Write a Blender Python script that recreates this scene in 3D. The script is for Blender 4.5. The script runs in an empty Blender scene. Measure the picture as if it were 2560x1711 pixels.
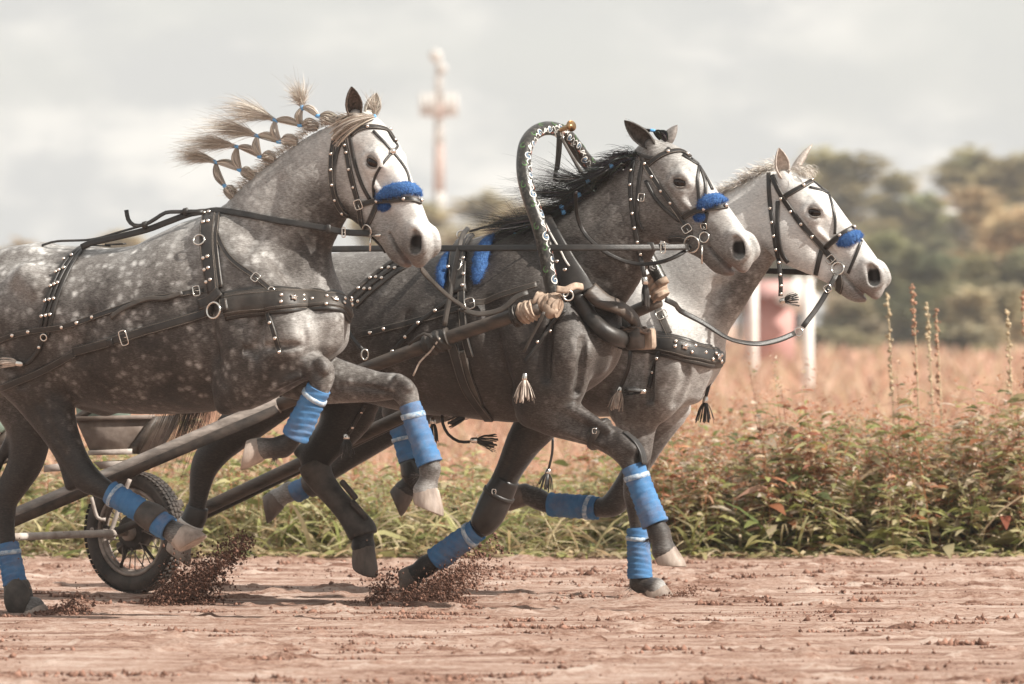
import bpy, math, random
import numpy as np
from mathutils import Vector, Matrix
from mathutils.bvhtree import BVHTree

R = math.radians
random.seed(7)
rng = np.random.default_rng(11)
SC = bpy.context.scene
COL = SC.collection

# ------------------------------------------------------------------ camera
CAM_DIST, CAM_H, FPX = 25.0, 1.16, 16000.0      # metres, metres, focal length in pixels of a 2560 px wide frame
HORIZON, CX = 800.0, 1280.0
cam_d = bpy.data.cameras.new('camera')
cam = bpy.data.objects.new('camera', cam_d)
COL.objects.link(cam)
cam.location = (0, -CAM_DIST, CAM_H)
cam.rotation_euler = (R(90), 0, 0)
cam_d.sensor_width = 36.0
cam_d.lens = 36.0 * FPX / 2560.0
cam_d.shift_y = -(855.5 - HORIZON) / 2560.0
cam_d.clip_start = 0.5
cam_d.clip_end = 6000
cam_d.dof.use_dof = True
cam_d.dof.focus_distance = 25.6
cam_d.dof.aperture_fstop = 4.8
SC.camera = cam

# ------------------------------------------------------------------ light
SUN_TO = Vector((0.70, -0.32, 0.65)).normalized()
world = bpy.data.worlds.new('World')
SC.world = world
world.use_nodes = True
wn, wl = world.node_tree.nodes, world.node_tree.links
wn.clear()
w_out = wn.new('ShaderNodeOutputWorld')
w_bg = wn.new('ShaderNodeBackground')
w_bg.inputs['Strength'].default_value = 0.08
w_sky = wn.new('ShaderNodeTexSky')
w_sky.sky_type = 'NISHITA'
w_sky.sun_disc = False
w_sky.sun_elevation = math.asin(SUN_TO.z)
w_sky.sun_rotation = math.atan2(SUN_TO.x, SUN_TO.y)
w_sky.air_density = 1.0
w_sky.dust_density = 2.0
w_tc = wn.new('ShaderNodeTexCoord')
w_map = wn.new('ShaderNodeMapping')
w_map.inputs['Scale'].default_value = (1.0, 1.0, 2.3)
w_map.inputs['Location'].default_value = (0.37, 0.0, 0.215)
wl.new(w_tc.outputs['Generated'], w_map.inputs['Vector'])


def wnoise(scale, detail, rough, lo, hi):
    n = wn.new('ShaderNodeTexNoise')
    n.inputs['Scale'].default_value = scale
    n.inputs['Detail'].default_value = detail
    n.inputs['Roughness'].default_value = rough
    wl.new(w_map.outputs['Vector'], n.inputs['Vector'])
    m = wn.new('ShaderNodeMapRange')
    m.interpolation_type = 'SMOOTHSTEP'
    m.inputs['From Min'].default_value = lo
    m.inputs['From Max'].default_value = hi
    wl.new(n.outputs['Fac'], m.inputs['Value'])
    return m.outputs['Result']


def wmix(fac, a, b):
    m = wn.new('ShaderNodeMix')
    m.data_type = 'RGBA'
    for s, v in ((m.inputs['Factor'], fac), (m.inputs['A'], a), (m.inputs['B'], b)):
        if isinstance(v, (int, float)):
            s.default_value = v
        elif isinstance(v, tuple):
            s.default_value = (*v, 1)
        else:
            wl.new(v, s)
    return m.outputs['Result']


w_cloud = wmix(wnoise(26.0, 6.0, 0.6, 0.42, 0.64), (5.5, 5.5, 5.4), (8.1, 7.8, 7.25))
w_thin = wmix(0.80, w_sky.outputs['Color'], (6.5, 6.45, 6.2))
w_all = wmix(wnoise(14.0, 4.0, 0.5, 0.34, 0.60), w_thin, w_cloud)
wl.new(w_all, w_bg.inputs['Color'])
wl.new(w_bg.outputs[0], w_out.inputs[0])

sun_d = bpy.data.lights.new('sun', 'SUN')
sun_d.energy = 5.0
sun_d.angle = R(0.6)
sun_d.color = (1.0, 0.945, 0.86)
sun = bpy.data.objects.new('sun', sun_d)
COL.objects.link(sun)
sun.rotation_euler = SUN_TO.to_track_quat('Z', 'Y').to_euler()

SC.view_settings.view_transform = 'Standard'
SC.view_settings.look = 'None'
SC.view_settings.exposure = 0.68
SC.view_settings.gamma = 1.0
SC.render.engine = 'CYCLES'
SC.cycles.use_denoising = True
SC.cycles.max_bounces = 6


# ------------------------------------------------------------------ helpers
def at(sx, sy, Y):
    """the point at depth Y (metres behind the near horse) on the line of sight through photo pixel (sx, sy)"""
    D = CAM_DIST + Y
    return np.array([(sx - CX) / FPX * D, Y, CAM_H + (HORIZON - sy) / FPX * D])


def unit(v):
    v = np.asarray(v, float)
    return v / (np.linalg.norm(v) + 1e-12)


def mesh_np(name, verts, faces, smooth=True):
    """faces: (n,3) or (n,4) array, or a list of arrays"""
    me = bpy.data.meshes.new(name)
    fl = faces if isinstance(faces, list) and np.ndim(faces[0]) == 2 else [faces]
    fl = [np.asarray(f, np.int32) for f in fl if len(f)]
    verts = np.asarray(verts, np.float32)
    me.vertices.add(len(verts))
    me.vertices.foreach_set('co', verts.ravel())
    loops = np.concatenate([f.ravel() for f in fl])
    tot = np.concatenate([np.full(len(f), f.shape[1], np.int32) for f in fl])
    start = np.concatenate([[0], np.cumsum(tot)[:-1]]).astype(np.int32)
    me.loops.add(len(loops))
    me.loops.foreach_set('vertex_index', loops)
    me.polygons.add(len(tot))
    me.polygons.foreach_set('loop_start', start)
    me.polygons.foreach_set('loop_total', tot)
    me.update(calc_edges=True)
    if smooth:
        me.polygons.foreach_set('use_smooth', np.ones(len(tot), bool))
    me.validate()
    return me


def fattr(me, name, arr):
    a = me.attributes.new(name, 'FLOAT', 'POINT')
    a.data.foreach_set('value', np.asarray(arr, np.float32))


def cattr(me, name, arr):
    a = me.attributes.new(name, 'FLOAT_COLOR', 'POINT')
    arr = np.asarray(arr, np.float32)
    if arr.shape[1] == 3:
        arr = np.concatenate([arr, np.ones((len(arr), 1), np.float32)], 1)
    a.data.foreach_set('color', arr.ravel())


def put(name, me, mat=None, parent=None, loc=None):
    o = bpy.data.objects.new(name, me)
    COL.objects.link(o)
    if mat is not None and me is not None:
        if len(me.materials) == 0:
            me.materials.append(mat)
    if parent is not None:
        o.parent = parent
    if loc is not None:
        o.location = tuple(loc)
    return o


def tag(o, label=None, cat=None, group=None, kind=None):
    if label: o['label'] = label
    if cat: o['category'] = cat
    if group: o['group'] = group
    if kind: o['kind'] = kind
    return o


def empty(name, loc, label=None, cat=None, group=None):
    o = bpy.data.objects.new(name, None)
    COL.objects.link(o)
    o.location = tuple(loc)
    o.empty_display_size = 0.1
    return tag(o, label, cat, group)


def child(name, me, mat, parent):
    """link a mesh given in world coordinates under an un-rotated empty or another child"""
    o = bpy.data.objects.new(name, me)
    COL.objects.link(o)
    if len(me.materials) == 0:
        me.materials.append(mat)
    o.parent = parent
    off = np.zeros(3)
    p = parent
    while p is not None:
        off += np.array(p.location)
        p = p.parent
    o.location = tuple(-off)
    return o


class MB:
    """collects vertices and faces of one mesh"""
    def __init__(s):
        s.v, s.q, s.t, s.n = [], [], [], 0

    def add(s, verts, quads=None, tris=None):
        verts = np.asarray(verts, float)
        s.v.append(verts)
        if quads is not None and len(quads): s.q.append(np.asarray(quads, int) + s.n)
        if tris is not None and len(tris): s.t.append(np.asarray(tris, int) + s.n)
        s.n += len(verts)
        return s

    def mesh(s, name, smooth=True):
        fl = []
        if s.q: fl.append(np.concatenate(s.q))
        if s.t: fl.append(np.concatenate(s.t))
        return mesh_np(name, np.concatenate(s.v), fl, smooth)

    def box(s, c, ax, ay, az, bev=0.0):
        """centre and three half-axis vectors; bevelled a little"""
        c, ax, ay, az = (np.asarray(q, float) for q in (c, ax, ay, az))
        if bev <= 0:
            v = [c + i * ax + j * ay + k * az for i in (-1, 1) for j in (-1, 1) for k in (-1, 1)]
            return s.add(v, [(0, 1, 3, 2), (4, 6, 7, 5), (0, 4, 5, 1), (2, 3, 7, 6), (0, 2, 6, 4), (1, 5, 7, 3)])
        la, lb, lc = (np.linalg.norm(q) for q in (ax, ay, az))
        pr = []
        for i, l in ((1 - bev / la, 1), (1, 1 - bev / la)):
            pass
        prof = []
        for (sx_, sy_) in ((1, 1), (-1, 1), (-1, -1), (1, -1)):
            a = [(sx_, sy_ * (1 - bev / lb)), (sx_ * (1 - bev / la), sy_)]
            if sx_ * sy_ < 0: a = a[::-1]
            prof += a
        rings = []
        for k, f in ((-1, 1 - bev / min(la, lb)), (-(1 - bev / lc), 1), ((1 - bev / lc), 1), (1, 1 - bev / min(la, lb))):
            rings.append([c + p[0] * f * ax + p[1] * f * ay + k * az for p in prof])
        return s.loft(rings, caps=True)

    def loft(s, rings, caps=True, closed=True):
        rings = [np.asarray(r, float) for r in rings]
        m, k = len(rings), len(rings[0])
        v = np.concatenate(rings)
        q = []
        for i in range(m - 1):
            for j in range(k if closed else k - 1):
                j2 = (j + 1) % k
                q.append((i * k + j, i * k + j2, (i + 1) * k + j2, (i + 1) * k + j))
        t = []
        if caps and closed:
            v = np.concatenate([v, [rings[0].mean(0)], [rings[-1].mean(0)]])
            a, b = m * k, m * k + 1
            for j in range(k):
                j2 = (j + 1) % k
                t.append((a, j2, j))
                t.append((b, (m - 1) * k + j, (m - 1) * k + j2))
        return s.add(v, q, t)

    def tube(s, pts, rad, k=8, up=(0, 0, 1), ry=None, caps=True):
        """tube along points; rad scalar or list; ry second radius (along up-ish)"""
        pts = np.asarray(pts, float)
        n = len(pts)
        rad = np.broadcast_to(np.asarray(rad, float), (n,))
        ryy = rad if ry is None else np.broadcast_to(np.asarray(ry, float), (n,))
        rings = []
        ref = unit(up)
        for i in range(n):
            t = unit(pts[min(i + 1, n - 1)] - pts[max(i - 1, 0)])
            a = np.cross(t, ref)
            if np.linalg.norm(a) < 0.15:
                a = np.cross(t, (0.31, 0.9, 0.27))
            a = unit(a)
            b = np.cross(a, t)
            ref = b
            th = np.arange(k) * 2 * np.pi / k
            rings.append(pts[i] + rad[i] * np.cos(th)[:, None] * a + ryy[i] * np.sin(th)[:, None] * b)
        return s.loft(rings, caps)

    def sphere(s, c, r, seg=8, rings=5, sq=(1, 1, 1), axes=None):
        c = np.asarray(c, float)
        A = np.eye(3) if axes is None else np.asarray(axes, float)
        out = []
        for i in range(1, rings):
            ph = np.pi * i / rings
            th = np.arange(seg) * 2 * np.pi / seg
            p = np.stack([np.sin(ph) * np.cos(th) * sq[0], np.sin(ph) * np.sin(th) * sq[1], np.full(seg, np.cos(ph)) * sq[2]], 1) * r
            out.append(c + p @ A)
        v = np.concatenate(out + [[c + np.array([0, 0, sq[2] * r]) @ A], [c - np.array([0, 0, sq[2] * r]) @ A]])
        q, t = [], []
        for i in range(rings - 2):
            for j in range(seg):
                j2 = (j + 1) % seg
                q.append((i * seg + j, (i + 1) * seg + j, (i + 1) * seg + j2, i * seg + j2))
        a, b = (rings - 1) * seg, (rings - 1) * seg + 1
        for j in range(seg):
            j2 = (j + 1) % seg
            t.append((a, j, j2))
            t.append((b, (rings - 2) * seg + j2, (rings - 2) * seg + j))
        return s.add(v, q, t)

    def torus(s, c, n, R0, r, seg=18, k=6, squash=1.0, up=(0, 0, 1)):
        c, n = np.asarray(c, float), unit(n)
        a = np.cross(n, up)
        if np.linalg.norm(a) < .1: a = np.cross(n, (1, 0, 0))
        a = unit(a); b = np.cross(n, a)
        rings = []
        for i in range(seg):
            th = 2 * np.pi * i / seg
            d = np.cos(th) * a + np.sin(th) * b * squash
            ph = np.arange(k) * 2 * np.pi / k
            rings.append(c + d * R0 + r * (np.cos(ph)[:, None] * unit(d) + np.sin(ph)[:, None] * n))
        v = np.concatenate(rings)
        q = [(i * k + j, i * k + (j + 1) % k, ((i + 1) % seg) * k + (j + 1) % k, ((i + 1) % seg) * k + j) for i in range(seg) for j in range(k)]
        return s.add(v, q)


def spline(pts, step):
    """Catmull-Rom through rows of any width, resampled about every step (measured on the first three columns)"""
    p = np.asarray(pts, float)
    if len(p) == 2:
        n = max(2, int(np.ceil(np.linalg.norm(p[1, :3] - p[0, :3]) / step)) + 1)
        return p[0] + np.linspace(0, 1, n)[:, None] * (p[1] - p[0])
    e = np.concatenate([[2 * p[0] - p[1]], p, [2 * p[-1] - p[-2]]])
    out = []
    for i in range(1, len(e) - 2):
        n = max(1, int(np.ceil(np.linalg.norm(e[i + 1, :3] - e[i, :3]) / step)))
        t = (np.arange(n) / n)[:, None]
        a, b, c, d = e[i - 1], e[i], e[i + 1], e[i + 2]
        out.append(0.5 * (2 * b + (c - a) * t + (2 * a - 5 * b + 4 * c - d) * t ** 2 + (3 * b - a - 3 * c + d) * t ** 3))
    out.append(p[-1:])
    return np.concatenate(out)


def vnoise(x, y, seed=0, octaves=4, gain=0.5):
    """value noise on arrays"""
    r = np.random.default_rng(seed)
    tab = r.random((256, 256))
    out = np.zeros_like(x, float)
    amp, tot = 1.0, 0.0
    for o in range(octaves):
        xi, yi = np.floor(x).astype(int), np.floor(y).astype(int)
        fx, fy = x - xi, y - yi
        fx, fy = fx * fx * (3 - 2 * fx), fy * fy * (3 - 2 * fy)
        g = lambda i, j: tab[(xi + i) % 256, (yi + j) % 256]
        out += amp * ((g(0, 0) * (1 - fx) + g(1, 0) * fx) * (1 - fy) + (g(0, 1) * (1 - fx) + g(1, 1) * fx) * fy)
        tot += amp
        amp *= gain
        x, y = x * 2.03 + 17.3, y * 2.03 + 5.7
    return out / tot


# ------------------------------------------------------------------ materials
def mat_new(name):
    m = bpy.data.materials.new(name)
    m.use_nodes = True
    nt = m.node_tree
    b = nt.nodes['Principled BSDF']
    return m, nt.nodes, nt.links, b


def nd(nodes, typ, **kw):
    n = nodes.new(typ)
    for k, v in kw.items():
        if k in n.inputs:
            n.inputs[k].default_value = v
        else:
            setattr(n, k, v)
    return n


def ramp(nodes, stops, interp='LINEAR'):
    r = nodes.new('ShaderNodeValToRGB')
    r.color_ramp.interpolation = interp
    e = r.color_ramp.elements
    while len(e) < len(stops):
        e.new(0.5)
    for el, (p, c) in zip(e, stops):
        el.position = p
        el.color = (*c, 1)
    return r


def mixc(nodes, links, fac, a, b, blend='MIX'):
    m = nodes.new('ShaderNodeMix')
    m.data_type = 'RGBA'
    m.blend_type = blend
    for s, v in ((m.inputs['Factor'], fac), (m.inputs['A'], a), (m.inputs['B'], b)):
        if isinstance(v, (int, float)): s.default_value = v
        elif isinstance(v, tuple): s.default_value = (*v[:3], 1)
        else: links.new(v, s)
    return m.outputs['Result']


def maths(nodes, links, op, a, b=None, clamp=False):
    m = nodes.new('ShaderNodeMath')
    m.operation = op
    m.use_clamp = clamp
    for s, v in zip(m.inputs, (a, b)):
        if v is None: continue
        if isinstance(v, (int, float)): s.default_value = v
        else: links.new(v, s)
    return m.outputs[0]


def noisy(name, c1, c2, scale=8, rough=0.6, bump=0.15, stretch=(1, 1, 1), metal=0.0, detail=5, lo=0.35, hi=0.65, bscale=None, spec=0.5, bdist=0.004):
    m, n, l, b = mat_new(name)
    tc = nd(n, 'ShaderNodeTexCoord')
    mp = nd(n, 'ShaderNodeMapping')
    mp.inputs['Scale'].default_value = stretch
    l.new(tc.outputs['Object'], mp.inputs['Vector'])
    ns = nd(n, 'ShaderNodeTexNoise', Scale=scale, Detail=detail, Roughness=0.6)
    l.new(mp.outputs[0], ns.inputs['Vector'])
    r = ramp(n, [(lo, c1), (hi, c2)])
    l.new(ns.outputs['Fac'], r.inputs[0])
    l.new(r.outputs[0], b.inputs['Base Color'])
    b.inputs['Roughness'].default_value = rough
    b.inputs['Metallic'].default_value = metal
    b.inputs['Specular IOR Level'].default_value = spec
    if bump:
        n2 = nd(n, 'ShaderNodeTexNoise', Scale=bscale or scale * 5, Detail=4, Roughness=0.6)
        l.new(mp.outputs[0], n2.inputs['Vector'])
        bp = nd(n, 'ShaderNodeBump', Strength=bump, Distance=bdist)
        l.new(n2.outputs['Fac'], bp.inputs['Height'])
        l.new(bp.outputs[0], b.inputs['Normal'])
    return m


def vcol_mat(name, rough=0.7, trans=0.0, spec=0.3, attr='col', bump=0.0, bscale=60):
    """colour from the mesh's own colour attribute (each leaf, hair or clod has its own tint)"""
    m, n, l, b = mat_new(name)
    a = nd(n, 'ShaderNodeAttribute', attribute_name=attr)
    l.new(a.outputs['Color'], b.inputs['Base Color'])
    b.inputs['Roughness'].default_value = rough
    b.inputs['Specular IOR Level'].default_value = spec
    if trans > 0:
        tr = nd(n, 'ShaderNodeBsdfTranslucent')
        l.new(a.outputs['Color'], tr.inputs['Color'])
        mx = nd(n, 'ShaderNodeMixShader', Fac=trans)
        out = n['Material Output']
        l.new(b.outputs[0], mx.inputs[1]); l.new(tr.outputs[0], mx.inputs[2])
        l.new(mx.outputs[0], out.inputs['Surface'])
    if bump:
        tc = nd(n, 'ShaderNodeTexCoord')
        ns = nd(n, 'ShaderNodeTexNoise', Scale=bscale, Detail=4)
        l.new(tc.outputs['Object'], ns.inputs['Vector'])
        bp = nd(n, 'ShaderNodeBump', Strength=bump, Distance=0.004)
        l.new(ns.outputs['Fac'], bp.inputs['Height'])
        l.new(bp.outputs[0], b.inputs['Normal'])
    return m
# ------------------------------------------------------------------ body builder: smooth union of tapered limbs, meshed as one skin
class Field:
    def __init__(s, xs, ys, zs):
        s.ax = [np.asarray(a, np.float32) for a in (xs, ys, zs)]
        s.f = np.full((len(xs), len(ys), len(zs)), 0.5, np.float32)

    def _sl(s, lo, hi):
        out = []
        for a, l, h in zip(s.ax, lo, hi):
            i, j = int(np.searchsorted(a, l)), int(np.searchsorted(a, h))
            if j <= i: return None
            out.append(slice(i, j))
        return tuple(out)

    def chain(s, st, yv, k=0.03, sub=False, step=0.03, n=2.0):
        """st rows: x y z a b; a = radius in the plane across yv, b = radius along yv"""
        st = np.asarray(st, float)
        if len(st) == 1:
            st = np.concatenate([st, st + np.array([[1e-3, 0, 1e-3, 0, 0]])])
        p = spline(st, step)
        p[:, 3:] = np.maximum(p[:, 3:], 0.003)
        yv = unit(yv)
        m = k + 0.025
        mx = p[:, 3:].max(1)
        big = s._sl((p[:, :3] - mx[:, None] - m).min(0), (p[:, :3] + mx[:, None] + m).max(0))
        if big is None: return
        buf = np.full(s.f[big].shape, 0.5, np.float32)
        off = [q.start for q in big]
        for i in range(len(p) - 1):
            A, B = p[i], p[i + 1]
            r = max(A[3], A[4], B[3], B[4]) + m
            sl = s._sl(np.minimum(A[:3], B[:3]) - r, np.maximum(A[:3], B[:3]) + r)
            if sl is None: continue
            sl = tuple(slice(max(q.start, g.start), min(q.stop, g.stop)) for q, g in zip(sl, big))
            if any(q.stop <= q.start for q in sl): continue
            X = s.ax[0][sl[0]][:, None, None] - A[0]
            Y = s.ax[1][sl[1]][None, :, None] - A[1]
            Z = s.ax[2][sl[2]][None, None, :] - A[2]
            d = (B - A)[:3]
            L2 = float(d @ d) + 1e-9
            t = np.clip((X * d[0] + Y * d[1] + Z * d[2]) / L2, 0, 1).astype(np.float32)
            T = unit(d)
            N = unit(np.cross(T, yv))
            Vv = np.cross(N, T)
            a = A[3] + t * (B[3] - A[3]); b = A[4] + t * (B[4] - A[4])
            c = np.minimum(a, b)
            u = X * N[0] + Y * N[1] + Z * N[2]
            v = X * Vv[0] + Y * Vv[1] + Z * Vv[2]
            w = X * T[0] + Y * T[1] + Z * T[2] - t * math.sqrt(L2)
            if n == 2.0:
                k0 = np.sqrt((u / a) ** 2 + (v / b) ** 2 + (w / c) ** 2) + 1e-6
            else:
                k0 = ((np.abs(u) / a) ** n + (np.abs(v) / b) ** n + (np.abs(w) / c) ** n) ** (1 / n) + 1e-6
            k1 = np.sqrt((u / a ** 2) ** 2 + (v / b ** 2) ** 2 + (w / c ** 2) ** 2) + 1e-6
            dist = np.minimum(k0 * (k0 - 1) / k1, 0.5).astype(np.float32)
            loc = tuple(slice(q.start - o, q.stop - o) for q, o in zip(sl, off))
            np.minimum(buf[loc], dist, out=buf[loc])
        F = s.f[big]
        if sub:
            g = -buf
            h = np.clip(k - np.abs(F - g), 0, None) / k
            s.f[big] = np.maximum(F, g) + h * h * k * 0.25
        else:
            h = np.clip(k - np.abs(F - buf), 0, None) / k
            s.f[big] = np.minimum(F, buf) - h * h * k * 0.25

    def surface(s):
        f = s.f
        ins = f < 0
        nx, ny, nz = f.shape
        cnt = np.zeros((nx - 1, ny - 1, nz - 1), np.int8)
        for i in (0, 1):
            for j in (0, 1):
                for k in (0, 1):
                    cnt += ins[i:nx - 1 + i, j:ny - 1 + j, k:nz - 1 + k]
        act = (cnt > 0) & (cnt < 8)
        ci = np.argwhere(act)
        idx = np.full(act.shape, -1, np.int32)
        idx[act] = np.arange(len(ci))
        acc = np.zeros((len(ci), 3)); num = np.zeros(len(ci))
        AX = s.ax
        corner = [(i, j, k) for i in (0, 1) for j in (0, 1) for k in (0, 1)]
        for a in corner:
            for d in range(3):
                if a[d]: continue
                b = list(a); b[d] = 1
                pa, pb = ci + a, ci + b
                fa = f[pa[:, 0], pa[:, 1], pa[:, 2]]; fb = f[pb[:, 0], pb[:, 1], pb[:, 2]]
                m = (fa < 0) != (fb < 0)
                t = np.where(m, fa / np.where(m, fa - fb, 1), 0)
                for e in range(3):
                    ca = AX[e][pa[:, e]]
                    acc[:, e] += np.where(m, ca + (t * (AX[e][pb[:, e]] - ca) if e == d else 0), 0)
                num += m
        v = acc / num[:, None]
        quads = []
        for d in range(3):
            o = [e for e in range(3) if e != d]
            sl0 = [slice(1, n_ - 1) for n_ in f.shape]
            sl0[d] = slice(0, f.shape[d] - 1)
            sl1 = list(sl0); sl1[d] = slice(1, f.shape[d])
            a, b = ins[tuple(sl0)], ins[tuple(sl1)]
            e = np.argwhere(a != b)
            st = a[a != b]
            base = e.copy()
            base[:, o[0]] += 1; base[:, o[1]] += 1
            def cell(p, q):
                c = base.copy()
                c[:, o[0]] -= p; c[:, o[1]] -= q
                return idx[c[:, 0], c[:, 1], c[:, 2]]
            Q = np.stack([cell(1, 1), cell(0, 1), cell(0, 0), cell(1, 0)], 1)
            flip = st if d != 1 else ~st
            Q[~flip] = Q[~flip][:, ::-1]
            quads.append(Q)
        q = np.concatenate(quads)
        q = q[(q >= 0).all(1)]
        # two light smoothing passes
        e = np.concatenate([q[:, [0, 1]], q[:, [1, 2]], q[:, [2, 3]], q[:, [3, 0]]])
        deg = np.bincount(e[:, 0], minlength=len(v)) + np.bincount(e[:, 1], minlength=len(v))
        for lam in (0.5, -0.45, 0.4):
            sm = np.zeros_like(v)
            for c in range(3):
                sm[:, c] = np.bincount(e[:, 0], v[e[:, 1], c], len(v)) + np.bincount(e[:, 1], v[e[:, 0], c], len(v))
            v = v + lam * (sm / np.maximum(deg, 1)[:, None] - v)
        return v, q


def axis_pts(lo, hi, h, flo, fhi, hf):
    out = [lo]
    while out[-1] < hi:
        out.append(out[-1] + (hf if flo <= out[-1] <= fhi else h))
    return np.array(out)


PSI = R(25)
FWD = np.array([math.cos(PSI), -math.sin(PSI), 0.0])
LATV = np.array([math.sin(PSI), math.cos(PSI), 0.0])      # towards the far side


class Horse:
    """frame of one horse: its median plane passes withers pixel wx at depth Y0 and runs forward along FWD"""
    def __init__(s, wx, Y0):
        s.o = at(wx, 560, Y0)
        s.Y0 = Y0
        s.px = FPX / (CAM_DIST + Y0)          # pixels per metre

    def P(s, sx, sy, lat=0.0):
        k = (sx - CX) / FPX
        D = (lat + s.o[0] * LATV[0] + (CAM_DIST + s.Y0) * LATV[1]) / (k * LATV[0] + LATV[1])
        return at(sx, sy, D - CAM_DIST)

    def st(s, rows, lat=0.0):
        """rows (sx, sy, a_px[, b_px[, lat]]) -> x y z a b"""
        out = []
        for r in rows:
            a = r[2] / s.px
            b = (r[3] if len(r) > 3 and r[3] is not None else r[2]) / s.px
            out.append([*s.P(r[0], r[1], r[4] if len(r) > 4 else lat), a, b])
        return out


class Head:
    def __init__(s, hz, eye_px, pitch, yaw, scale, roll=0.0, lat=-0.08):
        th, ps = R(pitch), R(yaw)
        h = np.array([math.cos(ps), -math.sin(ps), 0.0])
        z = np.array([0, 0, 1.0])
        s.U = math.cos(th) * h - math.sin(th) * z
        s.W = math.sin(th) * h + math.cos(th) * z
        s.V = np.array([math.sin(ps), math.cos(ps), 0.0])
        if roll:
            c, q = math.cos(R(roll)), math.sin(R(roll))
            s.W, s.V = c * s.W + q * s.V, c * s.V - q * s.W
        s.s = scale
        s.o = hz.P(eye_px[0], eye_px[1], lat) - scale * (0.215 * s.U + 0.052 * s.W - 0.098 * s.V)

    def p(s, u, w, v=0.0):
        return s.o + s.s * (u * s.U + w * s.W + v * s.V)

    def loc(s, pts):
        d = (np.asarray(pts) - s.o) / s.s
        return np.stack([d @ s.U, d @ s.W, d @ s.V], -1)

    def st(s, rows):
        """rows (u, w, v, a, b)"""
        return [[*s.p(r[0], r[1], r[2]), r[3] * s.s, r[4] * s.s] for r in rows]

    def carve(s, F):
        add = lambda rows, k=0.02, **kw: F.chain(s.st(rows), s.V, k, step=0.015, **kw)
        cut = lambda rows, k=0.02, **kw: F.chain(s.st(rows), s.V, k, sub=True, step=0.012, **kw)
        # skull, forehead, long nose
        add([(.0, .012, 0, .066, .060), (.045, .034, 0, .084, .074), (.09, .044, 0, .092, .084), (.15, .044, 0, .094, .086), (.22, .038, 0, .088, .084),
             (.30, .026, 0, .079, .068), (.39, .010, 0, .075, .058), (.47, -.006, 0, .072, .054), (.54, -.024, 0, .068, .055), (.585, -.034, 0, .058, .053)], .03)
        # nasal bone: straight, flat ridge
        add([(.18, .104, 0, .028, .054), (.30, .084, 0, .022, .040), (.42, .062, 0, .019, .033), (.53, .040, 0, .017, .030)], .028)
        for sg in (-1, 1):
            add([(.26, -.06, .020 * sg, .060, .036), (.40, -.068, .018 * sg, .056, .030), (.54, -.075, .014 * sg, .050, .030)], .03)
            # rounded jowl and the narrowing jaw
            add([(.075, -.075, .046 * sg, .062, .028), (.16, -.108, .064 * sg, .104, .028), (.245, -.118, .058 * sg, .098, .026), (.33, -.116, .040 * sg, .068, .022)], .035)
            add([(.30, -.130, .034 * sg, .056, .022), (.38, -.126, .030 * sg, .050, .021), (.46, -.118, .024 * sg, .040, .020), (.54, -.116, .016 * sg, .036, .022)], .03)
            # facial crest
            add([(.235, .008, .080 * sg, .012, .010), (.30, -.006, .071 * sg, .011, .010), (.385, -.020, .056 * sg, .009, .008)], .02)
            # brow and lower rim of the orbit
            add([(.170, .074, .080 * sg, .022, .018), (.210, .084, .090 * sg, .018, .015), (.248, .070, .084 * sg, .015, .013)], .024)
            add([(.180, .030, .084 * sg, .018, .014), (.215, .020, .088 * sg, .014, .012), (.250, .032, .082 * sg, .013, .011)], .022)
            # base of the ear
            add([(.03, .06, .045 * sg, .034, .028), (-.005, .082, .050 * sg, .026, .022)], .03)
            # wing of the nostril
            add([(.525, .018, .042 * sg, .024, .018), (.568, .038, .048 * sg, .020, .019), (.625, .012, .043 * sg, .020, .020), (.618, -.036, .047 * sg, .018, .019), (.568, -.024, .049 * sg, .018, .015), (.53, .008, .044 * sg, .020, .016)], .022)
        # upper lip, chin, lower lip
        add([(.575, -.034, 0, .060, .052), (.612, -.046, 0, .046, .046), (.634, -.066, 0, .026, .040)], .020)
        add([(.47, -.114, 0, .040, .030), (.530, -.122, 0, .040, .036), (.572, -.122, 0, .032, .036), (.606, -.116, 0, .017, .031)], .018)
        for sg in (-1, 1):
            cut([(.150, .086, .098 * sg, .020, .014), (.165, .090, .098 * sg, .016, .012)], .025)
            cut([(.196, .040, .106 * sg, .017, .014), (.238, .062, .105 * sg, .016, .013)], .012)
            cut([(.30, .040, .092 * sg, .022, .014), (.40, .026, .078 * sg, .018, .012)], .04)
            cut([(.33, -.055, .084 * sg, .020, .018), (.43, -.056, .076 * sg, .020, .018)], .05)
            # nostril, corner of the mouth, line of the lips
            cut([(.560, .022, .066 * sg, .014, .036), (.580, .013, .060 * sg, .024, .036), (.604, -.012, .058 * sg, .027, .036)], .007)
            cut([(.475, -.084, .056 * sg, .007, .026), (.540, -.092, .056 * sg, .0085, .032), (.595, -.097, .050 * sg, .0105, .038)], .010)
        cut([(.602, -.0965, 0, .0065, .06), (.645, -.100, 0, .010, .06)], .010)


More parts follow.
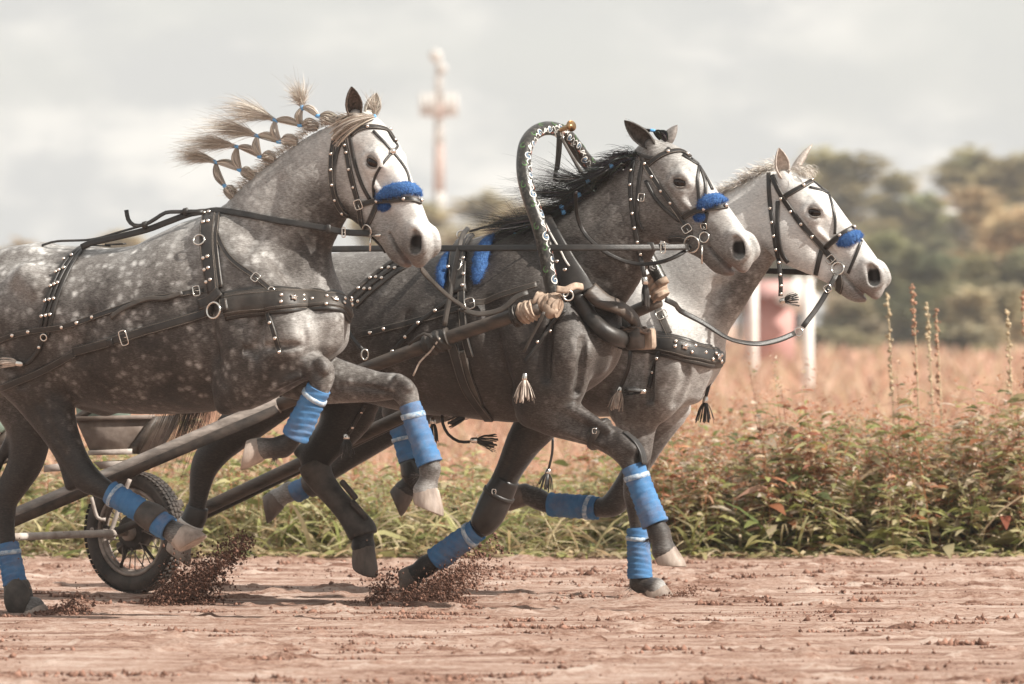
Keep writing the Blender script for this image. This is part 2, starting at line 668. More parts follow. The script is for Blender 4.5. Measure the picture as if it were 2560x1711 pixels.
def coat_paint(name, v, q, blobs, hd, damp):
    """mesh with its coat: tone (0 black .. 1 white) spread from marked spots, dapple = strength of the light spots"""
    me = mesh_np(name, v, q)
    c = np.array([b[:3] for b in blobs]); rad = np.array([b[3] for b in blobs]); tone = np.array([b[4] for b in blobs]); dp = np.array([b[5] for b in blobs])
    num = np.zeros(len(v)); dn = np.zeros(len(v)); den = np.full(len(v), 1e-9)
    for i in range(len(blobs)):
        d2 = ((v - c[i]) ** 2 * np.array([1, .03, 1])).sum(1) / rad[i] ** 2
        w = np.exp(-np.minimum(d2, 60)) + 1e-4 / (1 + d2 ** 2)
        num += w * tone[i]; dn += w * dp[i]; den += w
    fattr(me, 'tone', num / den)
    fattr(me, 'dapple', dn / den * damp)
    h = hd.loc(v)
    skin = np.zeros(len(v))
    for sg in (-1, 1):
        d = np.sqrt(((h[:, 0] - .589) / .033) ** 2 + ((h[:, 1] - .001) / .031) ** 2 + ((h[:, 2] - .040 * sg) / .034) ** 2)
        skin = np.maximum(skin, np.clip(1.15 - d, 0, 1) * 3.5)
        d = np.sqrt(((h[:, 0] - .217) / .038) ** 2 + ((h[:, 1] - .050) / .030) ** 2 + ((h[:, 2] - .094 * sg) / .03) ** 2)
        skin = np.maximum(skin, np.clip(1.0 - d, 0, 1) * 1.6)
    fattr(me, 'skin', np.clip(skin, 0, 1))
    lips = np.clip(1 - np.sqrt(((h[:, 0] - .62) / .075) ** 2 + ((h[:, 1] + .09) / .055) ** 2 + (h[:, 2] / .09) ** 2), 0, 1)
    fattr(me, 'lips', np.clip(lips * 1.8, 0, 1))
    return me
def coat_material():
    m, n, l, b = mat_new('grey_coat')
    tc = nd(n, 'ShaderNodeTexCoord')
    obj = tc.outputs['Object']
    at_t = nd(n, 'ShaderNodeAttribute', attribute_name='tone').outputs['Fac']
    at_d = nd(n, 'ShaderNodeAttribute', attribute_name='dapple').outputs['Fac']
    at_s = nd(n, 'ShaderNodeAttribute', attribute_name='skin').outputs['Fac']
    at_l = nd(n, 'ShaderNodeAttribute', attribute_name='lips').outputs['Fac']
    wob = nd(n, 'ShaderNodeTexNoise', Scale=22.0, Detail=3.0)
    l.new(obj, wob.inputs['Vector'])
    wv = nd(n, 'ShaderNodeVectorMath', operation='SCALE')
    l.new(wob.outputs['Color'], wv.inputs[0]); wv.inputs['Scale'].default_value = 0.030
    av = nd(n, 'ShaderNodeVectorMath', operation='ADD')
    l.new(obj, av.inputs[0]); l.new(wv.outputs[0], av.inputs[1])
    vo = nd(n, 'ShaderNodeTexVoronoi', Scale=27.0, Randomness=1.0)
    l.new(av.outputs[0], vo.inputs['Vector'])
    mr = nd(n, 'ShaderNodeMapRange', interpolation_type='SMOOTHSTEP')
    mr.inputs['From Min'].default_value = 0.62; mr.inputs['From Max'].default_value = 0.05
    l.new(vo.outputs['Distance'], mr.inputs['Value'])
    big = nd(n, 'ShaderNodeTexNoise', Scale=5.5, Detail=4.0, Roughness=0.6)
    l.new(obj, big.inputs['Vector'])
    gate = nd(n, 'ShaderNodeMapRange', interpolation_type='SMOOTHSTEP')
    gate.inputs['From Min'].default_value = 0.28; gate.inputs['From Max'].default_value = 0.56
    l.new(big.outputs['Fac'], gate.inputs['Value'])
    spot = maths(n, l, 'MULTIPLY', mr.outputs[0], gate.outputs[0])
    sep = nd(n, 'ShaderNodeSeparateColor'); l.new(vo.outputs['Color'], sep.inputs[0])
    spot = maths(n, l, 'MULTIPLY', spot, maths(n, l, 'ADD', maths(n, l, 'MULTIPLY', sep.outputs[0], 0.9), 0.35))
    spot = maths(n, l, 'MULTIPLY', spot, at_d)
    t = maths(n, l, 'ADD', at_t, maths(n, l, 'MULTIPLY', spot, 0.50))
    blot = maths(n, l, 'MULTIPLY', maths(n, l, 'SUBTRACT', big.outputs['Fac'], 0.5), maths(n, l, 'ADD', maths(n, l, 'MULTIPLY', at_d, 0.45), 0.42))
    t = maths(n, l, 'ADD', t, blot)
    mp = nd(n, 'ShaderNodeMapping')
    mp.inputs['Rotation'].default_value = (0, R(35), 0)
    mp.inputs['Scale'].default_value = (1.0, 1.0, 3.2)
    l.new(obj, mp.inputs['Vector'])
    fine = nd(n, 'ShaderNodeTexNoise', Scale=72.0, Detail=7.0, Roughness=0.78)
    l.new(mp.outputs[0], fine.inputs['Vector'])
    t = maths(n, l, 'ADD', t, maths(n, l, 'MULTIPLY', maths(n, l, 'SUBTRACT', fine.outputs['Fac'], 0.5), 1.0), clamp=True)
    r = ramp(n, [(0.0, (.010, .008, .0072)), (0.2, (.042, .033, .028)), (0.42, (.145, .131, .120)), (0.62, (.31, .297, .282)), (0.82, (.51, .495, .475)), (1.0, (.72, .70, .67))])
    l.new(t, r.inputs[0])
    col = mixc(n, l, maths(n, l, 'MULTIPLY', at_l, 0.75), r.outputs[0], (.20, .145, .125))
    col = mixc(n, l, at_s, col, (.018, .013, .012))
    l.new(col, b.inputs['Base Color'])
    b.inputs['Roughness'].default_value = 0.44
    b.inputs['Specular IOR Level'].default_value = 0.42
    b.inputs['Sheen Weight'].default_value = 0.12
    b.inputs['Sheen Roughness'].default_value = 0.4
    hb = nd(n, 'ShaderNodeTexNoise', Scale=150.0, Detail=3.0, Roughness=0.6)
    l.new(mp.outputs[0], hb.inputs['Vector'])
    bp0 = nd(n, 'ShaderNodeBump', Strength=0.4, Distance=0.014)
    mus = nd(n, 'ShaderNodeTexNoise', Scale=9.0, Detail=3.0)
    l.new(obj, mus.inputs['Vector'])
    l.new(mus.outputs['Fac'], bp0.inputs['Height'])
    bp = nd(n, 'ShaderNodeBump', Strength=0.5, Distance=0.004)
    l.new(hb.outputs['Fac'], bp.inputs['Height'])
    l.new(bp0.outputs[0], bp.inputs['Normal'])
    l.new(bp.outputs[0], b.inputs['Normal'])
    return m


M = {}
M['coat'] = coat_material()
M['leather'] = noisy('black_leather', (.014, .012, .011), (.032, .028, .025), 14, 0.42, 0.25, bscale=220)
M['leather_worn'] = noisy('worn_leather', (.030, .025, .021), (.075, .062, .052), 12, 0.5, 0.3, bscale=160)
M['metal'] = noisy('nickel', (.62, .58, .53), (.80, .76, .70), 30, 0.22, 0.0, metal=1.0)
M['stud'] = noisy('nickel_stud', (.72, .62, .55), (.86, .78, .70), 30, 0.25, 0.0, metal=1.0)
M['brass'] = noisy('brass', (.42, .26, .13), (.60, .40, .22), 40, 0.3, 0.1, metal=1.0)
M['blue_wrap'] = noisy('blue_fleece_wrap', (.060, .155, .315), (.085, .205, .385), 20, 0.9, 0.5, bscale=300, spec=.15)
def dusted(m, fac=.55, col=(.26, .18, .135), lo=.50, hi=.72, scale=7):
    """track dust lying in patches on a material"""
    n, l = m.node_tree.nodes, m.node_tree.links
    b = n['Principled BSDF']
    src = b.inputs['Base Color'].links[0].from_socket
    tc = nd(n, 'ShaderNodeTexCoord')
    ns = nd(n, 'ShaderNodeTexNoise', Scale=scale, Detail=8.0, Roughness=.7)
    l.new(tc.outputs['Object'], ns.inputs['Vector'])
    mr = nd(n, 'ShaderNodeMapRange')
    mr.inputs['From Min'].default_value = lo; mr.inputs['From Max'].default_value = hi; mr.inputs['To Max'].default_value = fac
    l.new(ns.outputs['Fac'], mr.inputs['Value'])
    l.new(mixc(n, l, mr.outputs[0], src, col), b.inputs['Base Color'])


dusted(M['blue_wrap'], .55, lo=.46, hi=.74)
dusted(M['leather'], .30, (.16, .12, .095), .52, .80, 11)
M['blue_fur'] = noisy('blue_sheepskin', (.045, .115, .30), (.085, .19, .41), 60, 0.95, 1.0, bscale=150, spec=.1, bdist=.01)
M['blue_tie'] = noisy('blue_tie', (.10, .33, .66), (.16, .42, .74), 30, 0.55, 0.1)
M['tape'] = noisy('white_tape', (.11, .22, .37), (.52, .57, .60), 60, 0.4, 0.2)
M['hoof_pale'] = noisy('pale_hoof', (.17, .125, .098), (.43, .35, .295), 16, 0.62, 0.3, stretch=(1, 1, .35))
M['hoof_dark'] = noisy('dark_hoof', (.055, .042, .035), (.17, .13, .105), 16, 0.6, 0.3, stretch=(1, 1, .35))
M['boot'] = noisy('boot_rubber', (.035, .029, .025), (.085, .07, .06), 18, 0.6, 0.3, bscale=120)
M['boot_shiny'] = noisy('boot_patent', (.014, .012, .011), (.028, .024, .022), 18, 0.28, 0.15, bscale=60)
M['eye'] = noisy('eye_dark', (.006, .003, .002), (.022, .009, .005), 50, 0.10, 0.0, spec=.45)
# ------------------------------------------------------------------ the setting: ground, track, verge, field
def track_material():
    m, n, l, b = mat_new('raked_dirt')
    tc = nd(n, 'ShaderNodeTexCoord')
    mp = nd(n, 'ShaderNodeMapping'); mp.inputs['Scale'].default_value = (.34, 1, 1)
    l.new(tc.outputs['Object'], mp.inputs['Vector'])
    n1 = nd(n, 'ShaderNodeTexNoise', Scale=5.0, Detail=8.0, Roughness=0.68); l.new(mp.outputs[0], n1.inputs['Vector'])
    mp2 = nd(n, 'ShaderNodeMapping'); mp2.inputs['Scale'].default_value = (.7, 1, 1)
    l.new(tc.outputs['Object'], mp2.inputs['Vector'])
    n2 = nd(n, 'ShaderNodeTexNoise', Scale=42.0, Detail=8.0, Roughness=0.85); l.new(mp2.outputs[0], n2.inputs['Vector'])
    sm = maths(n, l, 'ADD', maths(n, l, 'MULTIPLY', n1.outputs['Fac'], .52), maths(n, l, 'MULTIPLY', n2.outputs['Fac'], .48))
    r = ramp(n, [(0.38, (.095, .043, .030)), (0.435, (.215, .113, .080)), (0.475, (.345, .215, .162)), (0.52, (.45, .31, .248)), (0.60, (.60, .475, .405))])
    l.new(sm, r.inputs[0])
    l.new(r.outputs[0], b.inputs['Base Color'])
    b.inputs['Roughness'].default_value = .95
    b.inputs['Specular IOR Level'].default_value = .15
    bp = nd(n, 'ShaderNodeBump', Strength=.8, Distance=.02)
    l.new(n2.outputs['Fac'], bp.inputs['Height']); l.new(bp.outputs[0], b.inputs['Normal'])
    return m


M['track'] = track_material()
M['clod'] = vcol_mat('loose_dirt', .95, 0, .1, bump=.6, bscale=90)
M['ground'] = noisy('field_soil', (.40, .24, .17), (.58, .38, .28), .35, .95, .3, stretch=(1, 1, 1), detail=8, spec=.1)
M['veg'] = vcol_mat('weed_leaf', .55, .5, .35)
M['leaf'] = vcol_mat('tree_leaf', .7, .45, .2)
M['bark'] = noisy('bark', (.06, .045, .035), (.16, .12, .09), 6, .9, .5)

ground = put('ground', mesh_np('ground', np.array([(-900, -80, -.03), (900, -80, -.03), (900, 1600, -.03), (-900, 1600, -.03)]), np.array([(0, 1, 2, 3)])), M['ground'])
tag(ground, kind='structure')


def track_height(x, y):
    h = (vnoise(x * .5 + 40, y * 5 + 40, 3, 4) - .5) * .004
    h += (vnoise(x * 8 + 90, y * 20 + 40, 5, 4, .68) - .5) * .010
    c = vnoise(x * 4 + 10, y * 15 + 70, 8, 4, .65)
    h += np.clip(c - .65, 0, 1) * .13
    return h


def track_mesh():
    xs = np.concatenate([np.linspace(-14, -4.2, 60), np.arange(-4.1, 4.1, .022), np.linspace(4.2, 14, 60)])
    ys = np.concatenate([np.linspace(-30, -6.2, 60), np.arange(-6.1, 6.6, .02)])
    X, Y = np.meshgrid(xs, ys, indexing='ij')
    Z = track_height(X, Y)
    # shallow ridge at the far edge where the verge begins
    e = np.clip((Y - 5.6 - .35 * vnoise(X * 1.3 + 9, Y * 0 + 3, 4, 3)) / .7, 0, 1)
    Z = Z + e * e * .06
    nx, ny = X.shape
    i = np.arange(nx * ny).reshape(nx, ny)
    q = np.stack([i[:-1, :-1], i[1:, :-1], i[1:, 1:], i[:-1, 1:]], -1).reshape(-1, 4)
    return mesh_np('dirt_track', np.stack([X, Y, Z], -1).reshape(-1, 3), q)


tag(put('dirt_track', track_mesh(), M['track']), kind='structure')


def clods(name, centers, sizes, cols, mat):
    """many small irregular lumps in one mesh"""
    n = len(centers)
    base = np.array([(1, 0, 0), (-1, 0, 0), (0, 1, 0), (0, -1, 0), (0, 0, 1), (0, 0, -1)], float)
    f = np.array([(0, 2, 4), (2, 1, 4), (1, 3, 4), (3, 0, 4), (2, 0, 5), (1, 2, 5), (3, 1, 5), (0, 3, 5)])
    jit = base[None] * (0.55 + .9 * rng.random((n, 6, 1))) + rng.normal(0, .22, (n, 6, 3))
    an = rng.random(n) * 6.28
    c, s_ = np.cos(an), np.sin(an)
    rot = np.stack([np.stack([c, -s_, 0 * c], -1), np.stack([s_, c, 0 * c], -1), np.stack([0 * c, 0 * c, 1 + 0 * c], -1)], 1)
    v = np.einsum('nij,nkj->nki', rot, jit) * np.asarray(sizes)[:, None, None] + np.asarray(centers)[:, None, :]
    F = (f[None] + (np.arange(n) * 6)[:, None, None]).reshape(-1, 3)
    me = mesh_np(name, v.reshape(-1, 3), F, smooth=False)
    cattr(me, 'col', np.repeat(cols, 6, 0))
    return put(name, me, mat)


def dirt_cols(n, dark=0.0):
    t = rng.random((n, 1)) * (1 - dark)
    return np.array([[.085, .042, .030]]) * (1 - t) + np.array([[.30, .17, .125]]) * t


# loose crumbs lying on the track: in raked lines, thicker where hooves have torn it
nC = 30000
cx = rng.uniform(-3.6, 3.6, nC); cy = rng.uniform(-5.4, 5.8, nC)
dens = vnoise(cx * 1.1 + 5, cy * 7 + 3, 21, 4, .6)
keep = rng.random(nC) < np.clip((dens - .47) * 4.0, .015, 1)
cx, cy = cx[keep], cy[keep]
sz = .0014 + .0045 * rng.random(len(cx)) ** 5
for k in range(330):                                   # torn-up patches: many crumbs round a few larger clods
    m = int(rng.uniform(30, 130))
    x0, y0 = rng.uniform(-3.4, 3.4), rng.uniform(-5.3, 5.6)
    w_ = rng.uniform(.03, .16)
    cx = np.concatenate([cx, x0 + rng.normal(0, w_, m)]); cy = np.concatenate([cy, y0 + rng.normal(0, w_ * .22, m)])
    sz = np.concatenate([sz, .0018 + rng.uniform(.005, .016) * rng.random(m) ** 3.5])
tag(clods('dirt_crumbs', np.stack([cx, cy, track_height(cx, cy) + sz * .25], 1), sz, dirt_cols(len(cx)) * 1.1, M['clod']),
    'loose brown dirt crumbs strewn over the raked track', 'dirt', kind='stuff')


# ---- plants of the verge
class Plants:
    def __init__(s):
        s.v, s.f, s.c, s.n = [], [], [], 0

    def add(s, v, f, col):
        v = np.asarray(v, np.float32)
        s.v.append(v); s.f.append(np.asarray(f, np.int32) + s.n)
        s.c.append(np.broadcast_to(np.asarray(col, np.float32), (len(v), 3)))
        s.n += len(v)

    def mesh(s, name):
        me = mesh_np(name, np.concatenate(s.v), np.concatenate(s.f))
        cattr(me, 'col', np.concatenate(s.c))
        return me


def blades(P, base, dirs, length, width, droop, cols, seg=3):
    """arching strips; all arrays of n"""
    n = len(base)
    side = np.cross(dirs, np.array([0, 0, 1.0])) + rng.normal(0, .35, (n, 3))
    side /= np.linalg.norm(side, axis=1)[:, None]
    hor = dirs * np.array([1, 1, 0]); hor /= np.linalg.norm(hor, axis=1)[:, None] + 1e-6
    rows = []
    for i in range(seg + 1):
        t = i / seg
        c = base + dirs * (length * t)[:, None] + (hor * .55 - np.array([0, 0, 1])) * (droop * length * t * t)[:, None]
        w = width * (math.sin(math.pi * (.16 + .84 * t)) if i < seg else .06)
        rows += [c - side * w[:, None] if np.ndim(w) else c - side * w, c + side * w[:, None] if np.ndim(w) else c + side * w]
    V = np.stack(rows, 1).reshape(-1, 3)
    k = 2 * (seg + 1)
    f = np.array([(2 * i, 2 * i + 1, 2 * i + 3, 2 * i + 2) for i in range(seg)])
    F = (f[None] + (np.arange(n) * k)[:, None, None]).reshape(-1, 4)
    P.add(V, F, np.repeat(cols, k, 0))


def pick(pal, n, jit=.18):
    pal = np.asarray(pal)
    c = pal[rng.integers(0, len(pal), n)]
    return np.clip(c * (1 + rng.normal(0, jit, (n, 1))) + rng.normal(0, .008, (n, 3)), .01, .9)


def rdirs(n, up=.6, spread=1.0):
    a = rng.random(n) * 6.283
    d = np.stack([np.cos(a) * spread, np.sin(a) * spread, up + .5 * rng.random(n)], 1)
    return d / np.linalg.norm(d, axis=1)[:, None]


GREEN = [(.23, .25, .085), (.31, .32, .12), (.39, .38, .165), (.47, .43, .24), (.15, .17, .065), (.55, .48, .30)]
STRAW = [(.52, .42, .27), (.60, .50, .36), (.44, .33, .20), (.36, .26, .15)]
RUST = [(.44, .19, .105), (.52, .26, .155), (.36, .15, .085), (.56, .34, .23), (.28, .12, .07)]
PALE = [(.62, .52, .42), (.66, .56, .46), (.52, .40, .31)]

leafP, stemP = Plants(), Plants()


def weed_patch(n, x0, x1, y0, y1, hfun, leafiness, rust):
    """upright weeds: a stem with leaves up its length and a seedy top"""
    bx, by = rng.uniform(x0, x1, n), rng.uniform(y0, y1, n)
    h = hfun(bx, by) * (.55 + .55 * rng.random(n) + .25 * (rng.random(n) > .93))
    lean = rng.normal(0, .16, (n, 2))
    base = np.stack([bx, by, np.full(n, .0)], 1)
    tip = base + np.stack([lean[:, 0] * h, lean[:, 1] * h, h], 1)
    d = (tip - base)
    # stems
    blades(stemP, base, d / h[:, None], h, np.full(n, .0036), np.full(n, .03), pick(RUST if rust > .4 else STRAW + GREEN[:2], n), 3)
    # leaves
    m = leafiness
    tt = rng.random((n, m)) ** .8 * .86 + .06
    pos = (base[:, None] + d[:, None] * tt[..., None]).reshape(-1, 3)
    hh = np.repeat(h, m)
    L = (.028 + .105 * rng.random(n * m) ** 1.5) * (1.35 - .8 * tt.ravel()) * (.75 + .5 * hh)
    blades(leafP, pos, rdirs(n * m, .25), L, L * (.13 + .12 * rng.random(n * m)), .35 + .5 * rng.random(n * m), pick((GREEN + GREEN[1:4] + STRAW[:1]) if rust < 1.2 else (GREEN + GREEN[1:5] + STRAW[:3] + RUST[:4] + PALE[:2]), n * m), 3)
    # seed heads: short tufts round the upper third
    m2 = int(9 + 14 * rust)
    tt = .58 + .42 * rng.random((n, m2))
    pos = (base[:, None] + d[:, None] * tt[..., None]).reshape(-1, 3) + rng.normal(0, .014, (n * m2, 3))
    L = .012 + .022 * rng.random(n * m2)
    pal = (RUST + RUST[:2] + PALE) if rust > .4 else (PALE + STRAW + RUST[:2])
    blades(stemP, pos, rdirs(n * m2, .5), L, L * .38, np.full(n * m2, .2), pick(pal, n * m2), 1)


def veg_h(x, y):
    """height of the growth: waist high on the right, knee high on the left"""
    s = np.clip((x - .3) / 1.1, 0, 1)
    s = s * s * (3 - 2 * s)
    return (.47 + .19 * s) * (.40 + 1.2 * vnoise(x * 2.3 + 30, y * 1.1 + 8, 12, 2))


weed_patch(800, .55, 4.0, 6.15, 7.6, veg_h, 28, 2.1)
weed_patch(560, .4, 4.4, 7.4, 10.5, veg_h, 16, 2.0)
weed_patch(620, -4.0, .7, 6.25, 7.9, veg_h, 22, .5)
weed_patch(260, .5, 4.0, 6.0, 6.8, lambda x, y: .22 + .3 * vnoise(x * 2, y * 2, 5, 2), 16, .3)
weed_patch(560, -4.4, .6, 7.6, 11.0, veg_h, 14, 1.1)
# leafy grass tussocks along the foot of the verge
nT = 5200
gx, gy = rng.uniform(-4, 4, nT), 5.85 + np.abs(rng.normal(0, .55, nT)) + .28 * vnoise(rng.random(nT) * 9, rng.random(nT) * 9, 3, 1)
L = (.07 + .16 * rng.random(nT)) * np.clip((gy - 5.6) * 1.7, .4, 1.25)
blades(leafP, np.stack([gx, gy, np.full(nT, .015)], 1), rdirs(nT, .5), L, .006 + .011 * rng.random(nT), .3 + .5 * rng.random(nT), pick(GREEN[1:] + STRAW, nT), 3)
# long arching grass, thicker on the left and in the middle
nT = 8500
gx, gy = np.where(rng.random(nT) < .75, rng.uniform(-4, 1.0, nT), rng.uniform(.8, 4, nT)), rng.uniform(6.1, 9.5, nT)
L = .24 + .42 * rng.random(nT)
blades(leafP, np.stack([gx, gy, np.full(nT, .0)], 1), rdirs(nT, .9, .7), L, .0045 + .008 * rng.random(nT), .25 + .5 * rng.random(nT), pick(GREEN[1:] + STRAW + GREEN[2:4], nT), 4)
tag(put('weed_leaves', leafP.mesh('weed_leaves'), M['veg']), 'tangled green and yellowing weed leaves along the track edge', 'weeds', kind='stuff')
tag(put('dry_weed_stems', stemP.mesh('dry_weed_stems'), M['veg']), 'rust red dry stems and seed heads standing in the verge', 'weeds', kind='stuff')

# ---- the field behind: reddish dry grass, thinning out into the distance
fieldP = Plants()
for (n, y0, y1, wid, hgt) in ((9000, 10.5, 22, .006, .50), (9000, 20, 50, .012, .55), (7000, 45, 130, .03, .60), (5000, 110, 235, .07, .65)):
    gy = rng.uniform(y0, y1, n)
    gx = rng.uniform(-1, 1, n) * (25 + gy) * .12
    L = hgt * (.7 + .6 * rng.random(n))
    pal = [(.50, .30, .215), (.55, .36, .26), (.58, .43, .32), (.44, .26, .185), (.50, .40, .26)]
    blades(fieldP, np.stack([gx, gy, np.full(n, -.02)], 1), rdirs(n, 1.6, .5), L, np.full(n, wid), .15 + .3 * rng.random(n), pick(pal, n), 2)
tag(put('field_grass', fieldP.mesh('field_grass'), M['veg']), 'reddish dry grass of the wide field beyond the track', 'grass', kind='stuff')

# ---- tall single stalks that stand out against the far trees
M['stalk'] = noisy('dry_stalk', (.34, .25, .15), (.56, .45, .30), 30, .85, .2)
M['seedhead'] = noisy('dock_seed', (.26, .12, .07), (.50, .30, .20), 60, .9, .3)
for i, (sx, ytop, ybot, Y, what) in enumerate([
        (2219, 735, 1080, 7.6, 'pale bare stalk, left one of the tall pair right of the white horse'), (2282, 720, 1080, 7.2, 'tallest knotted stalk right of the white horse muzzle'),
        (2318, 760, 1060, 7.9, 'short brown stalk just right of the tallest one'), (2340, 775, 1080, 7.5, 'reddish branching stalk between the tall pair and the right edge'),
        (2518, 775, 1050, 7.4, 'thin pale stalk close to the right edge'), (2556, 730, 1000, 7.0, 'dark tall stalk cut by the right edge')]):
    t, b = at(sx, ytop, Y), at(sx + 18, ybot + 330, Y)
    b[2] = 0
    e = empty('dry_stalk', b, what, 'stalk', 'tall stalks above the verge')
    pts = spline([b, b * .5 + t * .5 + [.012, 0, 0], t], .05)
    child('stem', MB().tube(pts, np.linspace(.006, .0028, len(pts)), 5).mesh('stem'), M['stalk'], e)
    mb = MB()
    for j in range(46):
        f = 1 - .42 * rng.random() ** 1.3
        p = b + (t - b) * f + rng.normal(0, .006, 3)
        mb.sphere(p, .005 + .006 * rng.random(), 5, 4)
    tag(child('seed_head', mb.mesh('seed_head'), M['seedhead'] if i % 2 else M['stalk'], e), kind='stuff')


# ---- trees beyond the field
def tree(sx, ytop, wpx, D, ybase_frac, pal, label, name='broadleaf_tree', n=2600, cat='tree', shape=1.0):
    px = FPX / D
    H = CAM_H + (HORIZON - ytop) / px
    W = wpx / px / 2 * 1.22
    c = np.array([(sx - CX) / px, D - CAM_DIST, 0.0])
    e = empty(name, c, label, cat, 'trees and bushes beyond the field')
    z0 = H * ybase_frac
    # trunk with limbs
    mb = MB()
    tp = spline([c + [0, 0, -.3], c + [W * .05, 0, H * .3], c + [-W * .04, 0, H * .75]], H * .1)
    mb.tube(tp, np.linspace(H * .028, H * .008, len(tp)), 8)
    for k in range(6):
        a = k * 1.1 + rng.random()
        p0 = c + [0, 0, H * (.25 + .08 * k)]
        p1 = p0 + np.array([math.cos(a) * W * .6, math.sin(a) * W * .6, H * .18])
        lp = spline([p0, (p0 + p1) / 2 + [0, 0, H * .05], p1], H * .1)
        mb.tube(lp, np.linspace(H * .012, H * .004, len(lp)), 6)
    child('trunk', mb.mesh('trunk'), M['bark'], e)
    # crown: leaf tufts gathered in clumps of unequal size
    nb = 18
    bc = np.stack([rng.normal(0, .46, nb), rng.normal(0, .46, nb), rng.random(nb)], 1)
    bc[:, :2] *= (1.05 - .55 * bc[:, 2:3] ** 1.6) * shape
    cen = c + np.stack([bc[:, 0] * W, bc[:, 1] * W, z0 + bc[:, 2] * (H - z0) * .84], 1)
    rad = W * (.26 + .24 * rng.random(nb))
    w = rng.integers(0, nb, n)
    d = rng.normal(0, 1, (n, 3)); d /= np.linalg.norm(d, axis=1)[:, None]
    p = cen[w] + d * (rad[w] * (.35 + .7 * rng.random(n)))[:, None] * np.array([1, 1, .8])
    p[:, 2] = np.clip(p[:, 2], max(.1, z0 * .6), H * 1.02)
    P = Plants()
    L = (.55 + .75 * rng.random(n)) * (H * .06 + .35)
    tint = pick(pal, nb, .16)[w] * (.86 + .28 * rng.random((n, 1)))
    blades(P, p, rdirs(n, .1), L, L * .42, np.full(n, .25), tint, 1)
    child('crown', P.mesh('crown'), M['leaf'], e)
    return e


OLIVE = [(.36, .32, .17), (.42, .36, .20), (.47, .40, .23), (.31, .28, .15)]
GOLD = [(.54, .43, .25), (.60, .48, .29), (.48, .38, .22)]
DARKG = [(.22, .225, .12), (.27, .265, .145), (.31, .29, .16)]
LIGHTB = [(.42, .36, .23), (.47, .40, .27), (.36, .32, .20)]
T = [
    (1990, 372, 190, 330, .25, OLIVE, 'olive tree standing directly behind the white horse ears'),
    (2115, 352, 220, 320, .30, OLIVE, 'tall round olive tree, highest one right of the white horse'),
    (2235, 405, 150, 330, .30, OLIVE, 'olive tree filling the dip between the two tallest trees'),
    (2310, 440, 150, 310, .15, DARKG, 'dark low tree left of the golden tree'),
    (2450, 350, 240, 325, .35, OLIVE, 'tall olive tree near the right edge of the skyline'),
    (2575, 345, 190, 320, .30, OLIVE, 'olive tree cut by the right edge of the skyline'),
    (2480, 430, 240, 260, .15, GOLD, 'golden autumn tree in front of the right skyline trees'),
    (2580, 470, 200, 250, .10, GOLD, 'golden bush cut by the right edge'),
    (2220, 560, 200, 230, .05, DARKG, 'dark bush right of the white horse muzzle'),
    (2330, 600, 210, 220, .05, DARKG, 'dark green bush in front of the long pale building'),
    (2450, 590, 230, 225, .05, OLIVE, 'broad olive bush below the golden tree'),
    (2570, 610, 200, 220, .05, DARKG, 'dark bush low at the right edge'),
    (2110, 540, 180, 240, .05, OLIVE, 'olive bush just above the white horse nose'),
    (2430, 720, 120, 190, .02, LIGHTB, 'small pale bush low in front of the dark bushes, left one'),
    (2500, 700, 120, 192, .02, LIGHTB, 'small pale bush low in front of the dark bushes, right one'),
    (2120, 740, 170, 195, .02, LIGHTB, 'pale bush behind the hanging rein of the white horse'),
    (1850, 430, 120, 350, .2, OLIVE, 'distant tree between the dark horse and the white horse'),
    (1090, 470, 130, 300, .1, OLIVE, 'olive tree at the foot of the mast'),
    (1200, 415, 170, 310, .1, OLIVE, 'tallest tree between the mast and the painted bow'),
    (1290, 440, 150, 300, .1, GOLD, 'golden tree behind the painted bow'),
    (1390, 470, 150, 310, .1, OLIVE, 'olive tree seen through the painted bow'),
    (1180, 545, 200, 250, .03, LIGHTB, 'pale bush in front of the mast foot'),
    (1330, 560, 200, 250, .03, GOLD, 'golden bush behind the dark horse saddle'),
    (40, 572, 200, 330, .05, GOLD, 'low golden tree at the left edge of the skyline'),
    (160, 580, 110, 330, .05, OLIVE, 'low olive tree above the near horse rump'),
    (300, 555, 120, 320, .05, GOLD, 'low golden tree behind the loose strap end'),
    (400, 575, 150, 320, .05, LIGHTB, 'low pale tree behind the near horse back'),
    (930, 480, 130, 320, .1, OLIVE, 'olive tree behind the near horse throat'),
    (520, 640, 200, 260, .03, GOLD, 'golden bush far behind the near horse'),
    (700, 600, 200, 280, .03, OLIVE, 'olive bush far behind the near horse neck'),
]
for a in T:
    tree(*a, name='bush' if 'bush' in a[6] else 'broadleaf_tree', cat='bush' if 'bush' in a[6] else 'tree', n=2600)

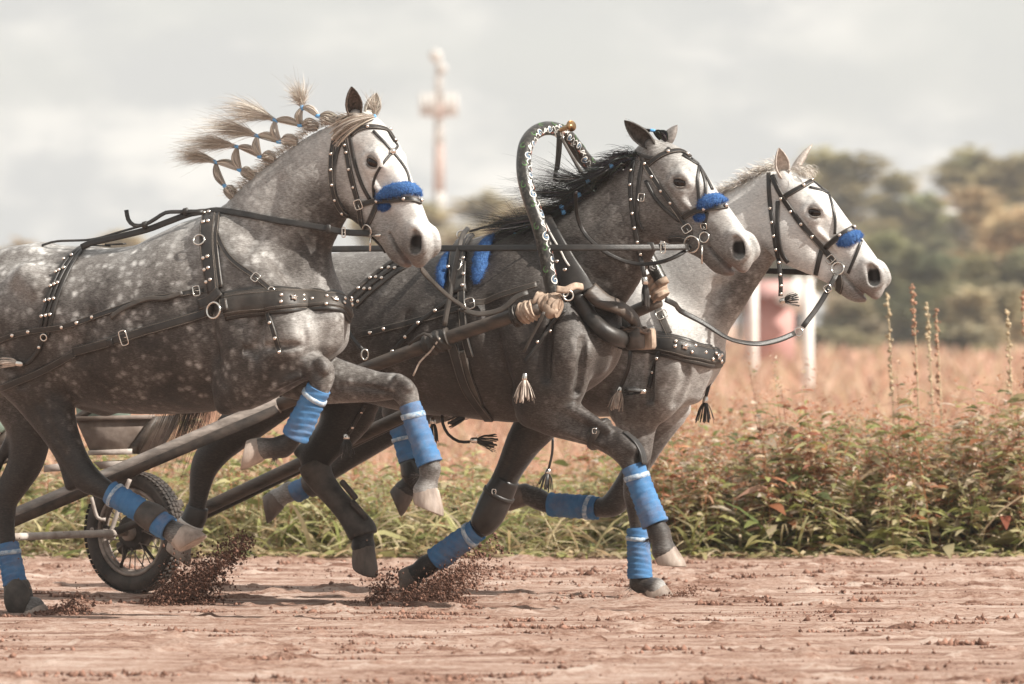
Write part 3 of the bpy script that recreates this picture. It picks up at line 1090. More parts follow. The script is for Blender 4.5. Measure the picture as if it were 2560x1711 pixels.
# ---- telecom mast
M['mast_white'] = noisy('mast_white_paint', (.46, .44, .42), (.54, .52, .49), 2, .6, .1)
M['mast_red'] = noisy('mast_red_paint', (.42, .31, .27), (.47, .36, .32), 2, .6, .1)
Dm = 420
px = FPX / Dm
mc = np.array([(1097 - CX) / px, Dm - CAM_DIST, 0])
mast = empty('telecom_mast', mc, 'red and white telecom mast rising behind the near horse', 'mast')
zz = lambda y: CAM_H + (HORIZON - y) / px
for k, (y0, y1, r0, r1, mt) in enumerate([(830, 480, .44, .34, 'mast_white'), (480, 360, .32, .26, 'mast_red'), (360, 300, .25, .22, 'mast_white'), (300, 258, .22, .20, 'mast_red'), (258, 150, .18, .12, 'mast_white')]):
    mb = MB()
    for j in range(3):           # three-legged lattice with braces
        an = j * 2.094 + .4
        mb.tube([mc + [math.cos(an) * r0, math.sin(an) * r0, zz(y0)], mc + [math.cos(an) * r1, math.sin(an) * r1, zz(y1)]], .11, 6)
        an2 = an + 2.094
        for q in range(6):
            f0, f1 = q / 6, (q + 1) / 6
            a0 = mc + [math.cos(an) * (r0 + (r1 - r0) * f0), math.sin(an) * (r0 + (r1 - r0) * f0), zz(y0) + (zz(y1) - zz(y0)) * f0]
            a1 = mc + [math.cos(an2) * (r0 + (r1 - r0) * f1), math.sin(an2) * (r0 + (r1 - r0) * f1), zz(y0) + (zz(y1) - zz(y0)) * f1]
            mb.tube([a0, a1], .05, 4)
    mb.tube([mc + [0, 0, zz(y0)], mc + [0, 0, zz(y1)]], r1 * .62, 8)
    child('mast_section', mb.mesh('mast_section'), M[mt], mast)
mb = MB()
for zq, rr in ((268, 1.05), (288, .95)):
    mb.torus(mc + [0, 0, zz(zq)], (0, 0, 1), rr, .08, 20, 6)
for j in range(8):
    an = j * .785
    mb.tube([mc, mc + [math.cos(an), math.sin(an), 0]] + np.array([0, 0, zz(278)]), .05, 4)
child('platform', mb.mesh('platform'), M['mast_red'], mast)
for j in range(6):
    an = j * 1.047 + .2
    p = mc + [math.cos(an) * 1.1, math.sin(an) * 1.1, zz(262)]
    child('antenna_panel', MB().box(p, (.16, 0, 0), (0, .1, 0), (0, 0, .75)).mesh('antenna_panel', False), M['mast_white'], mast)
child('antenna_drum', MB().sphere(mc + [-.2, -.2, zz(140)], .42, 12, 8).mesh('antenna_drum'), M['mast_white'], mast)
child('antenna_drum', MB().sphere(mc + [.2, -.2, zz(172)], .34, 12, 8).mesh('antenna_drum'), M['mast_white'], mast)

# ---- long pale building far right
M['bld_wall'] = noisy('pale_wall', (.46, .43, .40), (.54, .51, .47), .4, .8, .1)
M['bld_roof'] = noisy('grey_roof', (.40, .39, .38), (.50, .48, .46), .4, .7, .1)
M['bld_win'] = noisy('dark_pane', (.05, .055, .06), (.09, .095, .10), 2, .2, 0)
Db = 360; px = FPX / Db
bx0, bx1 = (2080 - CX) / px, (2640 - CX) / px
z1 = CAM_H + (HORIZON - 548) / px; z2 = CAM_H + (HORIZON - 512) / px
by = Db - CAM_DIST
bld = empty('long_building', ((bx0 + bx1) / 2, by, 0), 'long pale building with flat pitched roof behind the right trees', 'building')
child('wall', MB().box(((bx0 + bx1) / 2, by + 4, z1 / 2), ((bx1 - bx0) / 2, 0, 0), (0, 4, 0), (0, 0, z1 / 2)).mesh('wall', False), M['bld_wall'], bld)
mb = MB()
mb.loft([[(x, by - .5, z1), (x, by + 4, z2), (x, by + 8.5, z1), (x, by + 4, z1 - .1)] for x in (bx0 - .4, bx1 + .4)])
child('roof', mb.mesh('roof', False), M['bld_roof'], bld)
for k in range(9):
    x = bx0 + 1 + k * (bx1 - bx0 - 2) / 8
    child('window', MB().box((x, by - .02, z1 - 1.6), (.45, 0, 0), (0, .05, 0), (0, 0, .6)).mesh('window', False), M['bld_win'], bld)

# ---- red shed and posts past the white horse's chest
M['red_paint'] = noisy('faded_red_paint', (.44, .23, .21), (.50, .29, .26), 1.5, .7, .15)
M['white_paint'] = noisy('white_paint', (.62, .60, .57), (.76, .74, .70), 3, .7, .15)
Ds = 140; px = FPX / Ds
sx0, sx1 = (1878 - CX) / px, (1985 - CX) / px
shed = empty('red_shed', ((sx0 + sx1) / 2, Ds - 25, 0), 'low faded red shed with white gable behind the white horse throat', 'shed')
z1 = CAM_H + (HORIZON - 745) / px; z2 = CAM_H + (HORIZON - 700) / px
child('wall', MB().box(((sx0 + sx1) / 2, Ds - 25 + 1.5, z1 / 2), ((sx1 - sx0) / 2, 0, 0), (0, 1.5, 0), (0, 0, z1 / 2)).mesh('wall', False), M['red_paint'], shed)
mb = MB().loft([[(x, Ds - 25.3, z1), (x, Ds - 23.5, z2), (x, Ds - 21.7, z1), (x, Ds - 23.5, z1 - .03)] for x in (sx0 - .1, sx1 + .1)])
child('roof', mb.mesh('roof', False), M['red_paint'], shed)
gx = (1992 - CX) / px
mb = MB().loft([[(gx - .5, y, z1 - .05), (gx, y, z2 + .1), (gx + .5, y, z1 - .05), (gx, y, z1 - .35)] for y in (Ds - 25.75, Ds - 25.35)])
child('gable', mb.mesh('gable', False), M['white_paint'], shed)
for sx, y0, D, what in ((1884, 690, 105, 'white round post left of the red shed'), (2020, 700, 80, 'mottled white post right of the red shed')):
    px = FPX / D
    p = np.array([(sx - CX) / px, D - 25, 0])
    z = CAM_H + (HORIZON - y0) / px
    e = empty('white_post', p, what, 'post', 'white posts in the field')
    child('shaft', MB().tube([p, p + [0, 0, z * .5], p + [0, 0, z]], [.075, .072, .07], 10).mesh('shaft'), M['white_paint'], e)
    child('cap', MB().sphere(p + [0, 0, z], .085, 10, 6, (1, 1, .5)).mesh('cap'), M['white_paint'], e)
# ------------------------------------------------------------------ the three horses
def hoof_mesh(top, axis, toe, r, H, k=16, heel=0.62, flare=1.20):
    """top: centre of the coronet; axis: coronet -> sole; toe: towards the toe"""
    axis = unit(axis); toe = unit(np.asarray(toe) - np.dot(toe, axis) * axis)
    side = np.cross(axis, toe)
    mb = MB()
    rings = []
    for h, f, dn in ((-.16, .80, 0), (-.03, .99, 0), (.06, 1.03, 0), (.35, 1.12, 0), (.7, 1.22, 0), (.95, flare, 0), (1.0, flare * .98, 0), (1.0, flare * .80, 0), (.93, flare * .5, 0)):
        ring = []
        for i in range(k):
            th = 2 * np.pi * i / k
            ct, st_ = math.cos(th), math.sin(th)
            hh = h * H * ((.5 + .5 * heel) + (.5 - .5 * heel) * ct if h > 0 else 1)
            rr = r * f
            ring.append(np.asarray(top) + axis * hh + toe * (rr * ct * (1.08 if ct > 0 else .92) + max(h, 0) * H * .18) + side * rr * st_ * .94)
        rings.append(ring)
    mb.loft(rings)
    return mb.mesh('hoof')


def tube_wrap(P0, P1, r0, r1, turns=7, amp=0.0042, k=26, seg=None, seed=0, bulge=0.0, lump=0.0030):
    """a bandage wound round the leg: overlapping turns make small steps"""
    rg = np.random.default_rng(seed)
    P0, P1 = np.asarray(P0), np.asarray(P1)
    L = np.linalg.norm(P1 - P0); T = (P1 - P0) / L
    a = unit(np.cross(T, (0.2, 0.9, 0.3))); b = np.cross(T, a)
    n = seg or int(turns * 7)
    th = np.arange(k) * 2 * np.pi / k
    tilt = rg.normal(0, .35, turns + 3)
    rings = []
    def ring(h, r):
        ph = (h * turns + th / (2 * np.pi) * 1.0 + 0.55 * np.sin(th + 1.0 + 2.5 * tilt[0]) + .15 * np.sin(2 * th))
        saw = ph - np.floor(ph)
        st = (1 - saw) * amp
        nn = vnoise(np.full(k, h * 9 + seed), 3 + 2 * np.cos(th) + h * 4, seed, 2) - .5
        rr = r + st + lump * 2 * nn
        return P0 + T * (h * L) + (rr * np.cos(th))[:, None] * a + (rr * np.sin(th))[:, None] * b
    rings.append(ring(0.0, r0 - .012)); rings.append(ring(0.0, r0 - .002))
    for i in range(n + 1):
        h = i / n
        rings.append(ring(h, r0 + (r1 - r0) * h + bulge * math.sin(math.pi * h)))
    rings.append(ring(1.0, r1 - .002)); rings.append(ring(1.0, r1 - .012))
    return MB().loft(rings, caps=True).mesh('wrap')


def band(P0, P1, r0, r1, h0, h1, k=26):
    P0, P1 = np.asarray(P0), np.asarray(P1)
    T = unit(P1 - P0); L = np.linalg.norm(P1 - P0)
    a = unit(np.cross(T, (0.2, 0.9, 0.3))); b = np.cross(T, a)
    th = np.arange(k) * 2 * np.pi / k
    rings = []
    for h, e in ((h0, -.004), (h0 + .01, .0062), ((h0 + h1) / 2, .0066), (h1 - .01, .0062), (h1, -.004)):
        hh = h + .03 * np.sin(th + 1.0)
        r = r0 + (r1 - r0) * hh + e
        rings.append(P0 + T * (hh * L)[:, None] + (r * np.cos(th))[:, None] * a + (r * np.sin(th))[:, None] * b)
    return MB().loft(rings, caps=False).mesh('tape_band')


def ear_mesh(base, tip, fwd, w, seed=0, depth=.55):
    """a cupped, pointed ear with thickness; fwd = direction the opening faces"""
    base, tip = np.asarray(base), np.asarray(tip)
    ax = tip - base; L = np.linalg.norm(ax); T = ax / L
    f = unit(np.asarray(fwd) - np.dot(fwd, T) * T); sd = np.cross(T, f)
    prof = [(-.10, .62), (0.0, .72), (.12, .86), (.28, .98), (.45, 1.0), (.62, .86), (.78, .62), (.90, .36), (.97, .15), (1.0, .03)]
    k = 11
    mb = MB()
    outer, inner = [], []
    for h, ww in prof:
        ro, ri = [], []
        close = max(0, .30 - h) * 1.5
        for j in range(k):
            u = -1 + 2 * j / (k - 1)
            th = u * (1.75 + close * 1.2)
            r = w * ww
            bend = f * (0.10 * L * h * h)
            o = base + T * (h * L) + bend + sd * r * math.sin(th) * .95 + f * (-r * depth * 1.6 * math.cos(th) + r * .35)
            nrm = unit(sd * math.sin(th) - f * math.cos(th))
            ro.append(o); ri.append(o - nrm * .006 * (1 if h < .95 else .4))
        outer.append(ro); inner.append(ri[::-1])
    mb.loft([np.concatenate([a, b]) for a, b in zip(outer, inner)], caps=True)
    me = mb.mesh('ear')
    return me


def ear_mat(tone_out, tone_in, name):
    m, n, l, b = mat_new(name)
    tc = nd(n, 'ShaderNodeTexCoord')
    ns = nd(n, 'ShaderNodeTexNoise', Scale=70.0, Detail=5.0, Roughness=0.7)
    l.new(tc.outputs['Object'], ns.inputs['Vector'])
    r = ramp(n, [(0.36, tone_in), (0.64, tone_out)])
    l.new(ns.outputs['Fac'], r.inputs[0])
    l.new(r.outputs[0], b.inputs['Base Color'])
    b.inputs['Roughness'].default_value = .7
    return m


def eye_parts(hz_empty, hd):
    c3, s3 = math.cos(R(30)), math.sin(R(30))
    E1, E2 = c3 * hd.U + s3 * hd.W, c3 * hd.W - s3 * hd.U
    for sg in (-1, 1):
        c = hd.p(.217, .050, .084 * sg)
        ep = lambda x, y, z: c + hd.s * (x * E1 + y * E2 + z * sg * hd.V)
        me = MB().sphere(c, .033 * hd.s, 20, 12, (1.0, .66, .52), np.stack([E1, E2, hd.V])).mesh('eye')
        child('eye', me, M['eye'], hz_empty)
        for up in (1, -1):
            pts = []
            for i in range(13):
                a = -1.5 + 3.0 * i / 12
                pts.append(ep(.0335 * math.sin(a), up * .0205 * math.cos(a), .0155 - .014 * math.sin(a) ** 2))
            rr = np.array([.0015, .003, .004, .005, .0056, .006, .006, .006, .0056, .005, .004, .003, .0015]) * (1.05 if up > 0 else .62)
            child('eyelid', MB().tube(pts, rr, 7).mesh('eyelid'), M['lid'], hz_empty)
        # fold of skin above the lid
        pts = [ep(.041 * math.sin(a), .031 * math.cos(a), .009 - .016 * math.sin(a) ** 2) for a in np.linspace(-1.1, 1.1, 9)]
        child('eyelid', MB().tube(pts, [.001, .002, .003, .0036, .004, .0036, .003, .002, .001], 6).mesh('eyelid'), M['lid_pale'], hz_empty)


def build_horse(hz, hd, chains, blobs, label, damp=1.0, ears=(), vox=0.0095, fine=0.0052):
    pts = np.concatenate([np.asarray(c[0])[:, :3] for c in chains] + [[hd.p(0, .1), hd.p(.64, -.1), hd.p(.1, .12), hd.p(.3, -.2)]])
    rad = np.concatenate([np.asarray(c[0])[:, 3:].max(1) for c in chains] + [[.08] * 4])
    lo, hi = (pts - rad[:, None]).min(0) - .05, (pts + rad[:, None]).max(0) + .05
    hp = np.array([hd.p(u, w, v) for u in (-.02, .66) for w in (-.2, .12) for v in (-.11, .11)])
    h0, h1 = hp.min(0), hp.max(0)
    F = Field(axis_pts(lo[0], hi[0], vox, h0[0], h1[0], fine), axis_pts(lo[1], hi[1], vox, h0[1], h1[1], fine), axis_pts(lo[2], hi[2], vox, h0[2], h1[2], fine))
    for c in chains:
        F.chain(c[0], c[1] if c[1] is not None else LATV, c[2], sub=c[3] if len(c) > 3 else False)
    hd.carve(F)
    v, q = F.surface()
    e = empty('horse', (hz.o[0], hz.o[1], 0.0), label, 'horse', 'three grey horses harnessed side by side')
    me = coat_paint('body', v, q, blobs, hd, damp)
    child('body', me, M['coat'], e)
    eye_parts(e, hd)
    for (b_, t_, f_, w_, mt) in ears:
        child('ear', ear_mesh(b_, t_, f_, w_), mt, e)
    return e, BVHTree.FromPolygons(v.tolist(), q.tolist())


M['lid'] = noisy('eyelid_skin', (.10, .085, .075), (.26, .23, .205), 40, .5, .2)
M['lid_pale'] = noisy('brow_skin', (.30, .27, .24), (.46, .42, .385), 40, .6, .2)
M['ear_mid_far'] = ear_mat((.30, .27, .25), (.13, .115, .105), 'ear_grey_pale')
M['ear_near_dark'] = ear_mat((.16, .12, .10), (.018, .014, .012), 'ear_dark_mottled')
M['ear_near_pale'] = ear_mat((.52, .48, .43), (.26, .23, .20), 'ear_pale')
M['ear_mid'] = ear_mat((.10, .088, .08), (.022, .018, .016), 'ear_grey')
M['ear_far'] = ear_mat((.58, .52, .47), (.34, .29, .25), 'ear_white')

# ---- near horse
HN = Horse(545, -0.15)
hdN = Head(HN, (928, 404), 52, 33, 0.95)
L1, L2 = -.15, .14
cN = [
    (HN.st([(-150, 800, 90, 95), (-90, 802, 138, 150), (10, 806, 166, 180), (105, 803, 189, 182), (200, 812, 197, 188), (300, 826, 208, 198), (400, 820, 217, 198),
            (490, 798, 236, 182), (560, 778, 238, 158), (640, 790, 195, 145), (710, 800, 140, 130), (765, 802, 92, 112)]), None, .05),
    (HN.st([(-60, 690, 45, 110), (30, 655, 30, 90), (110, 640, 26, 70)]), None, .06),
    (HN.st([(640, 690, 192, 98), (700, 573, 150, 80), (785, 467, 118, 62), (838, 405, 94, 48), (885, 350, 62, 40)]), None, .07),
    (HN.st([(520, 600, 60, 40, -.10), (600, 700, 85, 45, -.165), (680, 800, 85, 50, -.185), (722, 850, 66, 50, -.185)]), None, .05),
    (HN.st([(520, 600, 60, 40, .10), (600, 700, 85, 45, .165), (680, 800, 85, 50, .185), (722, 850, 66, 50, .185)]), None, .05),
    (HN.st([(735, 830, 62, 50, -.17), (660, 905, 78, 55, -.175), (600, 955, 72, 55, -.165)]), None, .045),
    (HN.st([(795, 800, 70, 50, -.09), (800, 850, 62, 45, -.08)]), None, .04),
    (HN.st([(800, 800, 70, 50, .09), (808, 850, 62, 45, .09)]), None, .04),
    (HN.st([(770, 690, 60, 60), (790, 760, 66, 78), (792, 830, 60, 80)]), None, .07),
    # near fore, folded
    (HN.st([(575, 985, 46, 36), (600, 952, 72, 52), (640, 948, 66, 50), (700, 933, 50, 44), (752, 919, 36, 36), (785, 917, 33, 33), (803, 930, 34, 33), (803, 955, 29, 29),
            (792, 985, 24, 24), (760, 1045, 20, 22), (728, 1100, 23, 23), (706, 1117, 29, 27), (682, 1120, 25, 25), (652, 1122, 28, 30)], L1), None, .02),
    (HN.st([(560, 1015, 26, 22), (585, 980, 46, 36)], L1 - .01), None, .03),
    # off fore, reaching
    (HN.st([(740, 920, 80, 60), (800, 945, 66, 50), (857, 956, 53, 44), (946, 967, 37, 36), (992, 966, 32, 33), (1014, 984, 31, 31), (1024, 1008, 25, 26), (1045, 1070, 20, 21),
            (1068, 1140, 22, 22), (1075, 1172, 28, 26), (1072, 1198, 23, 24), (1064, 1226, 31, 33)], L2), None, .02),
    # near hind
    (HN.st([(10, 800, 135, 70, -.13), (70, 905, 112, 72, -.16), (112, 990, 80, 58), (140, 1058, 54, 46), (170, 1118, 40, 36), (196, 1164, 35, 30), (216, 1195, 37, 29), (248, 1216, 29, 25),
            (290, 1240, 23, 21), (350, 1277, 23, 22), (388, 1301, 30, 28), (420, 1321, 25, 25), (446, 1338, 31, 32)], L1 + .02), None, .03),
    (HN.st([(178, 1214, 17, 15), (150, 1140, 12, 11), (120, 1060, 22, 20)], L1 + .02), None, .02),
    # off hind
    (HN.st([(-40, 820, 120, 70), (20, 920, 110, 68), (60, 1010, 82, 55), (75, 1080, 58, 48), (66, 1150, 48, 38), (38, 1205, 40, 32), (14, 1245, 36, 29), (12, 1290, 28, 25),
            (16, 1350, 24, 22), (32, 1440, 24, 23), (44, 1492, 31, 28), (62, 1512, 26, 26), (82, 1522, 32, 33)], L2), None, .03),
    (HN.st([(-28, 1222, 17, 15), (0, 1150, 14, 12), (40, 1090, 24, 20)], L2), None, .02),
    # flank hollow, girth groove, jugular groove
    (HN.st([(150, 870, 55, 26, -.335), (120, 940, 40, 22, -.32)]), None, .08, True),
    (HN.st([(800, 640, 16, 14, -.115), (770, 740, 18, 16, -.15)]), None, .05, True),
    (HN.st([(790, 860, 10, 12, -.21), (800, 930, 12, 12, -.20)]), None, .04, True),
    (HN.st([(560, 690, 34, 26, -.185), (585, 790, 52, 34, -.215), (605, 870, 58, 36, -.222), (600, 930, 46, 34, -.205)]), None, .022),
    (HN.st([(615, 876, 7, 10, -.27), (680, 868, 8, 12, -.265), (745, 866, 8, 12, -.235), (790, 872, 7, 12, -.21)]), None, .018, True),
    (HN.st([(668, 740, 9, 10, -.245), (655, 820, 10, 12, -.255), (640, 885, 9, 12, -.262)]), None, .022, True),
    (HN.st([(505, 720, 15, 14, -.262), (520, 850, 15, 14, -.278), (545, 960, 13, 14, -.262)]), None, .035, True),
    (HN.st([(756, 790, 8, 12, -.235), (760, 840, 9, 13, -.232), (772, 900, 9, 12, -.215)]), None, .02, True),
    (HN.st([(600, 930, 20, 14, -.195), (680, 915, 17, 12, -.205), (755, 902, 12, 9, -.195)]), None, .010),
    (HN.st([(590, 985, 22, 14, -.19), (670, 968, 15, 11, -.20), (750, 940, 9, 8, -.195)]), None, .010),
    (HN.st([(800, 905, 16, 12, -.185), (812, 925, 15, 12, -.185)]), None, .014),
    (HN.st([(995, 948, 14, 12, .105), (1022, 968, 14, 12, .105)]), None, .014),
    (HN.st([(850, 965, 5, 7, .07), (930, 972, 6, 7, .085), (985, 985, 5, 6, .095)]), None, .012, True),
    (HN.st([(60, 690, 34, 26, -.235), (95, 720, 26, 22, -.25)]), None, .05),
    (HN.st([(-60, 740, 11, 14, -.275), (-10, 850, 13, 14, -.285), (50, 960, 12, 14, -.26)]), None, .035, True),
    (HN.st([(100, 1010, 7, 9, -.215), (135, 1090, 6, 8, -.198), (165, 1140, 5, 7, -.185)]), None, .015, True),
    (HN.st([(225, 790, 7, 9, -.315), (215, 880, 8, 10, -.318), (225, 950, 8, 10, -.30)]), None, .04, True),
    (HN.st([(285, 780, 7, 9, -.325), (275, 880, 8, 10, -.328), (285, 960, 8, 10, -.30)]), None, .04, True),
    (HN.st([(350, 780, 7, 9, -.325), (338, 880, 8, 10, -.328), (350, 970, 8, 10, -.30)]), None, .04, True),
    (HN.st([(415, 770, 7, 9, -.32), (402, 880, 8, 10, -.322), (415, 970, 8, 10, -.295)]), None, .04, True),
    (HN.st([(690, 455, 7, 9, -.118), (660, 540, 8, 10, -.145), (620, 620, 8, 10, -.175)]), None, .05, True),
    (HN.st([(400, 1294, 13, 12, -.13), (392, 1318, 11, 11, -.13)]), None, .014),
    # sheath / fold in front of the thigh
    (HN.st([(215, 1000, 26, 30), (262, 1018, 22, 24)]), None, .04),
]
fN = HN.P
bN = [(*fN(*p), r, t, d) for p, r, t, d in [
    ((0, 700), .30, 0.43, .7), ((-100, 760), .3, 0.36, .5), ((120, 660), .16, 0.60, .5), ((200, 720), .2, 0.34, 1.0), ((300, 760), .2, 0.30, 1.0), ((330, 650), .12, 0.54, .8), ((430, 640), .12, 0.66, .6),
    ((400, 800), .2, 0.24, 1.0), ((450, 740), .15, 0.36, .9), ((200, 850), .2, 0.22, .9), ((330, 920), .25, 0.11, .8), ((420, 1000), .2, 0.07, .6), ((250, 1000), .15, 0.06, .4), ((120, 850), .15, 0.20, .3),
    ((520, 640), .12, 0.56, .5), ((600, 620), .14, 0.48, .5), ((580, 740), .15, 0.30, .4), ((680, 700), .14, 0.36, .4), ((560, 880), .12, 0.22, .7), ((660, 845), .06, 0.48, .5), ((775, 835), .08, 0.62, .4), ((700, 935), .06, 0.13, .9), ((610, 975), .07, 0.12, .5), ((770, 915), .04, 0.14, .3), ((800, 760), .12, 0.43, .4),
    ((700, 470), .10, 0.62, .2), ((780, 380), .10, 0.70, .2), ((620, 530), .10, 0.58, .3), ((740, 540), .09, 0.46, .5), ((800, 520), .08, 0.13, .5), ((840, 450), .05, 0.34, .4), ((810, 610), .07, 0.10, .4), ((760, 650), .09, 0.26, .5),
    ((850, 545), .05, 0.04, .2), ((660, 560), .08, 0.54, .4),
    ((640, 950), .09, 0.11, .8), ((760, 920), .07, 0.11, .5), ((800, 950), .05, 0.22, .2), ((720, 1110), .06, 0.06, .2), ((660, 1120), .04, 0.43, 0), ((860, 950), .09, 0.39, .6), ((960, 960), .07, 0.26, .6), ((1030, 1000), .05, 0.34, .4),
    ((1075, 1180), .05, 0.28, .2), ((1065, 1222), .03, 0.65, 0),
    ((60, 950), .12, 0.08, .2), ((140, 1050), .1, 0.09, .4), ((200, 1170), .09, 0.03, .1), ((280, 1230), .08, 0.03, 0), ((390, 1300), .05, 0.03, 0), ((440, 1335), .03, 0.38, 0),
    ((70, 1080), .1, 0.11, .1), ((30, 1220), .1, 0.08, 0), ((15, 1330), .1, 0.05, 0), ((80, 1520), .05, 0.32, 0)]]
bN += [(*hdN.p(*p), r, t, d) for p, r, t, d in [((.1, .05), .10, .84, 0), ((.25, .08), .10, .90, 0), ((.2, -.08, -.06), .09, .80, .1), ((.1, -.12, -.05), .06, .66, .2), ((.40, .03), .09, .88, .1), ((.52, .04), .06, .90, 0),
        ((.47, -.07, -.04), .06, .46, .1), ((.54, -.05, -.04), .05, .46, 0), ((.61, -.01), .05, .54, 0), ((.57, -.11), .06, .32, 0), ((.62, -.06), .04, .38, 0), ((0, 0), .06, .80, 0)]]
earN = [(hdN.p(-.005, .080, -.052), HN.P(876, 212, -.10), unit(-LATV * .75 + FWD * .55), .036, M['ear_near_dark']),
        (hdN.p(-.005, .080, .050), HN.P(938, 230, .06), unit(-LATV * .55 + FWD * .8), .036, M['ear_near_pale'])]
horseN, bvhN = build_horse(HN, hdN, cN, bN, 'dapple grey horse nearest the camera, pale mane in a net of blue ties', 1.0, earN)
for (p, ax, toe, r, H, mk) in [((652, 1122, L1), (-.95, 0, -.10), (-.2, 0, -1), .046, .085, 'hoof_pale'), ((1064, 1226, L2), (-.10, -.1, -1), (.9, -.3, -.35), .050, .095, 'hoof_pale'),
                               ((446, 1338, L1 + .02), (.62, -.25, -.62), (.8, -.3, .25), .050, .085, 'hoof_pale'), ((82, 1518, L2), (.12, 0, -.9), (1, -.35, -.1), .050, .055, 'hoof_pale')]:
    child('hoof', hoof_mesh(HN.P(*p), ax, toe, r, H), M[mk], horseN)

# ---- middle horse
HM = Horse(1255, 0.92)
hdM = Head(HM, (1697, 455), 39.5, 26, 0.95)
cM = [
    (HM.st([(690, 800, 95, 100), (750, 802, 150, 155), (850, 812, 182, 176), (950, 818, 195, 184), (1050, 825, 210, 190), (1150, 831, 214, 190), (1230, 822, 232, 176), (1300, 818, 236, 155),
            (1370, 838, 190, 140), (1425, 850, 135, 125), (1462, 852, 92, 105)]), None, .05),
    (HM.st([(1375, 735, 182, 95), (1430, 680, 164, 88), (1485, 630, 146, 78), (1540, 565, 124, 64), (1582, 505, 108, 50), (1622, 440, 70, 42)]), None, .07),
    (HM.st([(1250, 640, 55, 40, -.10), (1310, 730, 82, 45, -.165), (1390, 840, 82, 50, -.18), (1425, 890, 66, 50, -.18)]), None, .05),
    (HM.st([(1250, 640, 55, 40, .10), (1310, 730, 82, 45, .165), (1390, 840, 82, 50, .18), (1425, 890, 66, 50, .18)]), None, .05),
    (HM.st([(1430, 880, 60, 48, -.165), (1390, 960, 78, 55, -.17), (1340, 1010, 66, 52, -.16)]), None, .045),
    (HM.st([(1478, 840, 66, 46, -.09), (1470, 900, 55, 42, -.08)]), None, .04),
    (HM.st([(1485, 840, 66, 46, .09), (1476, 900, 55, 42, .09)]), None, .04),
    # near fore, reaching
    (HM.st([(1325, 1035, 40, 34), (1350, 1010, 66, 50), (1385, 1032, 60, 48), (1430, 1055, 48, 42), (1490, 1083, 36, 35), (1540, 1108, 36, 35), (1566, 1130, 35, 33), (1580, 1162, 27, 27),
            (1605, 1230, 21, 22), (1635, 1305, 23, 23), (1648, 1334, 29, 27), (1656, 1358, 25, 26), (1660, 1376, 31, 33)], L1), None, .02),
    # off fore, pushing off
    (HM.st([(1370, 1010, 74, 56), (1340, 1062, 56, 48), (1310, 1105, 46, 42), (1272, 1178, 34, 34), (1243, 1240, 34, 34), (1222, 1285, 31, 31), (1196, 1323, 24, 25), (1145, 1360, 20, 21),
            (1096, 1397, 23, 23), (1068, 1414, 28, 26), (1046, 1430, 24, 25), (1032, 1440, 28, 30)], L2), None, .02),
    # near hind, stretched back
    (HM.st([(780, 830, 120, 70), (730, 920, 96, 64), (660, 1005, 70, 55), (596, 1068, 54, 46), (545, 1118, 44, 36), (514, 1162, 38, 30), (502, 1205, 30, 26), (494, 1256, 23, 22),
            (482, 1300, 28, 26), (464, 1332, 25, 25), (448, 1356, 30, 30)], L1 + .02), None, .03),
    # off hind, swinging forward
    (HM.st([(800, 830, 125, 70), (850, 930, 108, 68), (872, 1010, 82, 56), (850, 1068, 58, 48), (812, 1115, 46, 38), (788, 1146, 44, 32), (795, 1178, 33, 27), (815, 1212, 25, 22),
            (862, 1272, 23, 22), (902, 1320, 31, 28), (908, 1346, 26, 26), (908, 1364, 31, 32)], L2), None, .03),
    (HM.st([(748, 1130, 16, 15), (800, 1085, 14, 14), (850, 1030, 24, 20)], L2), None, .02),
    (HM.st([(1270, 720, 34, 26, -.185), (1295, 820, 52, 34, -.215), (1325, 910, 58, 36, -.218), (1335, 975, 46, 34, -.20)]), None, .022),
    (HM.st([(1380, 790, 9, 10, -.245), (1372, 870, 10, 12, -.252), (1368, 945, 9, 12, -.255)]), None, .022, True),
    (HM.st([(1218, 760, 15, 14, -.262), (1238, 890, 15, 14, -.272), (1280, 1000, 13, 14, -.252)]), None, .035, True),
    (HM.st([(1455, 850, 8, 12, -.225), (1452, 910, 9, 13, -.22), (1440, 980, 9, 12, -.20)]), None, .02, True),
    (HM.st([(1385, 1005, 20, 14, -.195), (1445, 1032, 16, 12, -.205), (1520, 1075, 11, 9, -.195)]), None, .010),
    (HM.st([(1350, 1050, 20, 14, -.19), (1430, 1080, 14, 11, -.20), (1510, 1112, 9, 8, -.195)]), None, .010),
    (HM.st([(1548, 1098, 16, 12, -.185), (1580, 1125, 15, 12, -.185)]), None, .014),
    (HM.st([(1300, 1085, 5, 7, .06), (1275, 1150, 6, 7, .08), (1255, 1200, 5, 6, .09)]), None, .012, True),
    (HM.st([(1530, 480, 7, 9, -.118), (1460, 580, 8, 10, -.145), (1400, 660, 8, 10, -.175)]), None, .05, True),
    (HM.st([(1020, 790, 7, 9, -.31), (1010, 900, 8, 10, -.31), (1025, 980, 8, 10, -.285)]), None, .04, True),
    (HM.st([(1090, 790, 7, 9, -.312), (1078, 900, 8, 10, -.312), (1095, 990, 8, 10, -.285)]), None, .04, True),
    (HM.st([(1155, 790, 7, 9, -.308), (1145, 900, 8, 10, -.31), (1160, 990, 8, 10, -.282)]), None, .04, True),
    (HM.st([(1500, 700, 16, 14, -.135), (1480, 790, 18, 16, -.16)]), None, .05, True),
]
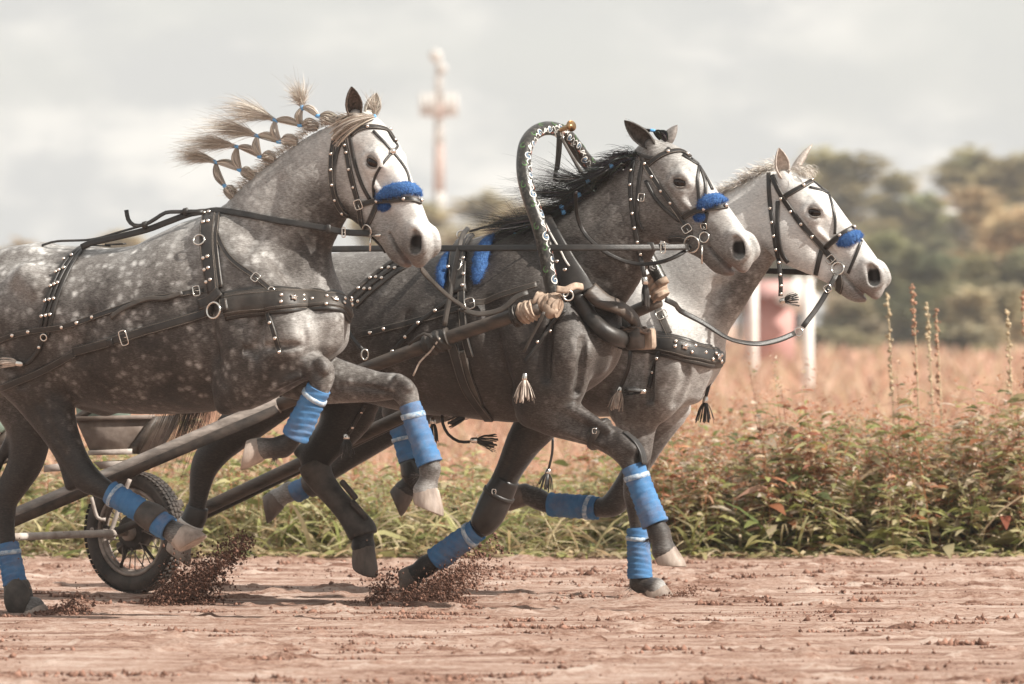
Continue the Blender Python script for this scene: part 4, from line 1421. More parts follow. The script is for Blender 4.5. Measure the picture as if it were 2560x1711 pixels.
bM = [(*HM.P(*p), r, t, d) for p, r, t, d in [
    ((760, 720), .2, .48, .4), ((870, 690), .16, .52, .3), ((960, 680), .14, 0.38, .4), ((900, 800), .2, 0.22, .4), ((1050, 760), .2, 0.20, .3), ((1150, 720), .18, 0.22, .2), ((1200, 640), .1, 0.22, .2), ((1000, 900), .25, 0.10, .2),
    ((1150, 900), .25, 0.12, .2), ((1250, 850), .18, 0.14, .2), ((1280, 1000), .2, 0.10, .1), ((1380, 900), .15, 0.16, .4), ((1440, 880), .1, .44, .4), ((1480, 940), .1, 0.22, .3), ((1400, 640), .12, 0.28, .2), ((1330, 680), .1, 0.20, .1),  # the pale shoulder spot paints a sunlit highlight into the coat
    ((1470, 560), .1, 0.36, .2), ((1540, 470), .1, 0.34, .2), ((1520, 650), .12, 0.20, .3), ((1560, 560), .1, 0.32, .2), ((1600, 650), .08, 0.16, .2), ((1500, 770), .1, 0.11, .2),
    ((1400, 1040), .09, .36, .4), ((1500, 1085), .07, 0.11, .3), ((1570, 1130), .05, 0.18, .2), ((1620, 1260), .1, 0.05, 0), ((1650, 1345), .05, 0.22, 0), ((1320, 1100), .08, 0.11, .2), ((1240, 1250), .07, 0.03, 0), ((1100, 1395), .1, 0.03, 0),  # first spot: painted highlight on top of the forearm
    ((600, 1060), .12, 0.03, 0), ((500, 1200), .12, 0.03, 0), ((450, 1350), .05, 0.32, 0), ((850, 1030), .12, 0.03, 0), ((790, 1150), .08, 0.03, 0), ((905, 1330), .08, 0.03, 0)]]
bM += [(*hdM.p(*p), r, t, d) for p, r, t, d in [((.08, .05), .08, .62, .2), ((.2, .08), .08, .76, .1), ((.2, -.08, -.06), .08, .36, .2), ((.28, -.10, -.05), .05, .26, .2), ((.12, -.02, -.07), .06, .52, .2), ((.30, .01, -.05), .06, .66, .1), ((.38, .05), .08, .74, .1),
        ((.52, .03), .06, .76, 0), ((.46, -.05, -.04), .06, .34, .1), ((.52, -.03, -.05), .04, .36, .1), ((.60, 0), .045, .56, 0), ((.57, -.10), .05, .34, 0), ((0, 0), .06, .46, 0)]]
earM = [(hdM.p(-.005, .080, -.052), HM.P(1560, 297, -.13), unit(-LATV * .9 - FWD * .1 + np.array([0, 0, .2])), .036, M['ear_mid']),
        (hdM.p(.0, .080, .050), HM.P(1688, 310, .06), unit(LATV * .5 + FWD * .6), .036, M['ear_mid_far'])]
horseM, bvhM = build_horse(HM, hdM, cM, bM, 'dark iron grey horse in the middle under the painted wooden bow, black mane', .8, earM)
for (p, ax, toe, r, H, mk) in [((1660, 1376, L1), (.22, -.1, -.95), (1, -.35, -.1), .047, .085, 'hoof_pale'), ((1032, 1440, L2), (-.85, 0, -.35), (-.3, 0, -1), .048, .080, 'hoof_dark'),
                               ((448, 1356, L1 + .02), (-.35, 0, -.95), (.6, 0, -.3), .048, .080, 'hoof_pale'), ((908, 1366, L2), (-.05, 0, -1), (.55, -.8, 0), .047, .125, 'hoof_dark')]:
    child('hoof', hoof_mesh(HM.P(*p), ax, toe, r, H), M[mk], horseM)

# ---- far horse
HF = Horse(1530, 1.95)
hdF = Head(HF, (2035, 530), 39.5, 18, 0.95)
cF = [
    (HF.st([(970, 805, 95, 100), (1040, 806, 150, 155), (1140, 814, 182, 172), (1240, 822, 192, 180), (1340, 832, 202, 184), (1440, 835, 208, 178), (1530, 830, 212, 160), (1600, 848, 190, 145),
            (1660, 868, 158, 132), (1705, 880, 105, 112)]), None, .05),
    (HF.st([(1625, 785, 185, 95), (1710, 725, 158, 84), (1785, 648, 134, 74), (1852, 585, 113, 60), (1900, 540, 96, 48), (1945, 480, 66, 42)]), None, .07),
    (HF.st([(1540, 700, 70, 45, -.14), (1640, 860, 82, 50, -.18), (1680, 915, 66, 50, -.18)]), None, .05),
    (HF.st([(1540, 700, 70, 45, .14), (1640, 860, 82, 50, .18), (1680, 915, 66, 50, .18)]), None, .05),
    (HF.st([(1690, 900, 60, 48, -.165), (1640, 975, 74, 55, -.17), (1600, 1020, 62, 50, -.155)]), None, .045),
    (HF.st([(1715, 900, 76, 46, -.09), (1700, 970, 62, 42, -.08)]), None, .04),
    (HF.st([(1722, 900, 76, 46, .09), (1706, 970, 62, 42, .09)]), None, .04),
    # near fore, planted
    (HF.st([(1560, 1030, 44, 36), (1590, 1010, 64, 50), (1590, 1062, 52, 44), (1592, 1130, 38, 36), (1590, 1190, 31, 32), (1590, 1236, 32, 32), (1592, 1270, 26, 26), (1596, 1330, 20, 21),
            (1600, 1430, 22, 22), (1600, 1455, 28, 26), (1620, 1466, 24, 25), (1638, 1472, 28, 31)], L1), None, .02),
    # off fore, folded back
    (HF.st([(1660, 1010, 72, 56), (1640, 1065, 50, 44), (1615, 1120, 38, 38), (1580, 1190, 31, 33), (1550, 1242, 33, 32), (1528, 1264, 30, 31), (1498, 1270, 24, 25), (1440, 1267, 20, 21),
            (1378, 1262, 23, 23), (1346, 1248, 28, 26), (1326, 1240, 25, 25), (1312, 1237, 29, 30)], L2), None, .02),
    # hind legs
    (HF.st([(1050, 840, 120, 70), (1110, 940, 95, 64), (1090, 1000, 62, 50), (1030, 1012, 46, 40), (990, 1018, 40, 30), (990, 1050, 28, 25), (1006, 1100, 20, 20), (1024, 1155, 21, 21),
            (1034, 1190, 28, 26), (1024, 1212, 24, 24), (1012, 1226, 28, 29)], L1 + .02), None, .03),
    (HF.st([(1040, 850, 110, 66), (1060, 950, 88, 60), (990, 1040, 60, 48), (920, 1100, 44, 38), (872, 1135, 38, 30), (850, 1160, 28, 25), (800, 1198, 21, 20), (750, 1226, 21, 21),
            (724, 1230, 27, 25), (706, 1240, 24, 24), (694, 1247, 28, 28)], L2), None, .03),
    (HF.st([(1712, 890, 8, 12, -.225), (1712, 950, 9, 13, -.22), (1690, 1010, 9, 12, -.20)]), None, .02, True),
    (HF.st([(1640, 860, 9, 10, -.245), (1630, 930, 10, 12, -.25), (1625, 1000, 9, 12, -.25)]), None, .022, True),
    (HF.st([(1572, 1060, 5, 7, -.225), (1578, 1130, 6, 7, -.215), (1582, 1190, 5, 6, -.205)]), None, .012, True),
    (HF.st([(1800, 720, 16, 14, -.11), (1760, 800, 18, 16, -.14)]), None, .05, True),
]
bF = [(*HF.P(*p), r, t, d) for p, r, t, d in [
    ((1000, 800), .3, 0.28, .4), ((1300, 800), .3, 0.39, .4), ((1450, 950), .15, 0.30, .4), ((1500, 1030), .12, 0.22, .3), ((1600, 960), .1, 0.41, .5), ((1660, 930), .1, 0.51, .5), ((1720, 960), .1, 0.62, .4), ((1760, 900), .1, 0.62, .3), ((1660, 850), .1, 0.62, .4),
    ((1640, 740), .12, 0.82, .1), ((1700, 700), .12, 0.80, .1), ((1720, 800), .1, 0.72, .2), ((1790, 640), .1, 0.80, .1), ((1830, 540), .1, 0.89, 0), ((1890, 500), .08, 0.93, 0), ((1800, 760), .06, 0.41, .6), ((1850, 720), .05, 0.28, .5), ((1880, 670), .05, 0.32, .5),
    ((1910, 640), .04, 0.39, .3), ((1860, 620), .06, 0.74, .2), ((1590, 1060), .08, 0.35, .6), ((1600, 1120), .08, 0.24, .4), ((1590, 1230), .08, 0.16, .2), ((1600, 1455), .05, 0.16, 0), ((1640, 1470), .03, 0.70, 0), ((1530, 1260), .07, 0.18, .2),
    ((1345, 1248), .05, 0.20, 0), ((1010, 1050), .1, 0.08, 0), ((1030, 1190), .06, 0.10, 0), ((870, 1130), .1, 0.10, 0), ((720, 1235), .05, 0.49, 0)]]
bF += [(*hdF.p(*p), r, t, d) for p, r, t, d in [((.1, .05), .10, .90, 0), ((.25, .08), .10, .92, 0), ((.2, -.08, -.06), .09, .86, .1), ((.25, -.12, -.05), .05, .78, .1), ((.40, .03), .09, .95, 0), ((.52, .04), .06, .95, 0),
        ((.50, -.05, -.04), .05, .66, .1), ((.61, -.01), .05, .62, 0), ((.57, -.11), .06, .44, 0), ((0, 0), .06, .92, 0)]]
earF = [(hdF.p(-.005, .080, -.052), HF.P(1944, 368, -.10), unit(-LATV * .7 + FWD * .6), .034, M['ear_far']),
        (hdF.p(.0, .080, .050), HF.P(2022, 356, .08), unit(LATV * .3 + FWD * .8), .032, M['ear_far'])]
horseF, bvhF = build_horse(HF, hdF, cF, bF, 'almost white headed grey horse on the far side, leading at right', .8, earF)
for (p, ax, toe, r, H, mk) in [((1636, 1470, L1), (.15, 0, -.9), (1, -.35, -.05), .050, .055, 'hoof_pale'), ((1312, 1237, L2), (-.95, 0, .05), (-.2, 0, -1), .047, .080, 'hoof_dark'),
                               ((1012, 1226, L1 + .02), (-.72, 0, -.62), (.2, 0, -1), .047, .085, 'hoof_dark'), ((694, 1247, L2), (-.85, 0, -.45), (-.1, 0, -1), .047, .090, 'hoof_dark')]:
    child('hoof', hoof_mesh(HF.P(*p), ax, toe, r, H), M[mk], horseF)
# ------------------------------------------------------------------ tack: straps laid on the horses' skin
CAMP = np.array([0, -CAM_DIST, CAM_H])


def zoom(x0, y0, w, W):
    s = w / W
    return lambda pts: [(x0 + s * p[0], y0 + s * p[1], *p[2:]) for p in pts]


z1, z2, z3 = zoom(400, 180, 700, 2195), zoom(0, 500, 700, 2195), zoom(500, 500, 700, 2195)
z4, z5 = zoom(0, 900, 700, 1568), zoom(500, 850, 700, 1568)
z6, z7, z8 = zoom(1100, 280, 800, 2091), zoom(1700, 320, 600, 1568), zoom(1000, 850, 800, 1792)
zs = lambda pts: pts


def cast(bvh, hz, sx, sy, lat=None):
    """point and normal of the skin along the line of sight; off the outline the nearest skin"""
    if lat is not None:
        h = bvh.find_nearest(Vector(hz.P(sx, sy, lat)))
        return np.array(h[0]), np.array(h[1])
    d = unit(at(sx, sy, 0) - CAMP)
    h = bvh.ray_cast(Vector(CAMP), Vector(d), 60)
    if h[0] is None:
        h = bvh.find_nearest(Vector(hz.P(sx, sy, 0.0)))
    return np.array(h[0]), np.array(h[1])


def smooth_rows(a, n=2):
    a = np.array(a, float)
    for _ in range(n):
        b = a.copy()
        b[1:-1] = .25 * a[:-2] + .5 * a[1:-1] + .25 * a[2:]
        a = b
    return a


def ribbon(p, n, width, thick, lift=0.0, mesh_name='strap', pad=0.0, mb=None, smooth=True):
    """strap with rounded edges along points p with normals n; width scalar or list"""
    p = np.asarray(p, float); n = np.asarray(n, float)
    m = len(p)
    w = np.broadcast_to(np.asarray(width, float), (m,)) / 2
    rings = []
    for i in range(m):
        t = unit(p[min(i + 1, m - 1)] - p[max(i - 1, 0)])
        s_ = unit(np.cross(t, n[i])); nn = np.cross(s_, t)
        e = min(thick * .45, w[i] * .4)
        prof = [(-w[i], 0), (-w[i], thick - e), (-w[i] + e, thick), (-w[i] * .3, thick + pad), (w[i] * .3, thick + pad), (w[i] - e, thick), (w[i], thick - e), (w[i], 0)]
        rings.append([p[i] + s_ * a + nn * (b + lift) for a, b in prof])
    one = mb or MB()
    one.loft(rings)
    return one if mb is not None else one.mesh(mesh_name, smooth)


def skin_path(bvh, hz, pts, step=9, sm=3):
    q = spline([(a[0], a[1], 0) for a in pts if len(a) == 2], step)[:, :2] if any(len(a) == 2 for a in pts) else np.zeros((0, 2))
    P, N = [], []
    for sx, sy in q:
        a, b = cast(bvh, hz, sx, sy)
        P.append(a); N.append(b)
    for a in [a for a in pts if len(a) == 3]:      # tail points given with a lateral place: round the far side
        x, y = cast(bvh, hz, *a)
        P.append(x); N.append(y)
    P, N = smooth_rows(P, sm), smooth_rows(N, sm + 3)
    N /= np.linalg.norm(N, axis=1)[:, None]
    return P, N


def strap(parent, bvh, hz, pts, wpx, name='strap', thick=.006, lift=.002, mat='leather', pad=0.0, step=9):
    P, N = skin_path(bvh, hz, pts, step)
    o = child(name, ribbon(P, N, wpx / hz.px, thick, lift, name, pad), M[mat], parent)
    if wpx >= 13 and o.parent.parent is None and len(P) > 4:
        T = np.gradient(P, axis=0); T /= np.linalg.norm(T, axis=1)[:, None] + 1e-9
        S_ = np.cross(T, N)
        for sg in (-1, 1):
            child('stitching', ribbon(P + S_ * sg * wpx / hz.px * .39, N, .0016, .0012, lift + thick + pad * .25, 'stitching'), M['stitch'], o)
    return o


def free_strap(parent, pts3, width, name='rein', thick=.006, mat='leather', nrm=(0.1, -1, .25), twist=None, mesh_only=False):
    p = spline(pts3, .03)
    n = np.tile(unit(nrm), (len(p), 1))
    if twist is not None:
        f = np.interp(np.linspace(0, 1, len(p)), np.linspace(0, 1, len(twist)), twist)
        n = n + f[:, None] * np.array([0, .3, 1.0])
    me = ribbon(p, n, width, thick, 0, name)
    return me if mesh_only else child(name, me, M[mat], parent)


STUD = MB().loft([[(math.cos(a) * r, math.sin(a) * r, z) for a in np.arange(10) * .6283] for r, z in ((1.0, -.15), (1.0, .15), (.86, .5), (.5, .78), (.12, .88))]).mesh('stud')
STUD.materials.append(M['stud'])
fl = []
for r, z in ((1.0, -.1), (1.0, .3), (.8, .55), (.45, .5), (.35, .8), (.1, .9)):
    fl.append([(math.cos(a) * r * (1 + .22 * math.cos(5 * a) * (r > .5)), math.sin(a) * r * (1 + .22 * math.cos(5 * a) * (r > .5)), z) for a in np.arange(30) * .20944])
FLOWER = MB().loft(fl).mesh('rosette')
FLOWER.materials.append(M['stud'])


def at_skin(parent, me, name, p, n, size):
    o = bpy.data.objects.new(name, me)
    COL.objects.link(o)
    o.parent = parent
    off = np.zeros(3); q = parent
    while q is not None:
        off += np.array(q.location); q = q.parent
    o.location = tuple(p - off)
    o.rotation_euler = Vector(n).to_track_quat('Z', 'Y').to_euler()
    o.scale = (size, size, size)
    return o


def studs(part, bvh, hz, pts, rpx=5.2, me=None, name='stud', h=.008):
    for sx, sy in pts:
        p, n = cast(bvh, hz, sx, sy)
        at_skin(part, me or STUD, name, p + n * h, n, rpx / hz.px)


def frame_loop(c, a, b, r=.0025, k=6):
    """rectangular buckle frame with rounded corners; half-axes a and b"""
    c, a, b = (np.asarray(q, float) for q in (c, a, b))
    pts = []
    for i in range(17):
        th = 2 * np.pi * i / 16
        ct, st = math.cos(th), math.sin(th)
        pts.append(c + a * np.sign(ct) * abs(ct) ** .45 + b * np.sign(st) * abs(st) ** .45)
    mb = MB().tube(pts, r, k, up=np.cross(a, b), caps=False)
    mb.tube([c - b * .0, c + a * 1.05], r * .8, 5)
    return mb


def buckle(part, bvh, hz, sx, sy, dirpx, wpx, lpx=None, P=None, N=None, h=.009):
    if P is None: P, N = cast(bvh, hz, sx, sy)
    d = np.array([dirpx[0], 0, -dirpx[1]], float)
    a = unit(d - np.dot(d, N) * N); b = np.cross(N, a)
    me = frame_loop(P + N * h, a * (lpx or wpx * .8) / hz.px / 2 * 1.2, b * wpx / hz.px / 2 * 1.25).mesh('buckle')
    return child('buckle', me, M['metal'], part)


def ring_at(part, c, n, R0, r=.003, name='ring', mat='metal', squash=1.0):
    return child(name, MB().torus(c, n, R0, r, 22, 7, squash).mesh(name), M[mat], part)


def tassel(thing_part, root, direction, L, spread=.5, n=26, pale=0.0, seed=0):
    """metal ferrule and a bunch of cut leather strips"""
    rg = np.random.default_rng(seed)
    root = np.asarray(root, float); d = unit(direction)
    a = unit(np.cross(d, (0.1, 1, .2))); b = np.cross(d, a)
    mb = MB()
    for i in range(n):
        th = 2 * np.pi * i / n + rg.normal(0, .2)
        o = (a * math.cos(th) + b * math.sin(th))
        f = .25 + .75 * rg.random()
        p = [root + d * L * .18 + o * .006, root + d * L * .45 + o * (.008 + L * spread * .28 * f), root + d * L * (.75 + .2 * rg.random()) + o * L * spread * .65 * f - np.array([0, 0, .012 * rg.random()])]
        q = spline(p, L * .12)
        ribbon(q, np.tile(o, (len(q), 1)), .0055, .0012, mb=mb)
    t = child('tassel', mb.mesh('tassel'), M['leather' if not pale else 'tan_pale'], thing_part)
    tag(t, kind='stuff')
    child('ferrule', MB().tube([root - d * .004, root + d * .002, root + d * L * .2, root + d * L * .24], [.006, .011, .013, .010], 12).mesh('ferrule'), M['metal'], t)
    return t


def fur_roll(part, pts, norms, rx, ry, name, seed, mat='blue_fur'):
    """soft sheepskin: a roll with a shaggy, lumpy surface and short tufts"""
    rg = np.random.default_rng(seed)
    p = np.asarray(pts); n = np.asarray(norms)
    m = len(p); k = 20
    rings = []
    for i in range(m):
        t = unit(p[min(i + 1, m - 1)] - p[max(i - 1, 0)])
        s_ = unit(np.cross(t, n[i])); nn = np.cross(s_, t)
        f = max(.12, math.sin(math.pi * (i + .25) / (m - .5)) ** .5)
        th = np.arange(k) * 2 * np.pi / k
        nz = 1 + .30 * (vnoise(np.full(k, i * .55 + seed), 4 + 2.5 * np.cos(th) + np.sin(th), seed + 2, 3) - .5) + rg.normal(0, .045, k)
        rings.append(p[i] + n[i] * ry * .75 + (rx * f * nz * np.cos(th))[:, None] * s_ + (ry * f * nz * np.sin(th))[:, None] * nn)
    mb = MB().loft(rings)
    o = child(name, mb.mesh(name), M[mat], part)
    P = Plants()
    R_ = np.concatenate([np.asarray(r) for r in rings])
    C_ = np.repeat(p + n * ry * .75, k, 0)
    idx = rg.integers(0, len(R_), 1500)
    d = R_[idx] - C_[idx] + rg.normal(0, .006, (1500, 3)); d /= np.linalg.norm(d, axis=1)[:, None]
    base = R_[idx] - d * .002 + rg.normal(0, .0025, (1500, 3))
    blades(P, base, d, np.full(1500, .009), np.full(1500, .0016), np.full(1500, .3), pick([(.045, .13, .38), (.07, .18, .46), (.12, .25, .54)], 1500), 1)
    f_ = child('fur', P.mesh('fur'), M['veg'], o)
    tag(f_, kind='stuff')
    return o


def pad_on_skin(part, bvh, hz, pts, rpx, ypx, name, seed):
    P, N = skin_path(bvh, hz, pts, 6, 2)
    return fur_roll(part, P, N, rpx / hz.px, ypx / hz.px, name, seed)


M['tan'] = noisy('raw_tan_leather', (.20, .135, .095), (.50, .38, .29), 22, .7, .3)
M['tan_pale'] = noisy('pale_cut_leather', (.30, .25, .21), (.66, .56, .48), 40, .7, .2, stretch=(1, 1, 1))
M['white_trim'] = noisy('white_trim', (.55, .53, .50), (.70, .68, .64), 20, .6, .1)

M['stitch'] = noisy('waxed_thread', (.10, .085, .07), (.24, .20, .165), 200, .7, 0)

# =========================== near horse: bridle
B = empty('bridle', HN.P(905, 560), 'black studded bridle with blue noseband pad on the nearest horse', 'bridle', 'bridles')
a_ = (bvhN, HN)
st = lambda par, pts, w, name='strap', **k: strap(par, *a_, pts, w, name, **k)
s = st(B, z1([(1490, 350), (1420, 410), (1372, 520), (1347, 640), (1338, 770), (1345, 890), (1372, 1005), (1425, 1100), (1480, 1128)]), 13, 'halter_strap')
studs(s, *a_, z1([(1362, 530), (1345, 645), (1341, 770), (1348, 888), (1370, 1005), (1424, 1107)]), 4.2)
st(B, z1([(1432, 530), (1392, 620), (1366, 760), (1362, 900), (1392, 1010), (1440, 1085)]), 10, 'throat_strap')
s = st(B, z1([(1420, 440), (1442, 520), (1462, 630), (1485, 765), (1520, 905), (1552, 1020), (1568, 1100), (1574, 1170)]), 14, 'cheek_strap')
studs(s, *a_, z1([(1452, 575), (1462, 632), (1483, 766), (1519, 905)]), 4.2)
buckle(s, *a_, *z1([(1560, 1040)])[0], (10, 30), 16, 20)
st(B, z1([(1490, 500), (1508, 620), (1540, 760), (1590, 900), (1645, 1000)]), 9, 'cheek_strap')
s = st(B, z1([(1500, 500), (1545, 455), (1630, 432), (1720, 440), (1800, 460), (1870, 484), (1900, 512)]), 13, 'browband')
studs(s, *a_, z1([(1626, 434), (1796, 457), (1886, 496)]), 4.6)
st(B, z1([(1520, 350), (1450, 400), (1405, 470), (1385, 540)]), 16, 'headpiece')
for q in ([(1670, 465), (1745, 540), (1820, 622)], [(1892, 515), (1876, 575), (1825, 625)], [(1825, 628), (1760, 700), (1698, 790), (1672, 880), (1680, 985)], [(1828, 630), (1890, 710), (1938, 790), (1958, 880)]):
    st(B, z1(q), 7, 'face_strap', thick=.004)
p, n = cast(*a_, *z1([(1822, 626)])[0])
at_skin(B, STUD, "knot", p + n * .004, n, .013)
s = st(B, z1([(1575, 1045), (1640, 1022), (1710, 1010), (1810, 1008), (1915, 998), (1990, 1002), (2040, 1030)]), 14, 'noseband', lift=.004)
studs(s, *a_, z1([(1706, 1012), (1915, 996), (2034, 1016)]), 5, h=.011)
pad_on_skin(B, *a_, z1([(1712, 985), (1770, 950), (1850, 922), (1940, 918), (2010, 945), (2035, 975)]), 17, 11, 'noseband_pad', 3)
pad_on_skin(B, *a_, z1([(1712, 1052), (1745, 1060), (1800, 1045)]), 8, 4, 'noseband_pad', 4)
st(B, z1([(1572, 1150), (1600, 1230), (1640, 1180), (1670, 1110), (1705, 1030)]), 14, 'chin_strap')
st(B, z1([(1600, 1230), (1630, 1300), (1600, 1350), (1660, 1395), (1750, 1430)]), 10, 'curb_strap')
bc = cast(*a_, *z1([(1640, 1235)])[0])
ring_at(B, bc[0] + bc[1] * .014, bc[1], .022, .0032, 'bit_ring')
b1, b2 = (cast(*a_, *z1([q])[0]) for q in ((1632, 1282), (1750, 1278)))
child('bit_bar', MB().tube([b1[0] + b1[1] * .018, b2[0] + b2[1] * .018], .0045, 8).mesh('bit_bar'), M['metal'], B)
b1 = cast(*a_, *z1([(1640, 1305)])[0])[0] + np.array([0, -.022, 0])
child('bit_shank', MB().tube([b1, b1 + np.array([-.004, 0, -.065])], .0045, 8).mesh('bit_shank'), M['metal'], B)

# =========================== near horse: harness
Hn = empty('harness', HN.P(560, 760), 'black studded breast harness on the nearest dapple grey horse', 'harness', 'harnesses')
s = st(Hn, z2([(1650, 95), (1632, 200), (1628, 320), (1645, 500), (1668, 640), (1682, 730)]), 42, 'back_pad', thick=.012, pad=.003)
studs(s, *a_, z2([(1615, 130), (1650, 122), (1605, 193), (1640, 185), (1608, 467), (1643, 453), (1616, 556), (1650, 541), (1634, 644), (1668, 629)]), 5.4, h=.016)
p, n = cast(*a_, *z2([(1583, 330)])[0])
ring_at(s, p + n * .022, n + np.array([.3, 0, 0]), .0215, .0035)
st(Hn, z2([(1706, 120), (1694, 300), (1712, 500), (1738, 690)]), 13, 'pad_edging', thick=.010)
st(Hn, z2([(1740, 715), (1690, 770), (1630, 805), (1555, 825)]), 30, 'keeper_flap', lift=.014)
bc_pts = z3([(195, 838), (300, 815), (420, 800), (560, 790), (700, 786), (850, 788), (960, 795), (1060, 806), (1120, 815)]) + [(880, 765, .02), (905, 768, .10), (905, 770, .17), (880, 765, .24)]
st(Hn, bc_pts, 74, 'collar_backing', thick=.012, lift=0, mat='leather')
s = st(Hn, bc_pts, 54, 'breast_collar', thick=.010, lift=.011, pad=.003, mat='leather_worn')
studs(s, *a_, z3([(637, 765), (637, 815), (789, 771), (789, 822), (893, 808), (987, 790), (986, 842), (1095, 787), (1096, 836), (1143, 785), (1146, 830)]), 5.2, h=.023)
studs(s, *a_, z3([(717, 787), (1040, 812)]), 8.5, FLOWER, 'rosette', h=.023)
s = st(Hn, z3([(528, 850), (555, 960), (595, 1080), (626, 1205)]), 14, 'hanging_strap', lift=.004)
studs(s, *a_, z3([(555, 966), (595, 1085), (625, 1195)]), 5, h=.011)
s = st(Hn, z3([(128, 245), (150, 310), (200, 410), (270, 490), (350, 550), (430, 605), (500, 660), (572, 715)]), 13, 'neck_strap', lift=.004)
buckle(s, *a_, *z3([(440, 612)])[0], (30, 24), 17, 16)
p, n = cast(*a_, *z3([(565, 712)])[0]); ring_at(s, p + n * .012, n, .012, .003)
p, n = cast(*a_, *z3([(150, 872)])[0])
ring_at(Hn, p + n * .030, n, .036, .0045, squash=.85)
for q in ([(85, 830), (95, 890)], [(205, 790), (218, 880)]):
    st(Hn, z3(q), 20, 'ring_loop', thick=.02, lift=.012, mat='leather_worn')
s = st(Hn, z2([(1672, 872), (1560, 908), (1400, 955), (1200, 1012), (1050, 1056), (960, 1085), (880, 1110), (740, 1150), (590, 1190)]), 24, 'trace', thick=.009, lift=.008)
buckle(s, *a_, *z2([(988, 1078)])[0], (30, -9), 30, 17, h=.022)
st(s, z2([(868, 1086), (890, 1140)]), 14, 'keeper', thick=.006, lift=.018)
st(Hn, z2([(600, 1205), (480, 1265), (350, 1330), (230, 1385), (100, 1440), (-40, 1490)]), 19, 'trace', thick=.008, lift=.006)
s = st(Hn, z2([(1600, 712), (1520, 722), (1420, 742), (1300, 765), (1180, 778), (1050, 815), (900, 865), (740, 920), (612, 965), (498, 995), (380, 1012), (233, 1033), (108, 1062), (20, 1095), (-40, 1130)]), 15, 'side_strap', lift=.005)
studs(s, *a_, z2([(735, 922), (612, 967), (498, 995), (233, 1033), (108, 1062), (2, 1105)]), 5.2, h=.013)
buckle(s, *a_, *z2([(1540, 720)])[0], (30, -5), 20, 14, h=.014)
st(Hn, z2([(1440, 735), (1300, 782), (1180, 778), (1080, 815), (980, 860), (880, 925)]), 12, 'strap_end', lift=.016, mat='leather_worn')
hp = [(860, 285), (720, 330), (620, 405), (545, 490), (478, 610), (428, 730), (392, 850), (365, 960), (342, 1060)]
for dx, w in ((-34, 10), (0, 9), (34, 10)):
    s = st(Hn, z2([(x + dx * min(1, (i + .3) / 4), y + dx * .35 * min(1, i / 4)) for i, (x, y) in enumerate(hp)]), w, 'hip_strap', lift=.004)
    if dx:
        studs(s, *a_, z2([(565, 452), (508, 547), (461, 660), (432, 780), (405, 901)] if dx > 0 else [(505, 480), (443, 577), (398, 682), (361, 797), (336, 914)]), 5, h=.012)
    else:
        studs(s, *a_, z2([(470, 565), (430, 672), (397, 788), (370, 908)]), 5, h=.012)
s = st(Hn, z2([(340, 1040), (322, 1150), (250, 1250), (190, 1290)]), 11, 'hip_strap', lift=.004)
studs(s, *a_, z2([(316, 1150)]), 5, h=.012)
p, n = cast(*a_, *z2([(352, 1075)])[0]); ring_at(s, p + n * .012, n, .013, .003)
p, n = cast(*a_, *z2([(190, 1282)])[0])
tassel(Hn, p + n * .02, unit(-FWD + np.array([0, 0, .12])), .115, .30, 22, 1, 5)
st(Hn, z2([(835, 300), (900, 330), (980, 368)]), 16, 'rein_loop', lift=.01)

# reins of the nearest horse: bit -> withers -> back to the driver
def Y_of(bvh, sx, sy, default):
    d = unit(at(sx, sy, 0) - CAMP)
    h = bvh.ray_cast(Vector(CAMP), Vector(d), 60)
    return h[0][1] if h[0] is not None else default


rein = empty('rein', HN.P(700, 570), 'flat black rein from the nearest horse bit back over its withers', 'rein', 'reins')
yb = bc[0][1] - .02
pts = z1([(1640, 1268), (1440, 1258), (1320, 1232), (1100, 1196), (900, 1165), (720, 1128), (560, 1100), (440, 1086), (360, 1098)])
Yn = [yb, yb + .01, yb + .02]
for q in pts[3:]:
    Yn.append(Y_of(bvhN, q[0], q[1], HN.P(q[0], q[1], -.05)[1]) - .014)
Yn = smooth_rows(np.array(Yn)[:, None], 2)[:, 0]
back = z2([(1500, 108), (1300, 180), (1150, 236), (900, 298), (720, 338), (640, 372)])
p3 = [at(q[0], q[1], y) for q, y in zip(pts, Yn)] + [HN.P(q[0], q[1], -.10) for q in back]
free_strap(rein, p3, .025, 'rein_strap', .006, 'leather', (0.1, -1, .3))
p, = [at(*pts[1], Yn[1])]
child('buckle', frame_loop(p + np.array([0, -.008, 0]), np.array([.006, 0, 0]), np.array([0, 0, .019])).mesh('buckle'), M['metal'], rein)
child('keeper', MB().box(at(*pts[2], Yn[2]) + np.array([0, -.004, 0]), (.010, 0, -.001), (0, .006, 0), (0, 0, .018), .003).mesh('keeper'), M['leather'], rein)
free_strap(rein, [HN.P(*q, -.11) for q in z2([(1590, 95), (1500, 92), (1420, 95), (1300, 102), (1220, 150), (1130, 198), (1050, 200), (1005, 155), (990, 80)])], .017, 'loose_end', .005, 'leather', (0.1, -1, .6))
free_strap(rein, [HN.P(*q, -.08) for q in z2([(1130, 200), (950, 250), (720, 312), (450, 326), (330, 358)])], .010, 'thin_strap', .004, 'leather', (0.1, -1, .6))
for q in ((1455, 92), (1135, 198)):
    c = HN.P(*z2([q])[0], -.11)
    child('keeper', MB().box(c, (.011, 0, .003), (0, .008, 0), (-.002, 0, .014), .003).mesh('keeper'), M['leather'], rein)

